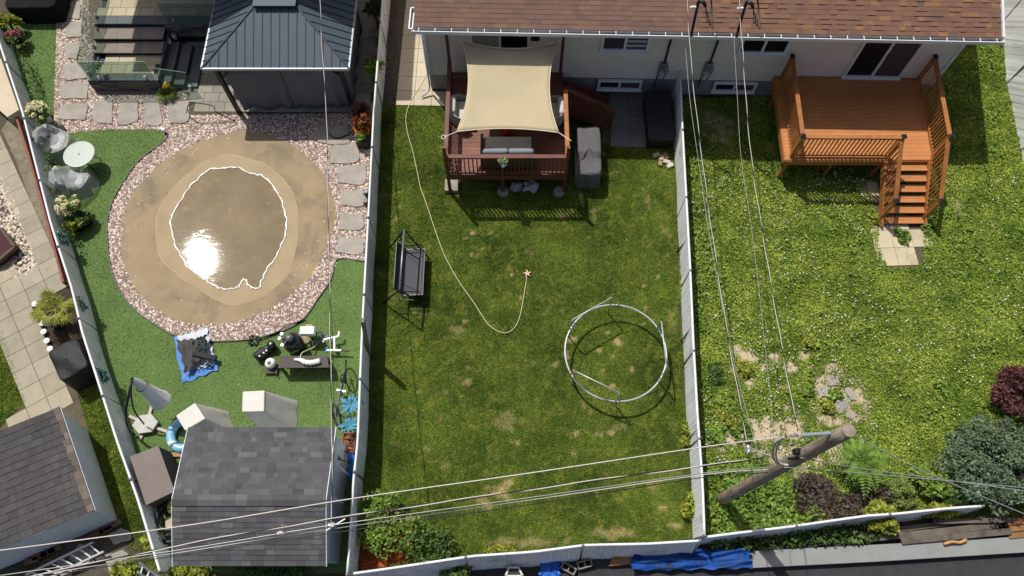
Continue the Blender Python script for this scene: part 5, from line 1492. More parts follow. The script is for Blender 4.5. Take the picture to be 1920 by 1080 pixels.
c = P(507, 681, .25); mb = MB(); mb.blob(c, (.16, .16, .13), 4, .03, 18, 10); mb.build('body', m_lamp, ro, smooth=True)
mb = MB(); mb.lathe(c + Vector((0, -.02, .115)), [(.06, 0), (.04, .025)], 14); mb.build('port', m_black, ro)
mb = MB(); mb.tube(spline([c + Vector((.12, -.06, -.05)), c + Vector((.1, -.22, -.1)), c + Vector((.2, -.34, -.12))], 5), .012, 6); mb.build('cord', m_black, ro)
cv = thing('vacuum_hose', 'white ribbed vacuum hose bundle lying on the dark bench', 'hose', P(577, 678, .55))
hp = spline([P(552, 674, .58), P(563, 675, .62), P(572, 679, .62), P(583, 680, .62), P(594, 678, .62), P(600, 676, .62)], 5)
mb = MB(); mb.tube(hp, [.03 + (.045 + .012 * math.sin(i * 2.2)) * min(1, i / 8) for i in range(len(hp))], 10); mb.build('bundle', m_lamp, cv, smooth=True)
mb = MB(); mb.tube(spline([P(563, 672, .6), P(566, 662, .5), P(578, 656, .3), P(590, 650, .15), P(594, 643, .1), P(586, 641, .1), P(588, 650, .1)], 6), .017, 6); mb.build('loose_hose', M('cream_hose', (206, 198, 160), .5), cv, smooth=True)
wb = thing('control_box', 'white control box on a post beside the filter tank', 'control box', P(580, 640, 0))
c = P(577, 621, .55); mb = MB(); mb.box(c, (.42, .24, .2), 0); mb.build('body', m_white, wb, bevel=.015)
mb = MB(); mb.box((c.x, c.y, .24), (.08, .08, .46)); mb.build('post', m_galv, wb); mb = MB(); mb.box(c + Vector((.02, .16, -.05)), (.2, .1, .12)); mb.build('junction_box', M('tan_plastic', (176, 140, 110), .6), wb)
mb = MB(); q = PP([(558, 625), (570, 624), (582, 640), (571, 645)], .05); mb.prism(q, .01, .05); tag(mb.build('wooden_board', M('raw_board', (150, 132, 106), .8, .2, 5)), 'raw plywood offcut lying between filter tank and white box', 'board')
pv = thing('pvc_pipes', 'white plumbing pipe assembly with blue glued joints on the turf', 'pipes', P(620, 645, 0))
def pipe(a, b, r=.035, nm='pipe', m_=None):
    mb = MB(); mb.tube([a, b], r, 10); mb.build(nm, m_ or m_lamp, pv, smooth=False)
z = .3
pipe(P(607, 637, z), P(634, 631, z)); pipe(P(635, 631, z), P(636, 621, z + .05), .035); pipe(P(627, 634, z), P(627, 656, z - .05)); pipe(P(612, 657, z - .05), P(640, 657, z - .05)); pipe(P(640, 657, z - .05), P(655, 658, z - .05), .025, 'black_hose_end', m_black)
m_blue = M('blue_primer', (70, 140, 196), .5)
for x, y in ((614, 631), (627, 640), (613, 653), (612, 659)): 
    c = P(x, y, z - .02); mb = MB(); mb.blob(c, (.05, .04, .04), x, .1, 10, 6); mb.build('valve', m_blue, pv)
pipe(P(606, 640, .2), P(606, 640, 0), .03); pipe(P(628, 656, .2), P(628, 656, 0), .03)
mb = MB(); pts = []
for i in range(110):
    a = i * .33; r = .12 + .06 * math.sin(i * 1.3); p = P(476, 638, .05 + .03 * math.sin(i)); pts.append((p.x + r * math.cos(a) * 1.1, p.y + r * math.sin(a), p.z))
mb.tube(pts, .011, 5); tag(mb.build('cable_coil', m_black), 'coil of black cable on the turf beside the gravel', 'cable')
mb = MB(); pts = []
for i in range(80):
    a = i * .37; p = P(597, 632, .14 + .07 * math.sin(i * .7)); r = .13 + .05 * math.sin(i * 1.9); pts.append((p.x + r * math.cos(a) * .8, p.y + r * math.sin(a) * 1.3, p.z))
mb.tube(pts, .01, 5); tag(mb.build('hose_coil', M('grey_hose', (120, 124, 122), .5)), 'tangled grey hose between white box and pipe assembly', 'hose')
mb = MB(); mb.tube(spline([P(x, y, .08) for x, y in ((488, 634), (505, 628), (520, 622), (535, 612), (552, 606), (566, 600), (572, 596))], 5), .02, 6); tag(mb.build('drain_hose', m_black, smooth=True), 'black drain hose running along the gravel edge to the filter', 'hose')
mb = MB(); mb.tube(spline([P(x, y, .06) for x, y in ((350, 212), (352, 198), (362, 193), (385, 195), (402, 200), (404, 208), (440, 226))], 6), .012, 6); mb.tube(spline([P(x, y, .06) for x, y in ((352, 205), (358, 220), (372, 230), (400, 230), (440, 226))], 6), .012, 6)
tag(mb.build('hose_loop', m_black, smooth=True), 'thin dark hose looped on the pavers in front of the gazebo', 'hose')
mb = MB(); mb.tube(spline([P(x, y, .08) for x, y in ((617, 250), (624, 257), (634, 259), (648, 254), (662, 246), (676, 240))], 6), .02, 6); tag(mb.build('soaker_hose', m_black, smooth=True), 'short black hose beside the orange flower box', 'hose')
# tarp with folded black gear
m_tarpb = M('blue_tarp', (34, 116, 196), .5, .2, 4, bump=.7, bscale=9, bdist=.04, spec=.5); m_tarpw = M('silver_tarp', (186, 192, 200), .4, .15, 3, bump=.7, bscale=8, bdist=.04)
def tarp(name, poly, z, mat, label, amp=.04, seed=1, parent=None, n=22, cat='tarp'):
    q = [P(x, y, z) for x, y in poly]; rows = []; rr = random.Random(seed); f = [rr.uniform(3, 9) for _ in range(6)]
    for j in range(n + 1):
        v = j / n; row = []
        for i in range(n + 1):
            u = i / n; p = q[0].lerp(q[1], u).lerp(q[3].lerp(q[2], u), v)
            w = .7 * math.sin(f[0] * u * 1.3 + f[1] * v * .9 + 2 * math.sin(v * f[2] * .5)) * math.sin(f[2] * v - f[3] * u + 1.5 * math.sin(u * f[4])) + .8 * abs(math.sin(f[4] * (u * .7 + v) + 2.2 * math.sin(u * 3 + f[5]))) + .25 * math.sin(f[5] * 5 * u + 9 * v)
            row.append(p + Vector((.03 * math.sin(f[5] * v * 3) * (1 if i in (0, n) else 0), .03 * math.sin(f[0] * u * 4) * (1 if j in (0, n) else 0), amp * w + amp)))
        rows.append(row)
    mb = MB(); mb.grid(rows); o = mb.build(name, mat, parent, smooth=True)
    return tag(o, label, cat) if parent is None else o
tp_ = thing('tarp', 'blue and silver tarp spread on the turf under dark folded gear', 'tarp', P(368, 668, 0))
tarp('blue_side', [(326, 634), (386, 616), (411, 693), (343, 719)], .01, m_tarpb, None, .02, 3, tp_); tarp('silver_side', [(332, 632), (388, 615), (406, 683), (349, 697)], .045, m_tarpw, None, .015, 5, tp_)
gp = thing('folded_gear', 'heap of dark folded fabric and poles on the tarp', 'fabric heap', P(370, 668, .1))
tarp('folded_cloth', [(332, 640), (378, 634), (384, 668), (350, 702)], .16, M('charcoal_fabric', (70, 68, 68), .85, .2, 3), None, .05, 9, gp); tarp('folded_flap', [(362, 642), (390, 628), (388, 655), (372, 660)], .2, M('black_fabric', (50, 50, 52), .8, .2, 3), None, .05, 12, gp)
a, b_ = P(361, 662, .28), P(406, 672, .22); mb = MB(); mb.bar(a, b_, .16, .1); mb.build('carry_bag', M('dark_bag', (46, 44, 46), .8, .2, 4), gp, bevel=.03)
for k in range(6):
    p = P(360, 675, .26); e = P(344 + k * 8, 697 - 2 * k, .2); mb = MB(); mb.tube([p, e], .012, 5); mb.build('pole', m_black, gp)
mb = MB(); mb.tube(spline([P(374 + 10 * math.sin(i * 1.4), 645 + 7 * math.cos(i * 1.9), .28) for i in range(14)], 4), .012, 5); mb.build('green_strap', M('green_strap', (60, 92, 78), .7), gp)
mb = MB(); mb.tube(spline([P(386 + 7 * math.sin(i * 1.4), 679 + 5 * math.cos(i * 1.9), .24) for i in range(12)], 4), .02, 5); mb.build('loose_cloth', m_black, gp)
# bicycle leaning on the fence
bi = thing('bicycle', 'dark bicycle leaning on the fence behind the blue ornaments', 'bicycle', P(660, 735, 0))
w1, w2 = P(659, 697, .34), P(648, 780, .34)
w1.x, w2.x = -4.78, -4.92
lean = Vector((.22, 0, 1)).normalized()
def wheel(c, axis):
    axis = axis.normalized(); u = axis.orthogonal().normalized(); v = axis.cross(u)
    mb = MB(); mb.tube([c + (u * math.cos(a) + v * math.sin(a)) * .33 for a in [2 * math.pi * i / 32 for i in range(32)]], .026, 6, closed=True); w = mb.build('wheel', m_black, bi, smooth=True)
    mb = MB()
    for i in range(14):
        a = 2 * math.pi * i / 14; mb.tube([c, c + (u * math.cos(a) + v * math.sin(a)) * .31], .004, 4)
    mb.tube([c - axis * .05, c + axis * .05], .025, 8); mb.build('spokes', m_galv, w)
wheel(w1, Vector((1, .05, -.22))); wheel(w2, Vector((.75, .35, -.35)))
bb = (w1 + w2) / 2 + Vector((.0, .1, -.04)); seat = bb + lean * .52 + Vector((0, .18, 0)); head = w2 + lean * .52 + Vector((0, .14, 0))
mb = MB()
for a, b_ in ((bb, seat), (bb, head), (seat, head), (w1, bb), (w1, seat), (head, w2)): mb.tube([a, b_], .02, 6)
mb.build('frame', M('bike_frame', (52, 50, 50), .4, .3, 9), bi)
mb = MB(); mb.blob(seat + lean * .1, (.07, .13, .04), 3, .05, 10, 6); mb.build('saddle', m_black, bi, smooth=True)
mb = MB(); h = head + lean * .14; mb.tube([h + Vector((-.28, -.05, .0)), h, h + Vector((.24, .05, .05))], .014, 6); mb.build('handlebar', m_black, bi)
mb = MB(); mb.tube([bb - Vector((.09, 0, 0)), bb + Vector((.07, 0, 0))], .06, 10); mb.box(bb + Vector((-.13, .05, -.12)), (.09, .06, .02)); mb.box(bb + Vector((.1, -.05, .12)), (.09, .06, .02)); mb.build('crankset', m_galv, bi)
# blue metal flower ornaments
m_bl = M('pale_blue_leaf', (88, 150, 174), .4, .2, 6, island=.18)
def ornament(px, py, z, n, r, label, seed):
    p = P(px, py, z); t = thing('flower_ornament', label, 'garden ornament', (p.x, p.y, 0), 'blue flower ornaments by the fence'); rr = random.Random(seed)
    mb = MB(); mb.tube([(p.x, p.y, 0), (p.x, p.y, z)], .012, 6); mb.build('stem', m_blackm, t)
    for i in range(n):
        a = 2 * math.pi * i / n + rr.uniform(-.2, .2); l = r * rr.uniform(.7, 1.15); up_ = rr.uniform(.05, .35) * l; d = Vector((math.cos(a), math.sin(a), 0)); s = Vector((-d.y, d.x, 0)) * l * .17
        m_ = p + d * l * .5 + Vector((0, 0, up_)); e = p + d * l + Vector((0, 0, up_ * .6))
        mb = MB(); mb.add([p, m_ + s + Vector((0, 0, .02)), e, m_ - s + Vector((0, 0, .02)), m_ - Vector((0, 0, .01))], [(0, 4, 1), (1, 4, 2), (2, 4, 3), (3, 4, 0)]); mb.build('petal', m_bl, t)
ornament(659, 760, 1.0, 13, .34, 'larger pale blue metal flower above the red planter, upper one', 2); ornament(655, 797, .8, 11, .3, 'lower pale blue metal flower nearest the red planter', 5)
# red planter, shovel, pole, blue tarp behind the shed
rp = thing('planter', 'dark red planter box with dry leaves between shed and fence', 'planter', P(654, 832, 0))
c = P(654, 830, .35); mb = MB()
for dx, dy, sx, sy in ((0, .26, .36, .03), (0, -.26, .36, .03), (.165, 0, .03, .49), (-.165, 0, .03, .49)): mb.box((c.x + dx, c.y + dy, .2), (sx, sy, .4))
mb.build('box', M('maroon_paint', (110, 34, 44), .5, .2, 5), rp)
mb = MB(); mb.box((c.x, c.y, .28), (.3, .48, .05)); mb.build('soil', m_soil, rp)
leaves('dry_leaves', np.array([(c.x + random.uniform(-.14, .14), c.y + random.uniform(-.22, .22), .31 + random.uniform(0, .06)) for _ in range(120)]), leafmat('dry_leaf', [(150, 96, 70), (190, 130, 100), (96, 62, 48), (120, 110, 60)]), .06, 1.4, parent=rp)
sv = thing('snow_shovel', 'blue snow shovel leaning between shed and fence', 'shovel', P(640, 862, 0))
h0, h1 = P(630, 858, 1.3), P(664, 872, .3)
mb = MB(); mb.tube([h0, h1], .016, 8); mb.build('handle', m_blackm, sv)
mb = MB(); mb.tube([h0 + Vector((-.02, .09, 0)), h0 + Vector((-.03, -.1, 0))], .028, 8); mb.tube([h0 + Vector((-.02, .09, 0)), h0 + Vector((.1, .0, -.05)), h0 + Vector((-.03, -.1, 0))], .02, 8); mb.build('grip', M('blue_grip', (24, 64, 130), .5), sv)
mb = MB(); mb.grid([[h1 + Vector((x * .2, -.05 - .1 * v - .05 * x * x, -.3 * v)) for x in (-1, -.5, 0, .5, 1)] for v in (0, .5, 1)]); mb.build('blade', M('shovel_blue', (26, 98, 190), .45, .1, 4), sv, thick=.012)
mb = MB(); mb.tube([P(646, 843, 1.1), P(653, 934, .02)], .018, 8); tag(mb.build('wooden_pole', M('pole_wood', (178, 142, 100), .7, .2, 5)), 'thin wooden pole standing in the gap behind the shed', 'pole')
tarp('tarp', [(652, 851), (664, 851), (664, 905), (656, 900)], .5, m_tarpb, 'crumpled blue tarp stuffed between shed and fence', .05, 8)
# folded cantilever parasol with cross base
um = thing('parasol', 'folded grey cantilever parasol on a cross base with white slab weight', 'parasol', P(275, 795, 0))
bc = P(275, 796, .06)
m_par = M('grey_canvas', (232, 229, 222), .8, .12, 3, bump=.4, bscale=10, bdist=.03)
for e in ((286, 757), (262, 826), (243, 780), (316, 810)):
    q = P(*e, .04); mb = MB(); mb.bar((bc.x, bc.y, .04), q, .08, .06); mb.build('base_arm', M('pale_base', (176, 160, 146), .5, .15, 5), um)
mb = MB(); mb.prism([(bc.x + .36 * math.cos(a), bc.y + .3 * math.sin(a)) for a in [R(10 + 60 * i) for i in range(6)]], .08, .17); mb.build('weight_slab', M('slab_white', (184, 184, 180), .7, .1, 6), um, bevel=.01)
pp = spline([P(252, 815, .1), P(240, 800, .9), P(236, 770, 1.7), P(243, 735, 2.1), P(247, 712, 2.15)], 6)
mb = MB(); mb.tube(pp, .036, 8); mb.build('mast', m_blackm, um, smooth=True)
mb = MB(); mb.tube(spline([P(247, 713, 2.15), P(246, 740, 1.6), P(252, 770, 1.0), P(270, 795, .3)], 6), .022, 8); mb.build('strut', m_blackm, um, smooth=True)
top, e0 = P(248, 710, 2.15), P(302, 752, .9)
ax_ = (e0 - top); rows = []
u = ax_.normalized().orthogonal().normalized(); v_ = ax_.normalized().cross(u)
for j in range(12):
    t = j / 11; r = .05 + .24 * t ** .8; row = []
    for i in range(24):
        a = 2 * math.pi * i / 24; k = r * (1 + .07 * math.sin(8 * a)) * (1 - .12 * math.sin(math.pi * t))
        row.append(top + ax_ * t + (u * math.cos(a) + v_ * math.sin(a)) * k)
    rows.append(row + [row[0]])
mb = MB(); mb.grid(rows); mb.build('folded_canopy', m_par, um, smooth=True)
mb = MB(); c = top + ax_ * .33; mb.tube([c + (u * math.cos(a) + v_ * math.sin(a)) * .16 for a in [2 * math.pi * i / 20 for i in range(20)]], .012, 5, closed=True); mb.build('tie_strap', m_black, um)
# swim ring
c = P(347, 814, .14); mb = MB(); mb.tube([(c.x + .4 * math.cos(a), c.y + .4 * math.sin(a), .12) for a in [2 * math.pi * i / 40 for i in range(40)]], .125, 14, closed=True)
m_ring, nt, b = _base('blue_vinyl', .3, 0, .5); ck = _ramp(nt, _noise(nt, 3.2, 1, .4, geo(nt).outputs['Position']), [(116, 172, 206), (132, 184, 216), (196, 224, 238)], 'CONSTANT'); nt.links.new(ck, b.inputs['Base Color'])
tag(mb.build('swim_ring', m_ring, smooth=True), 'light blue inflatable swim ring tucked beside the shed roof', 'swim ring')
# behind the covered box
for px, py, r, lab in ((318, 985, .42, 'large black tyre standing between fence and shed'), (322, 968, .36, 'second black tyre leaning on the large one')):
    c = P(px, py, .3); mb = MB(); mb.tube([(c.x + r * math.cos(a), c.y + r * math.sin(a), .25 + (.12 if r < .4 else 0)) for a in [2 * math.pi * i / 32 for i in range(32)]], .06, 8, closed=True); tag(mb.build('tyre', m_black, smooth=True), lab, 'tyre', 'tyres beside the shed')
mb = MB(); q = PP([(308, 970), (328, 966), (330, 1000), (310, 1004)], .25); mb.prism(q, .02, .22); tag(mb.build('wooden_crate', M('raw_wood', (190, 170, 144), .8, .2, 5), bevel=.01), 'pale wooden crate inside the black tyre', 'crate')
mb = MB(); q = PP([(314, 848), (342, 848), (342, 856), (314, 856)], .1); mb.prism(q, .0, .1); tag(mb.build('timber', M('raw_timber', (170, 140, 104), .8, .2, 5)), 'short timber sleeper by the swim ring', 'timber')
# ladders
def ladder(label, a, b_, c_, d_, z0, z1, n):
    t = thing('ladder', label, 'ladder', (P(*a, 0).x, P(*a, 0).y, 0)); A_, B_, C2, D2 = P(*a, z0), P(*b_, z1), P(*c_, z0), P(*d_, z1)
    for p, q in ((A_, B_), (C2, D2)):
        mb = MB(); mb.bar(p, q, .05, .11); mb.build('side_rail', m_alu, t)
    for i in range(n):
        f = (i + .5) / n; mb = MB(); mb.bar(A_.lerp(B_, f), C2.lerp(D2, f), .035, .03); mb.build('rung', m_alu, t)
ladder('aluminium ladder lying behind the white shed', (50, 1078), (176, 1017), (85, 1088), (196, 1034), .2, .3, 7)
ladder('short aluminium stepladder standing at the end of the slanting fence', (262, 1055), (300, 1082), (258, 1072), (292, 1096), .8, .4, 3)
for px, lab in (([(202, 1002), (236, 988), (252, 1010), (214, 1024)], 'flat grey stone slab next to the end of the slanting fence'), ([(150, 1018), (184, 1034), (160, 1062), (128, 1050)], 'flat grey stone slab partly under the ladder'), ([(196, 1040), (240, 1030), (248, 1062), (206, 1075)], 'flat grey stone slab between ladder and fence corner'), ([(110, 1048), (140, 1052), (134, 1085), (104, 1080)], 'flat grey stone slab below the aluminium ladder')):
    flag(px, lab, 'stone_slab', 'loose stone slabs behind the white shed')
rr = random.Random(4)
for i, (px, py) in enumerate(((60, 1052), (76, 1043), (92, 1036), (104, 1030), (212, 985), (200, 994), (180, 1002))):
    c = P(px, py, .05); mb = MB(); mb.box((c.x, c.y, .06), (rr.uniform(.3, .5), .14, .1), R(24) + rr.uniform(-.1, .1))
    tag(mb.build('brick', M('old_brick%d' % i, rr.choice(((112, 76, 56), (126, 100, 78), (96, 82, 70))), .9, .3, 6, bump=.4), bevel=.008), 'old brown bricks along the foot of the white shed', 'brick', 'bricks along the white shed')
# ---------------------------------------------------------------- left neighbour's garden
mb = MB(); q = PP([(-20, 110), (4, 112), (38, 208), (16, 222), (-20, 190)], .35); mb.prism(q, 0, .42)
tag(mb.build('garden_wall', M('cream_block', (196, 182, 156), .8, .12, 2, bump=.3), bevel=.015), 'cream block retaining wall at the upper left edge of the photo', 'wall')
mb = MB(); ed = [P(x, y, .12) for x, y in ((34, 213), (60, 292), (96, 422), (126, 532))]
for a, b in zip(ed[:-1], ed[1:]): mb.bar(a + Vector((-.06, 0, 0)), b + Vector((-.06, 0, 0)), .07, .24)
tag(mb.build('bed_edging', M('red_edging', (138, 84, 70), .8, .25, 4)), 'red brown timber edging between dirt bed and slanting white fence', 'edging')
rb2 = thing('raised_bed', 'dark maroon raised bed corner among pale pebbles at the left edge', 'raised bed', P(0, 455, 0))
q = PP([(-60, 410), (2, 428), (27, 462), (-4, 488), (-70, 500)], .35); mb = MB(); mb.prism(q, 0, .33); mb.build('box', M('maroon_cover', (64, 28, 28), .8, .2, 5), rb2)
mb = MB()
for i in range(1, 4): mb.bar((*q[i], .3), (*q[(i + 1) % 5], .3), .09, .12)
mb.build('border', M('old_timber', (96, 82, 66), .85, .3, 4), rb2)
bbq = tag(drape('covered_grill', 'black covered barbecue on the paved walk by the slanting fence', 'covered barbecue', -.42, .42, -.52, .52, .98, m_bcov, 11, lambda u, v: .08 * math.exp(-(u * 3) ** 2 - (v * 3) ** 2), .08, fd - math.pi / 2, wr=.03))
c = P(143, 684, .4); bbq.location = (c.x + .1, c.y, 0)
for px, py, lab in ((65, 570, 'white solar light disc nearest the palm, partly under its fronds'), (78, 592, 'white solar light disc below the palm edge'), (79, 606, 'white solar light disc at the middle of the bark bed border'), (82, 622, 'white solar light disc with grey centre'), (88, 639, 'white solar light disc second nearest the black barbecue'), (94, 654, 'largest white solar light disc nearest the black barbecue')):
    p = P(px, py, .12); t = thing('solar_light', lab, 'solar light', (p.x, p.y, 0), 'row of white solar lights along the bark bed'); mb = MB(); mb.tube([(p.x, p.y, 0), (p.x, p.y, .1)], .02, 6); mb.build('stake', m_black, t)
    mb = MB(); mb.lathe((p.x, p.y, .1), [(.06, 0), (.088, .02), (.086, .04), (.04, .055)], 18); mb.build('disc', m_lamp, t, smooth=False)
    if 'grey' in lab or 'second' in lab or 'middle' in lab:
        mb = MB(); mb.lathe((p.x, p.y, .152), [(.04, 0), (.036, .012)], 12); mb.build('cell', m_galv, t)
# fan palm in a dark pot
pl = thing('palm', 'yellow green fan palm in a dark pot beside the slanting fence', 'palm', P(110, 606, 0))
pb = P(112, 606, 0); mb = MB(); mb.lathe(pb, [(.2, 0), (.26, .36), (.28, .4), (.24, .4), (.22, .36)], 4 * 5); mb.build('pot', m_black, pl)
hub = P(104, 580, .85); mb = MB(); mb.tube([pb + Vector((0, 0, .3)), hub], [.07, .05], 8); mb.build('trunk', M('palm_trunk', (104, 84, 58), .9, .3, 12), pl, smooth=True)
m_palm = leafmat('palm_leaf', [(96, 104, 34), (124, 130, 48), (146, 150, 64), (112, 122, 40)], .45)
rr = random.Random(12)
for i in range(13):
    a = 2 * math.pi * i / 13 + rr.uniform(-.2, .2); el = rr.uniform(.1, .8); d = Vector((math.cos(a) * math.cos(el), math.sin(a) * math.cos(el), math.sin(el))); tip = hub + d * rr.uniform(.12, .42)
    mb = MB(); s = d.cross(Vector((0, 0, 1))).normalized(); u = s.cross(d)
    for k in range(17):
        f = R(-95 + 190 * k / 16); dd = (d * math.cos(f) + s * math.sin(f)).normalized(); L = .44 * (1 - .25 * abs(f)) * rr.uniform(.85, 1.1); w = (s * math.cos(f) - d * math.sin(f)) * .022
        m_ = tip + dd * L * .5 - Vector((0, 0, .02)); e = tip + dd * L - Vector((0, 0, .12 + .08 * rr.random()))
        mb.add([tip, m_ + w, e, m_ - w, m_ + u * .012], [(0, 1, 4), (0, 4, 3), (1, 2, 4), (4, 2, 3)])
    mb.tube([hub, tip], .012, 5); mb.build('frond', m_palm, pl)
# ---------------------------------------------------------------- pots and flowers in the pool yard
m_hyd = leafmat('hydrangea_flower', [(214, 206, 160), (226, 220, 186), (196, 190, 128), (230, 214, 196), (180, 184, 110)], .7, .15)
def hydrangea(px, py, potpx, label, seed, r=.34):
    p = P(px, py, .75); b = P(*potpx, .2); t = thing('hydrangea', label, 'potted plant', (b.x, b.y, 0), 'potted hydrangeas along the slanting fence')
    mb = MB(); mb.lathe((b.x, b.y, 0), [(.15, 0), (.22, .42), (.24, .46), (.2, .46), (.18, .4)], 18); mb.build('pot', m_wcov, t, smooth=False)
    C_, D_ = crown_pts((p.x, p.y, .62), (r, r, .3), 900, 14, .4, seed); leaves('foliage', C_, m_green, .07, 1.6, parent=t, out=D_)
    rr = np.random.default_rng(seed); pts = []
    for i in range(24):
        d = rr.normal(size=3); d[2] = abs(d[2]) + .3; d /= np.linalg.norm(d); c = np.array([p.x, p.y, .66]) + d * np.array([r, r, .34])
        q = rr.normal(size=(38, 3)); q /= np.linalg.norm(q, axis=1)[:, None]; pts.append(c + q * .068)
    leaves('blossoms', np.concatenate(pts), m_hyd, .042, 1.1, 1.2, parent=t)
hydrangea(69, 208, (84, 222), 'cream flowering hydrangea in a white pot by the upper plastic covered chair', 3); hydrangea(127, 384, (136, 400), 'cream and pink flowering hydrangea below the lower plastic covered chair', 8)
def bush(name, label, cat, c, r, n, mat, size=.07, elong=1.6, seed=1, lumps=14, spread=.36, up=.8, dirn=0.0, group=None, trunk=True, pot=None, flat=0.0):
    t = thing(name, label, cat, (c[0], c[1], 0), group)
    C_, D_ = crown_pts(c, r, n, lumps, spread, seed, flat)
    C_ = C_[C_[:, 2] > .02]; D_ = D_[:len(C_)]
    leaves('foliage', C_, mat, size, elong, up, parent=t, out=D_ if dirn else None, dirn=dirn)
    if trunk:
        mb = MB(); rr = random.Random(seed)
        for k in range(5):
            a = rr.uniform(0, 6.28); mb.tube([(c[0], c[1], 0), (c[0] + .3 * r[0] * math.cos(a), c[1] + .3 * r[1] * math.sin(a), c[2]), (c[0] + .6 * r[0] * math.cos(a), c[1] + .6 * r[1] * math.sin(a), c[2] + .5 * r[2])], [.02, .014, .006], 5)
        mb.build('stems', M('bark', (86, 70, 52), .9, .3, 9), t)
    if pot:
        mb = MB(); mb.lathe((c[0], c[1], 0), [(pot * .75, 0), (pot, .3), (pot * 1.05, .33), (pot * .9, .33), (pot * .85, .28)], 18); mb.build('pot', m_black, t)
    return t
m_yg = leafmat('yellow_green_leaves', [(96, 108, 30), (136, 146, 46), (168, 172, 66), (70, 88, 28)]); m_dred = leafmat('dark_purple_leaves', [(86, 70, 70), (104, 84, 82), (70, 60, 62), (118, 98, 92), (90, 80, 68), (96, 104, 60), (82, 66, 70)]); m_redl = leafmat('maroon_leaves', [(88, 56, 56), (108, 66, 62), (72, 48, 50), (134, 86, 78), (66, 48, 50)])
c = P(136, 415, .45); bush('potted_plant', 'yellow green leafy plant below the lower hydrangea', 'potted plant', (c.x, c.y, .35), (.3, .3, .3), 700, m_yg, .07, 1.8, 21, pot=.2)
c = P(153, 408, .4); bush('potted_plant', 'dark leaved plant in a black pot beside the lower hydrangea', 'potted plant', (c.x, c.y, .32), (.26, .26, .26), 420, m_dkleaf, .07, 2.4, 22, pot=.2)
c = P(14, 46, .4); bush('shrub', 'yellow green shrub behind the red flowers in the top left corner', 'shrub', (c.x, c.y, .4), (.45, .4, .4), 900, m_yg, .08, 1.8, 23)
c = P(26, 66, .5); t = bush('flowering_shrub', 'dark leaved shrub with red and pink flowers at the top left', 'shrub', (c.x, c.y, .35), (.36, .34, .34), 800, m_dkleaf, .07, 1.7, 24)
C_, D_ = crown_pts((c.x, c.y, .5), (.3, .28, .3), 260, 9, .3, 25); leaves('blossoms', C_, leafmat('red_petals', [(168, 40, 52), (196, 70, 90), (210, 130, 140), (150, 34, 40)]), .05, 1.1, parent=t)
c = P(310, 172, .3); t = thing('daylily', 'grassy clump with yellow orange flowers at the end of the stone wall', 'plant', (c.x, c.y, 0)); C_ = []
mb = MB(); rr = random.Random(3)
for i in range(130):
    a = rr.uniform(0, 6.28); L = rr.uniform(.22, .42); d = Vector((math.cos(a), math.sin(a), 0)); b0 = Vector((c.x, c.y, .02)) + d * .05; s = Vector((-d.y, d.x, 0)) * .012; m_ = b0 + d * L * .45 + Vector((0, 0, .28)); e = b0 + d * L + Vector((0, 0, rr.uniform(.05, .2)))
    mb.add([b0 + s, b0 - s, m_ - s, m_ + s, e], [(0, 1, 2, 3), (3, 2, 4)])
mb.build('foliage', leafmat('strap_leaves', [(70, 96, 30), (110, 130, 46), (140, 152, 66), (56, 78, 28)]), t)
leaves('blossoms', np.array([(c.x + .06 + random.gauss(0, .05), c.y + .16 + random.gauss(0, .06), .42 + random.uniform(0, .08)) for _ in range(60)]), leafmat('yellow_petals', [(226, 160, 20), (236, 184, 44), (214, 130, 18)]), .05, 1.3, parent=t)
c = P(182, 122, .95); bush('potted_plant', 'yellowish plant in a clear vase standing on the landing behind the glass', 'potted plant', (c.x, c.y, .85), (.12, .14, .16), 160, m_yg, .05, 1.7, 31, trunk=False)
c = P(698, 122, 1.0); bush('spiky_plant', 'pale spiky plant poking over the middle fence by the gazebo', 'plant', (c.x, c.y, .95), (.2, .22, .22), 160, m_green, .12, 5, 33, dirn=.8, trunk=True)
c = P(700, 12, .9); bush('spiky_plant', 'dark spiky plant by the middle fence at the top of the photo', 'plant', (c.x, c.y, .8), (.22, .3, .25), 200, m_dkleaf, .12, 4, 34, dirn=.8)
fb = thing('flower_box', 'planter box of orange and yellow flowers at the middle fence', 'flower box', P(683, 250, 0))
c = P(681, 252, .4); c = Vector((c.x - .02, c.y, 0)); mb = MB(); mb.box((c.x, c.y, .2), (.42, .62, .4)); mb.build('box', M('box_black', (44, 36, 32), .6, .2, 5), fb, bevel=.01)
for mat_, dy, sd, nn in ((leafmat('orange_petals', [(214, 96, 20), (230, 130, 30), (180, 66, 16), (236, 160, 50)]), .1, 41, 420), (m_dkleaf, 0, 42, 360), (m_green, -.14, 43, 260)):
    C_, D_ = crown_pts((c.x, c.y + dy, .5), (.24, .28, .18), nn, 10, .4, sd); leaves('blossoms' if sd == 41 else 'foliage', C_, mat_, .055, 1.4, parent=fb)
for i, (px, py, m_, lab) in enumerate(((676, 212, m_redl, 'dark red feathery shrub at the gazebo corner by the fence'), (680, 232, leafmat('rust_leaves', [(120, 66, 26), (150, 84, 30), (92, 50, 24), (84, 80, 30)]), 'rust coloured shrub between red shrub and orange flower box'))):
    c = P(px, py, .6); bush('shrub', lab, 'shrub', (c.x, c.y, .5), (.3, .34, .5), 700, m_, .07, 2.2, 44 + i)
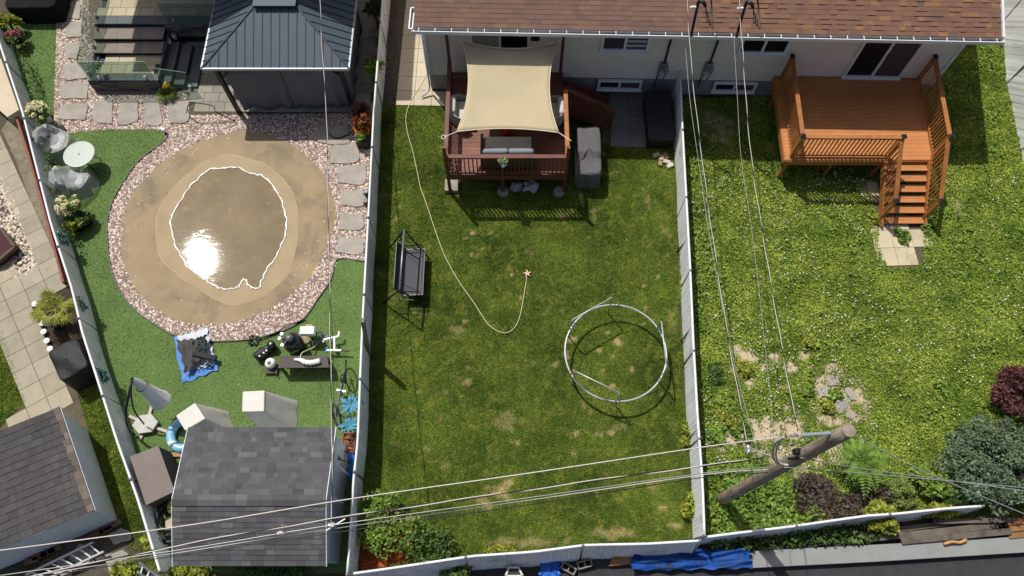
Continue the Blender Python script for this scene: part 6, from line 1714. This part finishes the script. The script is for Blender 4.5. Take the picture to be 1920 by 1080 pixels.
# ivy and garlands along the slanting fence
rr = np.random.default_rng(5); pts = []
for i in range(900):
    t = rr.uniform(0, 1); p = P(20, 95, .8).lerp(P(104, 440, .8), t); n = Vector((.12, .04, 0)) * rr.uniform(.5, 2.2); pts.append((p.x + n.x + .1, p.y + n.y, rr.uniform(.05, .9)))
iv = leaves('ivy', np.array(pts), m_dkleaf, .06, 1.4); tag(iv, 'dark green ivy hanging along the pool side of the slanting fence', 'ivy')
m_teal = leafmat('teal_tinsel', [(28, 66, 62), (46, 92, 84), (20, 50, 50), (70, 120, 110)])
for px, py, lab in ((118, 446, 'teal garland on the slanting fence below the dark potted plants'), (152, 568, 'teal garland on the slanting fence beside the fan palm'), (192, 700, 'teal garland with blue cap on the slanting fence beside the black barbecue')):
    c = P(px, py, .75); t = thing('garland', lab, 'garland', (c.x, c.y, .6), 'teal garlands on the slanting fence'); k = rng.normal(size=(150, 3)) * .05; k[:, 0] += np.linspace(-.08, .16, 150); k[:, 1] += np.linspace(.08, -.2, 150); leaves('tinsel', k + np.array([c.x, c.y, .75]), m_teal, .035, 3, parent=t)
    mb = MB(); mb.blob((c.x - .12, c.y + .12, .86), (.05, .05, .05), 2, 0, 10, 6); mb.build('cap', M('teal_cap', (110, 170, 180), .4), t, smooth=True)
# ---------------------------------------------------------------- utility pole and lines
up_ = thing('utility_pole', 'weathered leaning looking wooden utility pole in the clover yard', 'utility pole', (5.67, 2.7, 0))
up_['label'] = 'tall weathered wooden utility pole at the bottom of the clover yard'
m_pole = M('pole_timber', (164, 152, 134), .9, .3, 1.2, fine=.3, fscale=35, stain=((128, 110, 90), 3, .55, .6), bump=.6, bscale=22, bdist=.02)
nt = m_pole.node_tree
pos_ = geo(nt).outputs['Position']; sc_ = nt.nodes.new('ShaderNodeVectorMath'); sc_.operation = 'MULTIPLY'; sc_.inputs[1].default_value = (1, 1, .05); nt.links.new(pos_, sc_.inputs[0])
grain = _noise(nt, 30, 5, .7, sc_.outputs[0]); bs_ = nt.nodes['Principled BSDF']; lk = bs_.inputs['Base Color'].links[0].from_socket
sx_ = nt.nodes.new('ShaderNodeSeparateXYZ'); nt.links.new(pos_, sx_.inputs[0])
cg = _mul(nt, lk, _map(nt, grain, .35, .65, .55, 1.3)); cg = _mix(nt, _map(nt, sx_.outputs[2], 0, 1.2, .6, 0), cg, lin((150, 104, 62)))   # the butt is stained by the soil
nt.links.new(cg, bs_.inputs['Base Color']); _bump(nt, bs_, grain, .9, .02)
mb = MB(); pts = [(5.67, 2.70 + .006 * z, z) for z in np.linspace(0, 8.5, 18)]; mb.tube(pts, [.158 - .0042 * z for _, _, z in pts], 20); mb.build('shaft', m_pole, up_, smooth=True)
PX, PY = 5.67, 2.74
mb = MB(); mb.lathe((PX, PY, 8.5), [(.122, 0), (.11, .03), (.03, .05)], 20); mb.build('pole_top', M('pole_end', (148, 136, 122), .9, .3, 14), up_)
A1 = P(1470, 819, 7.9)
ins0 = Vector((PX - .12, PY + .06, 8.05)); ins1 = P(1502, 816, 7.95)
mb = MB(); d = ins1 - ins0; L = d.length
k = 26; mb.tube([ins0.lerp(ins1, i / k) for i in range(k + 1)], [.045 if i % 2 else .024 for i in range(k + 1)], 10); mb.build('insulator', M('grey_polymer', (150, 164, 172), .35, .1, 9), up_, smooth=False)
mb = MB(); mb.blob(P(1490, 817, 7.95), (.08, .035, .035), 3, .15, 12, 8); mb.build('clamp', m_galv, up_)
mb = MB(); mb.box((PX - .17, PY + .04, 6.5), (.12, .1, .16)); mb.tube([(PX - .12, PY - .08, 6.4), (PX - .32, PY - .08, 6.4)], .03, 8); mb.build('bracket', m_blackm, up_); mb = MB(); mb.box((PX + .16, PY, 6.6), (.16, .05, .05)); mb.build('bolt', m_blackm, up_)
mb = MB(); mb.tube(spline([A1, P(1455, 830, 7.6), P(1449, 848, 7.0), P(1452, 862, 6.7), P(1462, 870, 6.6), P(1478, 872, 6.6)], 6), .025, 6); mb.tube(spline([A1, P(1460, 832, 7.6), P(1455, 850, 7.0), P(1458, 864, 6.7), P(1470, 872, 6.6)], 6), .018, 6); mb.build('jumper_cable', M('pale_cable', (190, 184, 172), .5, .1, 9), up_, smooth=True)
mb = MB(); mb.tube(spline([P(1404, 838, 6.9), P(1412, 842, 6.8), P(1428, 850, 6.7), P(1442, 854, 6.6), P(1450, 860, 6.5)], 5), .018, 6); mb.build('tap_cable', M('pale_cable', (190, 184, 172), .5, .1, 9), up_, smooth=True)
mb = MB(); mb.blob(P(1403, 842, 6.9), (.05, .09, .05), 5, .25, 12, 8); mb.build('splice', m_alu, up_)
m_wirew = M('pale_wire', (198, 190, 180), .45, .08, 2); m_wireg = M('grey_wire', (160, 164, 160), .35, .1, 3, metal=.3); m_wireb = M('black_wire', (26, 26, 28), .4, .2, 6)
def wire(label, pts, r=.014, mat=None, twist=0.0, name='power_line', group='overhead lines', r2=None):
    W_ = spline([P(x, y, z) for x, y, z in pts], 14)
    if not twist:
        mb = MB(); mb.tube(W_, r, 6); return tag(mb.build(name, mat or m_wirew, smooth=True), label, 'overhead line', group)
    t = thing(name, label, 'overhead line', W_[0], group)
    # resample finely for the lay of the strands
    fine = []; s = 0
    for a, b in zip(W_[:-1], W_[1:]):
        n = max(1, int((b - a).length / .07))
        for k in range(n):
            fine.append((a.lerp(b, k / n), s + (b - a).length * k / n))
        s += (b - a).length
    for ph, m_, nm in ((0, m_wirew, 'pale_strand'), (math.pi, m_wireb, 'dark_strand')):
        q = []
        for i, (p, l) in enumerate(fine):
            d = (fine[min(i + 1, len(fine) - 1)][0] - fine[max(i - 1, 0)][0]).normalized(); x = d.cross(Vector((0, 0, 1))).normalized(); y = x.cross(d); a = ph + 2 * math.pi * l / twist
            q.append(p + (x * math.cos(a) + y * math.sin(a)) * r)
        mb = MB(); mb.tube(q, r, 6); mb.build(nm, m_, t, smooth=True)
    return t
wire('uppermost pale line crossing the lower lawn to the insulator on the pole', [(-60, 1040, 7.6), (352, 985, 7.6), (660, 935, 7.65), (1000, 886, 7.75), (1320, 838, 7.9), (1468, 819, 7.95)], .011, m_wirew)
wire('twisted black and white line crossing below the uppermost pale line', [(30, 1086, 6.6), (350, 1020, 6.5), (640, 970, 6.4), (1000, 917, 6.4), (1320, 873, 6.45), (1440, 858, 6.5)], .011, None, 2.4)
wire('upper thin grey line of the pair joined at the shed corner', [(-20, 1082, 6.1), (350, 1029, 6.0), (620, 985, 5.95), (1000, 932, 5.95), (1320, 887, 6.0), (1440, 876, 6.1)], .009, m_wireg)
wire('lower thin grey line of the pair joined at the shed corner', [(20, 1086, 6.0), (350, 1034, 5.9), (620, 992, 5.85), (1000, 937, 5.85), (1320, 890, 5.9), (1440, 880, 6.0)], .009, m_wirew)
wire('lowest thin black line running to the pole', [(60, 1084, 5.6), (350, 1039, 5.5), (620, 1000, 5.5), (1000, 945, 5.5), (1320, 895, 5.6), (1440, 886, 5.8)], .009, m_wireb)
wire('twisted service line from the pole to the mast nearer the shade sail', [(1285, -40, 5.4), (1292, 60, 5.3), (1301, 170, 5.2), (1330, 400, 5.4), (1365, 630, 6.0), (1403, 838, 6.9)], .008, None, 1.9)
wire('twisted service line from the pole insulator to the mast by the orange deck', [(1383, -40, 5.4), (1390, 60, 5.3), (1406, 270, 5.3), (1432, 450, 5.7), (1466, 650, 6.4), (1496, 814, 7.3)], .008, None, 1.7)
wire('twisted line crossing gazebo and sand circle towards the shed corner', [(598, -40, 4.6), (605, 110, 4.5), (612, 215, 4.5), (616, 420, 4.7), (619, 620, 5.0), (622, 800, 5.4), (622, 985, 5.9)], .008, None, 2.2)
wire('thin pale phone line nearer the clover yard fence', [(1285, 90, 4.0), (1294, 190, 4.0), (1308, 290, 4.1), (1330, 440, 4.4), (1372, 660, 5.2), (1426, 870, 6.2)], .006, m_wireg)
wire('thin pale phone line between the two service lines', [(1376, 70, 4.0), (1383, 190, 4.0), (1390, 300, 4.1), (1412, 450, 4.5), (1440, 700, 5.5), (1455, 866, 6.3)], .006, m_wireg)
wire('thin dark drop line beside the twisted line over the turf', [(622, 985, 5.9), (626, 800, 5.0), (623, 620, 4.2), (614, 470, 3.7)], .006, m_wireb)
for lab, pts in (('upper pale guy line leaving the pole to the right', [(1500, 858, 6.6), (1600, 876, 6.5), (1760, 898, 6.4), (1960, 926, 6.4)]), ('lower pale guy line leaving the pole to the right', [(1470, 876, 6.4), (1600, 886, 6.3), (1760, 900, 6.2), (1960, 918, 6.2)]), ('pale line from the very top of the pole to the right', [(1596, 812, 8.4), (1650, 842, 8.3), (1760, 896, 8.2), (1960, 980, 8.1)])): wire(lab, pts, .008, m_wireg)
mb = MB(); c = P(622, 985, 5.9); mb.blob(c, (.1, .06, .05), 4, .2, 10, 6); mb.tube([c + Vector((-.1, -.1, 0)), c + Vector((.25, .12, 0))], .02, 6); tag(mb.build('line_splice', m_alu), 'metal splice on the lines above the shed corner', 'line splice', 'fittings on the overhead lines')
mb = MB(); 
for k in (-1, 1): mb.tube([P(532 + 3 * k, 985, 6.3), P(533 + 2 * k, 998, 6.0)], .012, 6)
mb.blob(P(527, 1000, 5.9), (.08, .04, .04), 3, .2, 10, 6); tag(mb.build('line_spacer', m_wirew), 'small pale spacer clip on the lines above the shed roof', 'line spacer', 'fittings on the overhead lines')
# ---------------------------------------------------------------- planting of the clover yard
c = P(1868, 872, .8); m_jun = leafmat('juniper_needles', [(74, 92, 66), (92, 110, 80), (112, 130, 98), (58, 74, 56), (132, 146, 112), (82, 102, 84)], .6, .1)
def conifer(name, label, c, r, n, mat, seed):
    t = thing(name, label, 'shrub', (c.x, c.y, 0)); C_, D_ = crown_pts((c.x, c.y, c.z), r, n, 150, .17, seed); o_ = C_ - np.array([c.x, c.y, c.z - .5]); o_ /= np.linalg.norm(o_, axis=1)[:, None]
    leaves('foliage', C_, mat, .038, 2.4, .5, parent=t, out=o_, dirn=.5)
    mb = MB(); rr = random.Random(seed)
    for k in range(16):
        a = rr.uniform(0, 6.28); e = rr.uniform(.2, 1.2); d = Vector((math.cos(a) * math.cos(e) * r[0], math.sin(a) * math.cos(e) * r[1], math.sin(e) * r[2])); mb.tube([(c.x, c.y, .1), Vector((c.x, c.y, c.z * .6)) + d * .4, Vector((c.x, c.y, c.z)) + d * .75], [.05, .03, .01], 5)
    mb.build('limbs', M('juniper_bark', (76, 60, 48), .9, .3, 9), t)
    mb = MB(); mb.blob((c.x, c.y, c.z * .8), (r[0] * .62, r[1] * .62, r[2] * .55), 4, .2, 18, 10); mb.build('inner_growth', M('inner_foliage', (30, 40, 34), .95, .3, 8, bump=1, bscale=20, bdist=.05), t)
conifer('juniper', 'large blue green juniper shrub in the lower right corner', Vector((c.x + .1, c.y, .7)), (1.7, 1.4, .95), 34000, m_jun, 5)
c = P(1908, 735, .5); bush('barberry', 'deep red barberry shrub at the right edge above the juniper', 'shrub', (c.x + .15, c.y, .45), (.85, .8, .7), 5200, m_redl, .06, 2.2, 51, 24, .34, dirn=.3)
for px, py, rx, ry, n, sd, lab in ((1532, 908, .6, .34, 1700, 61, 'dark purple barberry nearest the utility pole, upper one'), (1545, 944, .75, .4, 2200, 62, 'dark purple barberry with reddish tips just above the bottom fence'), (1600, 950, .75, .38, 2000, 63, 'dark purple barberry in front of the light green sedum mound'), (1645, 928, .55, .32, 1500, 64, 'dark purple barberry below the big ferny fronds')):
    c = P(px, py, .4); bush('barberry', lab, 'shrub', (c.x, c.y, .2), (rx, ry, .24), int(n * .75), m_dred, .05, 2.0, sd, 22, .42, dirn=.25, group='purple barberries in the clover yard bed')
c = P(1692, 922, .3); bush('sedum', 'pale green dome shaped mound near the bottom fence', 'shrub', (c.x, c.y, .16), (.55, .42, .38), 4200, leafmat('sedum_leaves', [(96, 116, 52), (122, 140, 70), (140, 156, 86), (84, 104, 48)]), .035, 1.8, 71, 40, .22)
for px, py, rx, ry, rz, n, sd, lab in ((1650, 968, .55, .4, .55, 1700, 73, 'bright yellow green bush growing over the bottom fence'), (1745, 905, .6, .45, .45, 1500, 74, 'leafy bush between sedum mound and juniper'), (1790, 935, .35, .3, .4, 800, 75, 'low dark bush at the foot of the juniper'), (1762, 958, .5, .2, .35, 800, 76, 'yellow green creeper on the bottom fence left of the juniper')):
    c = P(px, py, .4); bush('bush', lab, 'bush', (c.x, c.y, .3), (rx, ry, rz), n, m_yg if sd in (73, 76) else (m_green if sd == 74 else m_dkleaf), .075, 1.8, sd)
# ferny sumac: arching pinnate fronds
su = thing('sumac', 'ferny green sumac with arching fronds beside the utility pole', 'shrub', P(1615, 880, 0)); hub = P(1612, 866, .7); rr = random.Random(6)
m_fern = leafmat('sumac_leaves', [(76, 106, 36), (98, 130, 46), (118, 146, 58), (60, 88, 32)])
mb = MB(); mb.tube([(hub.x, hub.y - .15, 0), hub], [.03, .02], 6); mb.build('stem', M('sumac_stem', (104, 80, 52), .9), su)
for i in range(16):
    a = 2 * math.pi * i / 16 + rr.uniform(-.2, .2); L = rr.uniform(.55, .95); d = Vector((math.cos(a), math.sin(a), 0)); s = Vector((-d.y, d.x, 0)); mb = MB(); prev = hub
    h0 = rr.uniform(.1, .35)
    for k in range(1, 13):
        t = k / 12; p = hub + d * L * t + Vector((0, 0, h0 * math.sin(t * 2.2) - .25 * t * t)); mb.tube([prev, p], .006, 4); prev = p; ll = .17 * math.sin(math.pi * (.15 + .85 * t)) + .04
        for sg in (-1, 1):
            e = p + s * sg * ll + d * .05 - Vector((0, 0, .03)); m_ = p.lerp(e, .5); w = d * .034
            mb.add([p, m_ + w, e, m_ - w], [(0, 1, 2, 3)])
    mb.build('frond', m_fern, su)
gp_poly = PP([(1325, 880), (1400, 870), (1450, 905), (1520, 890), (1560, 985), (1440, 996), (1322, 1004)])
x, y = scatter(gp_poly, 520); hh = .1 + .25 * np.clip(vnoise(x, y, 2.5, 91) + .5, 0, 1.4)
tag(leaves('ground_cover', np.stack([x, y, hh * rng.uniform(.3, 1, len(x))], 1), m_green, .085, 1.3, .9), 'bright green leafy ground cover round the foot of the utility pole', 'ground cover', kind='stuff')
for i, (px, py, r, sd, m_) in enumerate(((1345, 815, .3, 1, m_green), (1390, 808, .35, 2, m_green), (1370, 790, .25, 3, m_yg), (1550, 762, .25, 4, m_yg), (1515, 735, .25, 5, m_green), (1566, 740, .22, 6, m_green), (1690, 440, .3, 7, m_green), (1640, 410, .26, 8, m_yg), (1520, 640, .25, 9, m_yg), (1740, 420, .3, 10, m_green), (1345, 700, .3, 11, m_dkleaf), (1400, 690, .26, 12, m_yg))):
    c = P(px, py, .15); w = bush('weed', ('clump of broad leaved weeds', 'x')[0] + (' ' + ('left of the wires by the bottom bare soil', 'above the pole splice beside bare soil', 'pale one just above the broad pair by the fence', 'yellow green one left of the bare stone patch', 'above the bare stone patch, left', 'right above the bare stone patch', 'growing through the slab at the deck stair foot', 'left of the deck stair foot', 'pale one in the flowery middle of the clover yard', 'right of the deck stair foot', 'dark one near the fence by the first bare soil', 'between the two service lines near bare soil')[i]), 'weed', (c.x, c.y, .06), (r, r, .16), 260, m_, .09, 1.25, 100 + sd, trunk=False, group='broad leaved weeds in the clover yard')
for px, lab in (([(1546, 704), (1570, 700), (1574, 722), (1552, 726)], 'pale cracked stone at the top of the bare patch in the clover yard'), ([(1528, 724), (1552, 722), (1556, 744), (1534, 746)], 'pale stone at the left of the bare patch in the clover yard'), ([(1562, 745), (1590, 742), (1588, 774), (1566, 778)], 'largest pale cracked stone in the middle of the bare patch'), ([(1580, 726), (1600, 730), (1606, 752), (1592, 750)], 'tan stone at the right of the bare patch in the clover yard'), ([(1586, 768), (1606, 776), (1598, 788), (1582, 782)], 'small tan stone at the bottom of the bare patch')):
    flag(px, lab, 'paving_stone', 'sunken paving stones in the clover yard')
# shrubs in the lower left corner of the middle lawn
for px, py, rx, ry, rz, n, sd, lab in ((700, 958, .6, .4, .55, 1500, 81, 'green shrub at the fence just below the uppermost line'), (716, 1012, .45, .3, .5, 950, 82, 'green shrub growing out of the orange mulch'), (762, 998, .55, .35, .5, 1000, 83, 'green shrub right of the orange mulch'), (800, 1022, .6, .4, .5, 1500, 84, 'spreading green shrub above the bottom fence, farthest right of the corner shrubs'), (690, 985, .35, .3, .45, 700, 85, 'small green shrub on the mulch next to the middle fence')):
    c = P(px, py, .5); bush('shrub', lab, 'shrub', (c.x, c.y, .36), (rx * 1.25, ry * 1.35, rz), int(n * .62), m_green if sd != 84 else m_dkleaf, .062, 1.6, sd, 20, .48, group='corner shrubs of the middle lawn')
for px, py, rx, ry, sd, lab in ((1296, 950, .25, .5, 86, 'weeds creeping along the lower end of the clover yard fence'), (1290, 815, .15, .35, 87, 'small weed at the fence beside the grey ring frame'), (940, 1032, .5, .14, 88, 'pale weeds along the bottom fence')):
    c = P(px, py, .2); bush('weed', lab, 'weed', (c.x, c.y, .15), (rx, ry, .3), 420, m_yg, .06, 2, sd, trunk=False)
for px, py, rx, sd, lab in ((350, 1070, .6, 92, 'bright weeds along the wall behind the charcoal shed'), (500, 1072, 1.0, 93, 'dark weeds in the shadow behind the charcoal shed'), (285, 1010, .3, 94, 'yellow green weeds at the slanting fence below the tyres'), (240, 1068, .4, 95, 'yellow green bush beside the short stepladder'), (855, 1070, .5, 96, 'green bush outside the bottom fence near the corner'), (330, 940, .2, 97, 'weeds beside the taupe box')):
    c = P(px, py, .3); bush('weed', lab, 'weed', (c.x, c.y, .25), (rx, .3, .35), int(900 * rx + 200), m_dkleaf if sd in (93, 96) else m_yg, .07, 1.6, sd, trunk=False)
for i, (px, py, c_) in enumerate(((1230, 291, (176, 160, 140)), (1240, 298, (190, 178, 160)), (1248, 293, (150, 116, 92)), (1250, 304, (196, 186, 170)), (1256, 311, (206, 196, 180)), (1238, 306, (160, 130, 104)))):
    c = P(px, py, .04); mb = MB(); mb.box((c.x, c.y, .05), (.24, .13, .1), R(20 + 47 * i)); tag(mb.build('rubble_brick', M('rubble%d' % i, c_, .9, .3, 8, bump=.4), bevel=.012), 'broken pale brick in the small heap beside the black storage box', 'brick', 'small heap of broken bricks')
# ---------------------------------------------------------------- lane beyond the bottom fence
kq = [P2(x, y) for x, y in ((1405, 1066), (1640, 1054), (1960, 1034), (1960, 1004), (1640, 1022), (1412, 1034))]
mb = MB(); mb.prism(kq, 0, .22); tag(mb.build('concrete_kerb', M('kerb_concrete', (138, 140, 137), .85, .12, 2), bevel=.015), 'broad concrete kerb wall along the asphalt lane', 'kerb')
hq = PP([(1322, 1012), (1420, 1003), (1560, 986), (1640, 974), (1640, 1018), (1500, 1026), (1410, 1034), (1330, 1030)])
x, y = scatter(hq, 420); tag(leaves('undergrowth', np.stack([x, y, rng.uniform(.02, .45, len(x))], 1), m_dkleaf, .08, 1.5, .7), 'dark undergrowth between bottom fence and concrete kerb', 'undergrowth', kind='stuff')
tarp('tarp', [(1186, 1034), (1402, 1030), (1408, 1066), (1180, 1070)], .12, M('deep_blue_tarp', (24, 74, 150), .6, .25, 3, bump=.7, bscale=8, bdist=.05, spec=.25, stain=((46, 52, 62), 3.5, .53, .8)), 'large deep blue tarp on the ground behind the bottom fence', .09, 15)
tarp('tarp', [(1014, 1052), (1052, 1048), (1048, 1090), (1008, 1095)], .1, M('mid_blue_tarp', (22, 84, 176), .4, .2, 3), 'small blue tarp behind the bottom fence beside the cinder blocks', .05, 16)
mb = MB(); mb.prism(PP([(1154, 1030), (1197, 1027), (1190, 1058), (1140, 1062)]), .15, .18); tag(mb.build('plywood_sheet', M('plywood', (138, 104, 70), .8, .15, 3)), 'brown plywood sheet lying behind the bottom fence', 'plywood')
m_cb = M('cinder_block', (130, 128, 124), .9, .2, 6, bump=.5, bscale=40)
def cblock(px, py, rz, label):
    c = P(px, py, .1); t = thing('cinder_block', label, 'concrete block', (c.x, c.y, 0), 'concrete blocks behind the bottom fence', rz); mb = MB()
    for x in (-.18, 0, .18): mb.box((x, 0, .1), (.035, .19, .2))
    for y in (-.08, .08): mb.box((0, y, .1), (.325, .034, .196))
    mb.build('shell', m_cb, t, local=True)
cblock(1398, 1046, .1, 'concrete block holding down the right end of the deep blue tarp'); cblock(1096, 1058, .25, 'concrete block between plywood and small blue tarp'); cblock(1066, 1066, -.5, 'tilted concrete block right of the small blue tarp')
bp = thing('plastic_bin', 'upturned dark crate with pale rim behind the bottom fence', 'crate', P(962, 1072, 0)); q = PP([(948, 1080), (954, 1064), (972, 1064), (980, 1080)], .3); mb = MB(); mb.prism(q, 0, .3); mb.build('body', m_black, bp)
mb = MB()
for i in range(4): mb.bar((*q[i], .31), (*q[(i + 1) % 4], .31), .05, .04)
mb.build('rim', m_wcov, bp)
m_plank = M('weathered_plank', (104, 95, 85), .85, .3, 3, island=.15, fine=.25, grain=(3, 30, 30), stain=((64, 58, 52), 3, .52, .7)); rr = random.Random(9)
for i, (a, b, w, lab) in enumerate((((1625, 1000), (1880, 968), .13, 'wide weathered plank nearest the bottom fence'), ((1630, 1010), (1870, 985), .16, 'weathered plank with pale edge in the middle of the stack'), ((1690, 1015), (1895, 996), .16, 'weathered plank lowest beside the kerb'), ((1750, 978), (1900, 975), .12, 'short dark plank at the end near the firewood'))):
    z = .16 + .05 * i; mb = MB(); mb.bar(P(*a, z), P(*b, z + .05), w, .05); tag(mb.build('plank', m_plank), lab, 'plank', 'weathered planks by the kerb')
for i, (px, py, lab) in enumerate(((1903, 978, 'orange brown log highest in the firewood pile'), (1908, 990, 'orange brown log second in the firewood pile'), (1905, 1003, 'orange brown log third down in the firewood pile'), (1912, 1016, 'lowest orange brown log in the firewood pile'))):
    a, b = P(px - 16, py + 2, .3 - .05 * i), P(px + 30, py - 3, .3 - .05 * i); mb = MB(); mb.bar(a, b, .16, .13); tag(mb.build('log', M('fresh_wood%d' % i, (156 - 8 * i, 106, 66), .8, .25, 5, fine=.25), bevel=.015), lab, 'log', 'firewood at the right edge')
mb = MB(); mb.tube(spline([P(1770, 1020, .3), P(1785, 1016, .32), P(1800, 1017, .3), P(1812, 1012, .3)], 5), .04, 8); tag(mb.build('driftwood', M('tan_wood', (196, 148, 92), .7, .2, 6), smooth=True), 'curved tan stick lying on the kerb', 'stick')
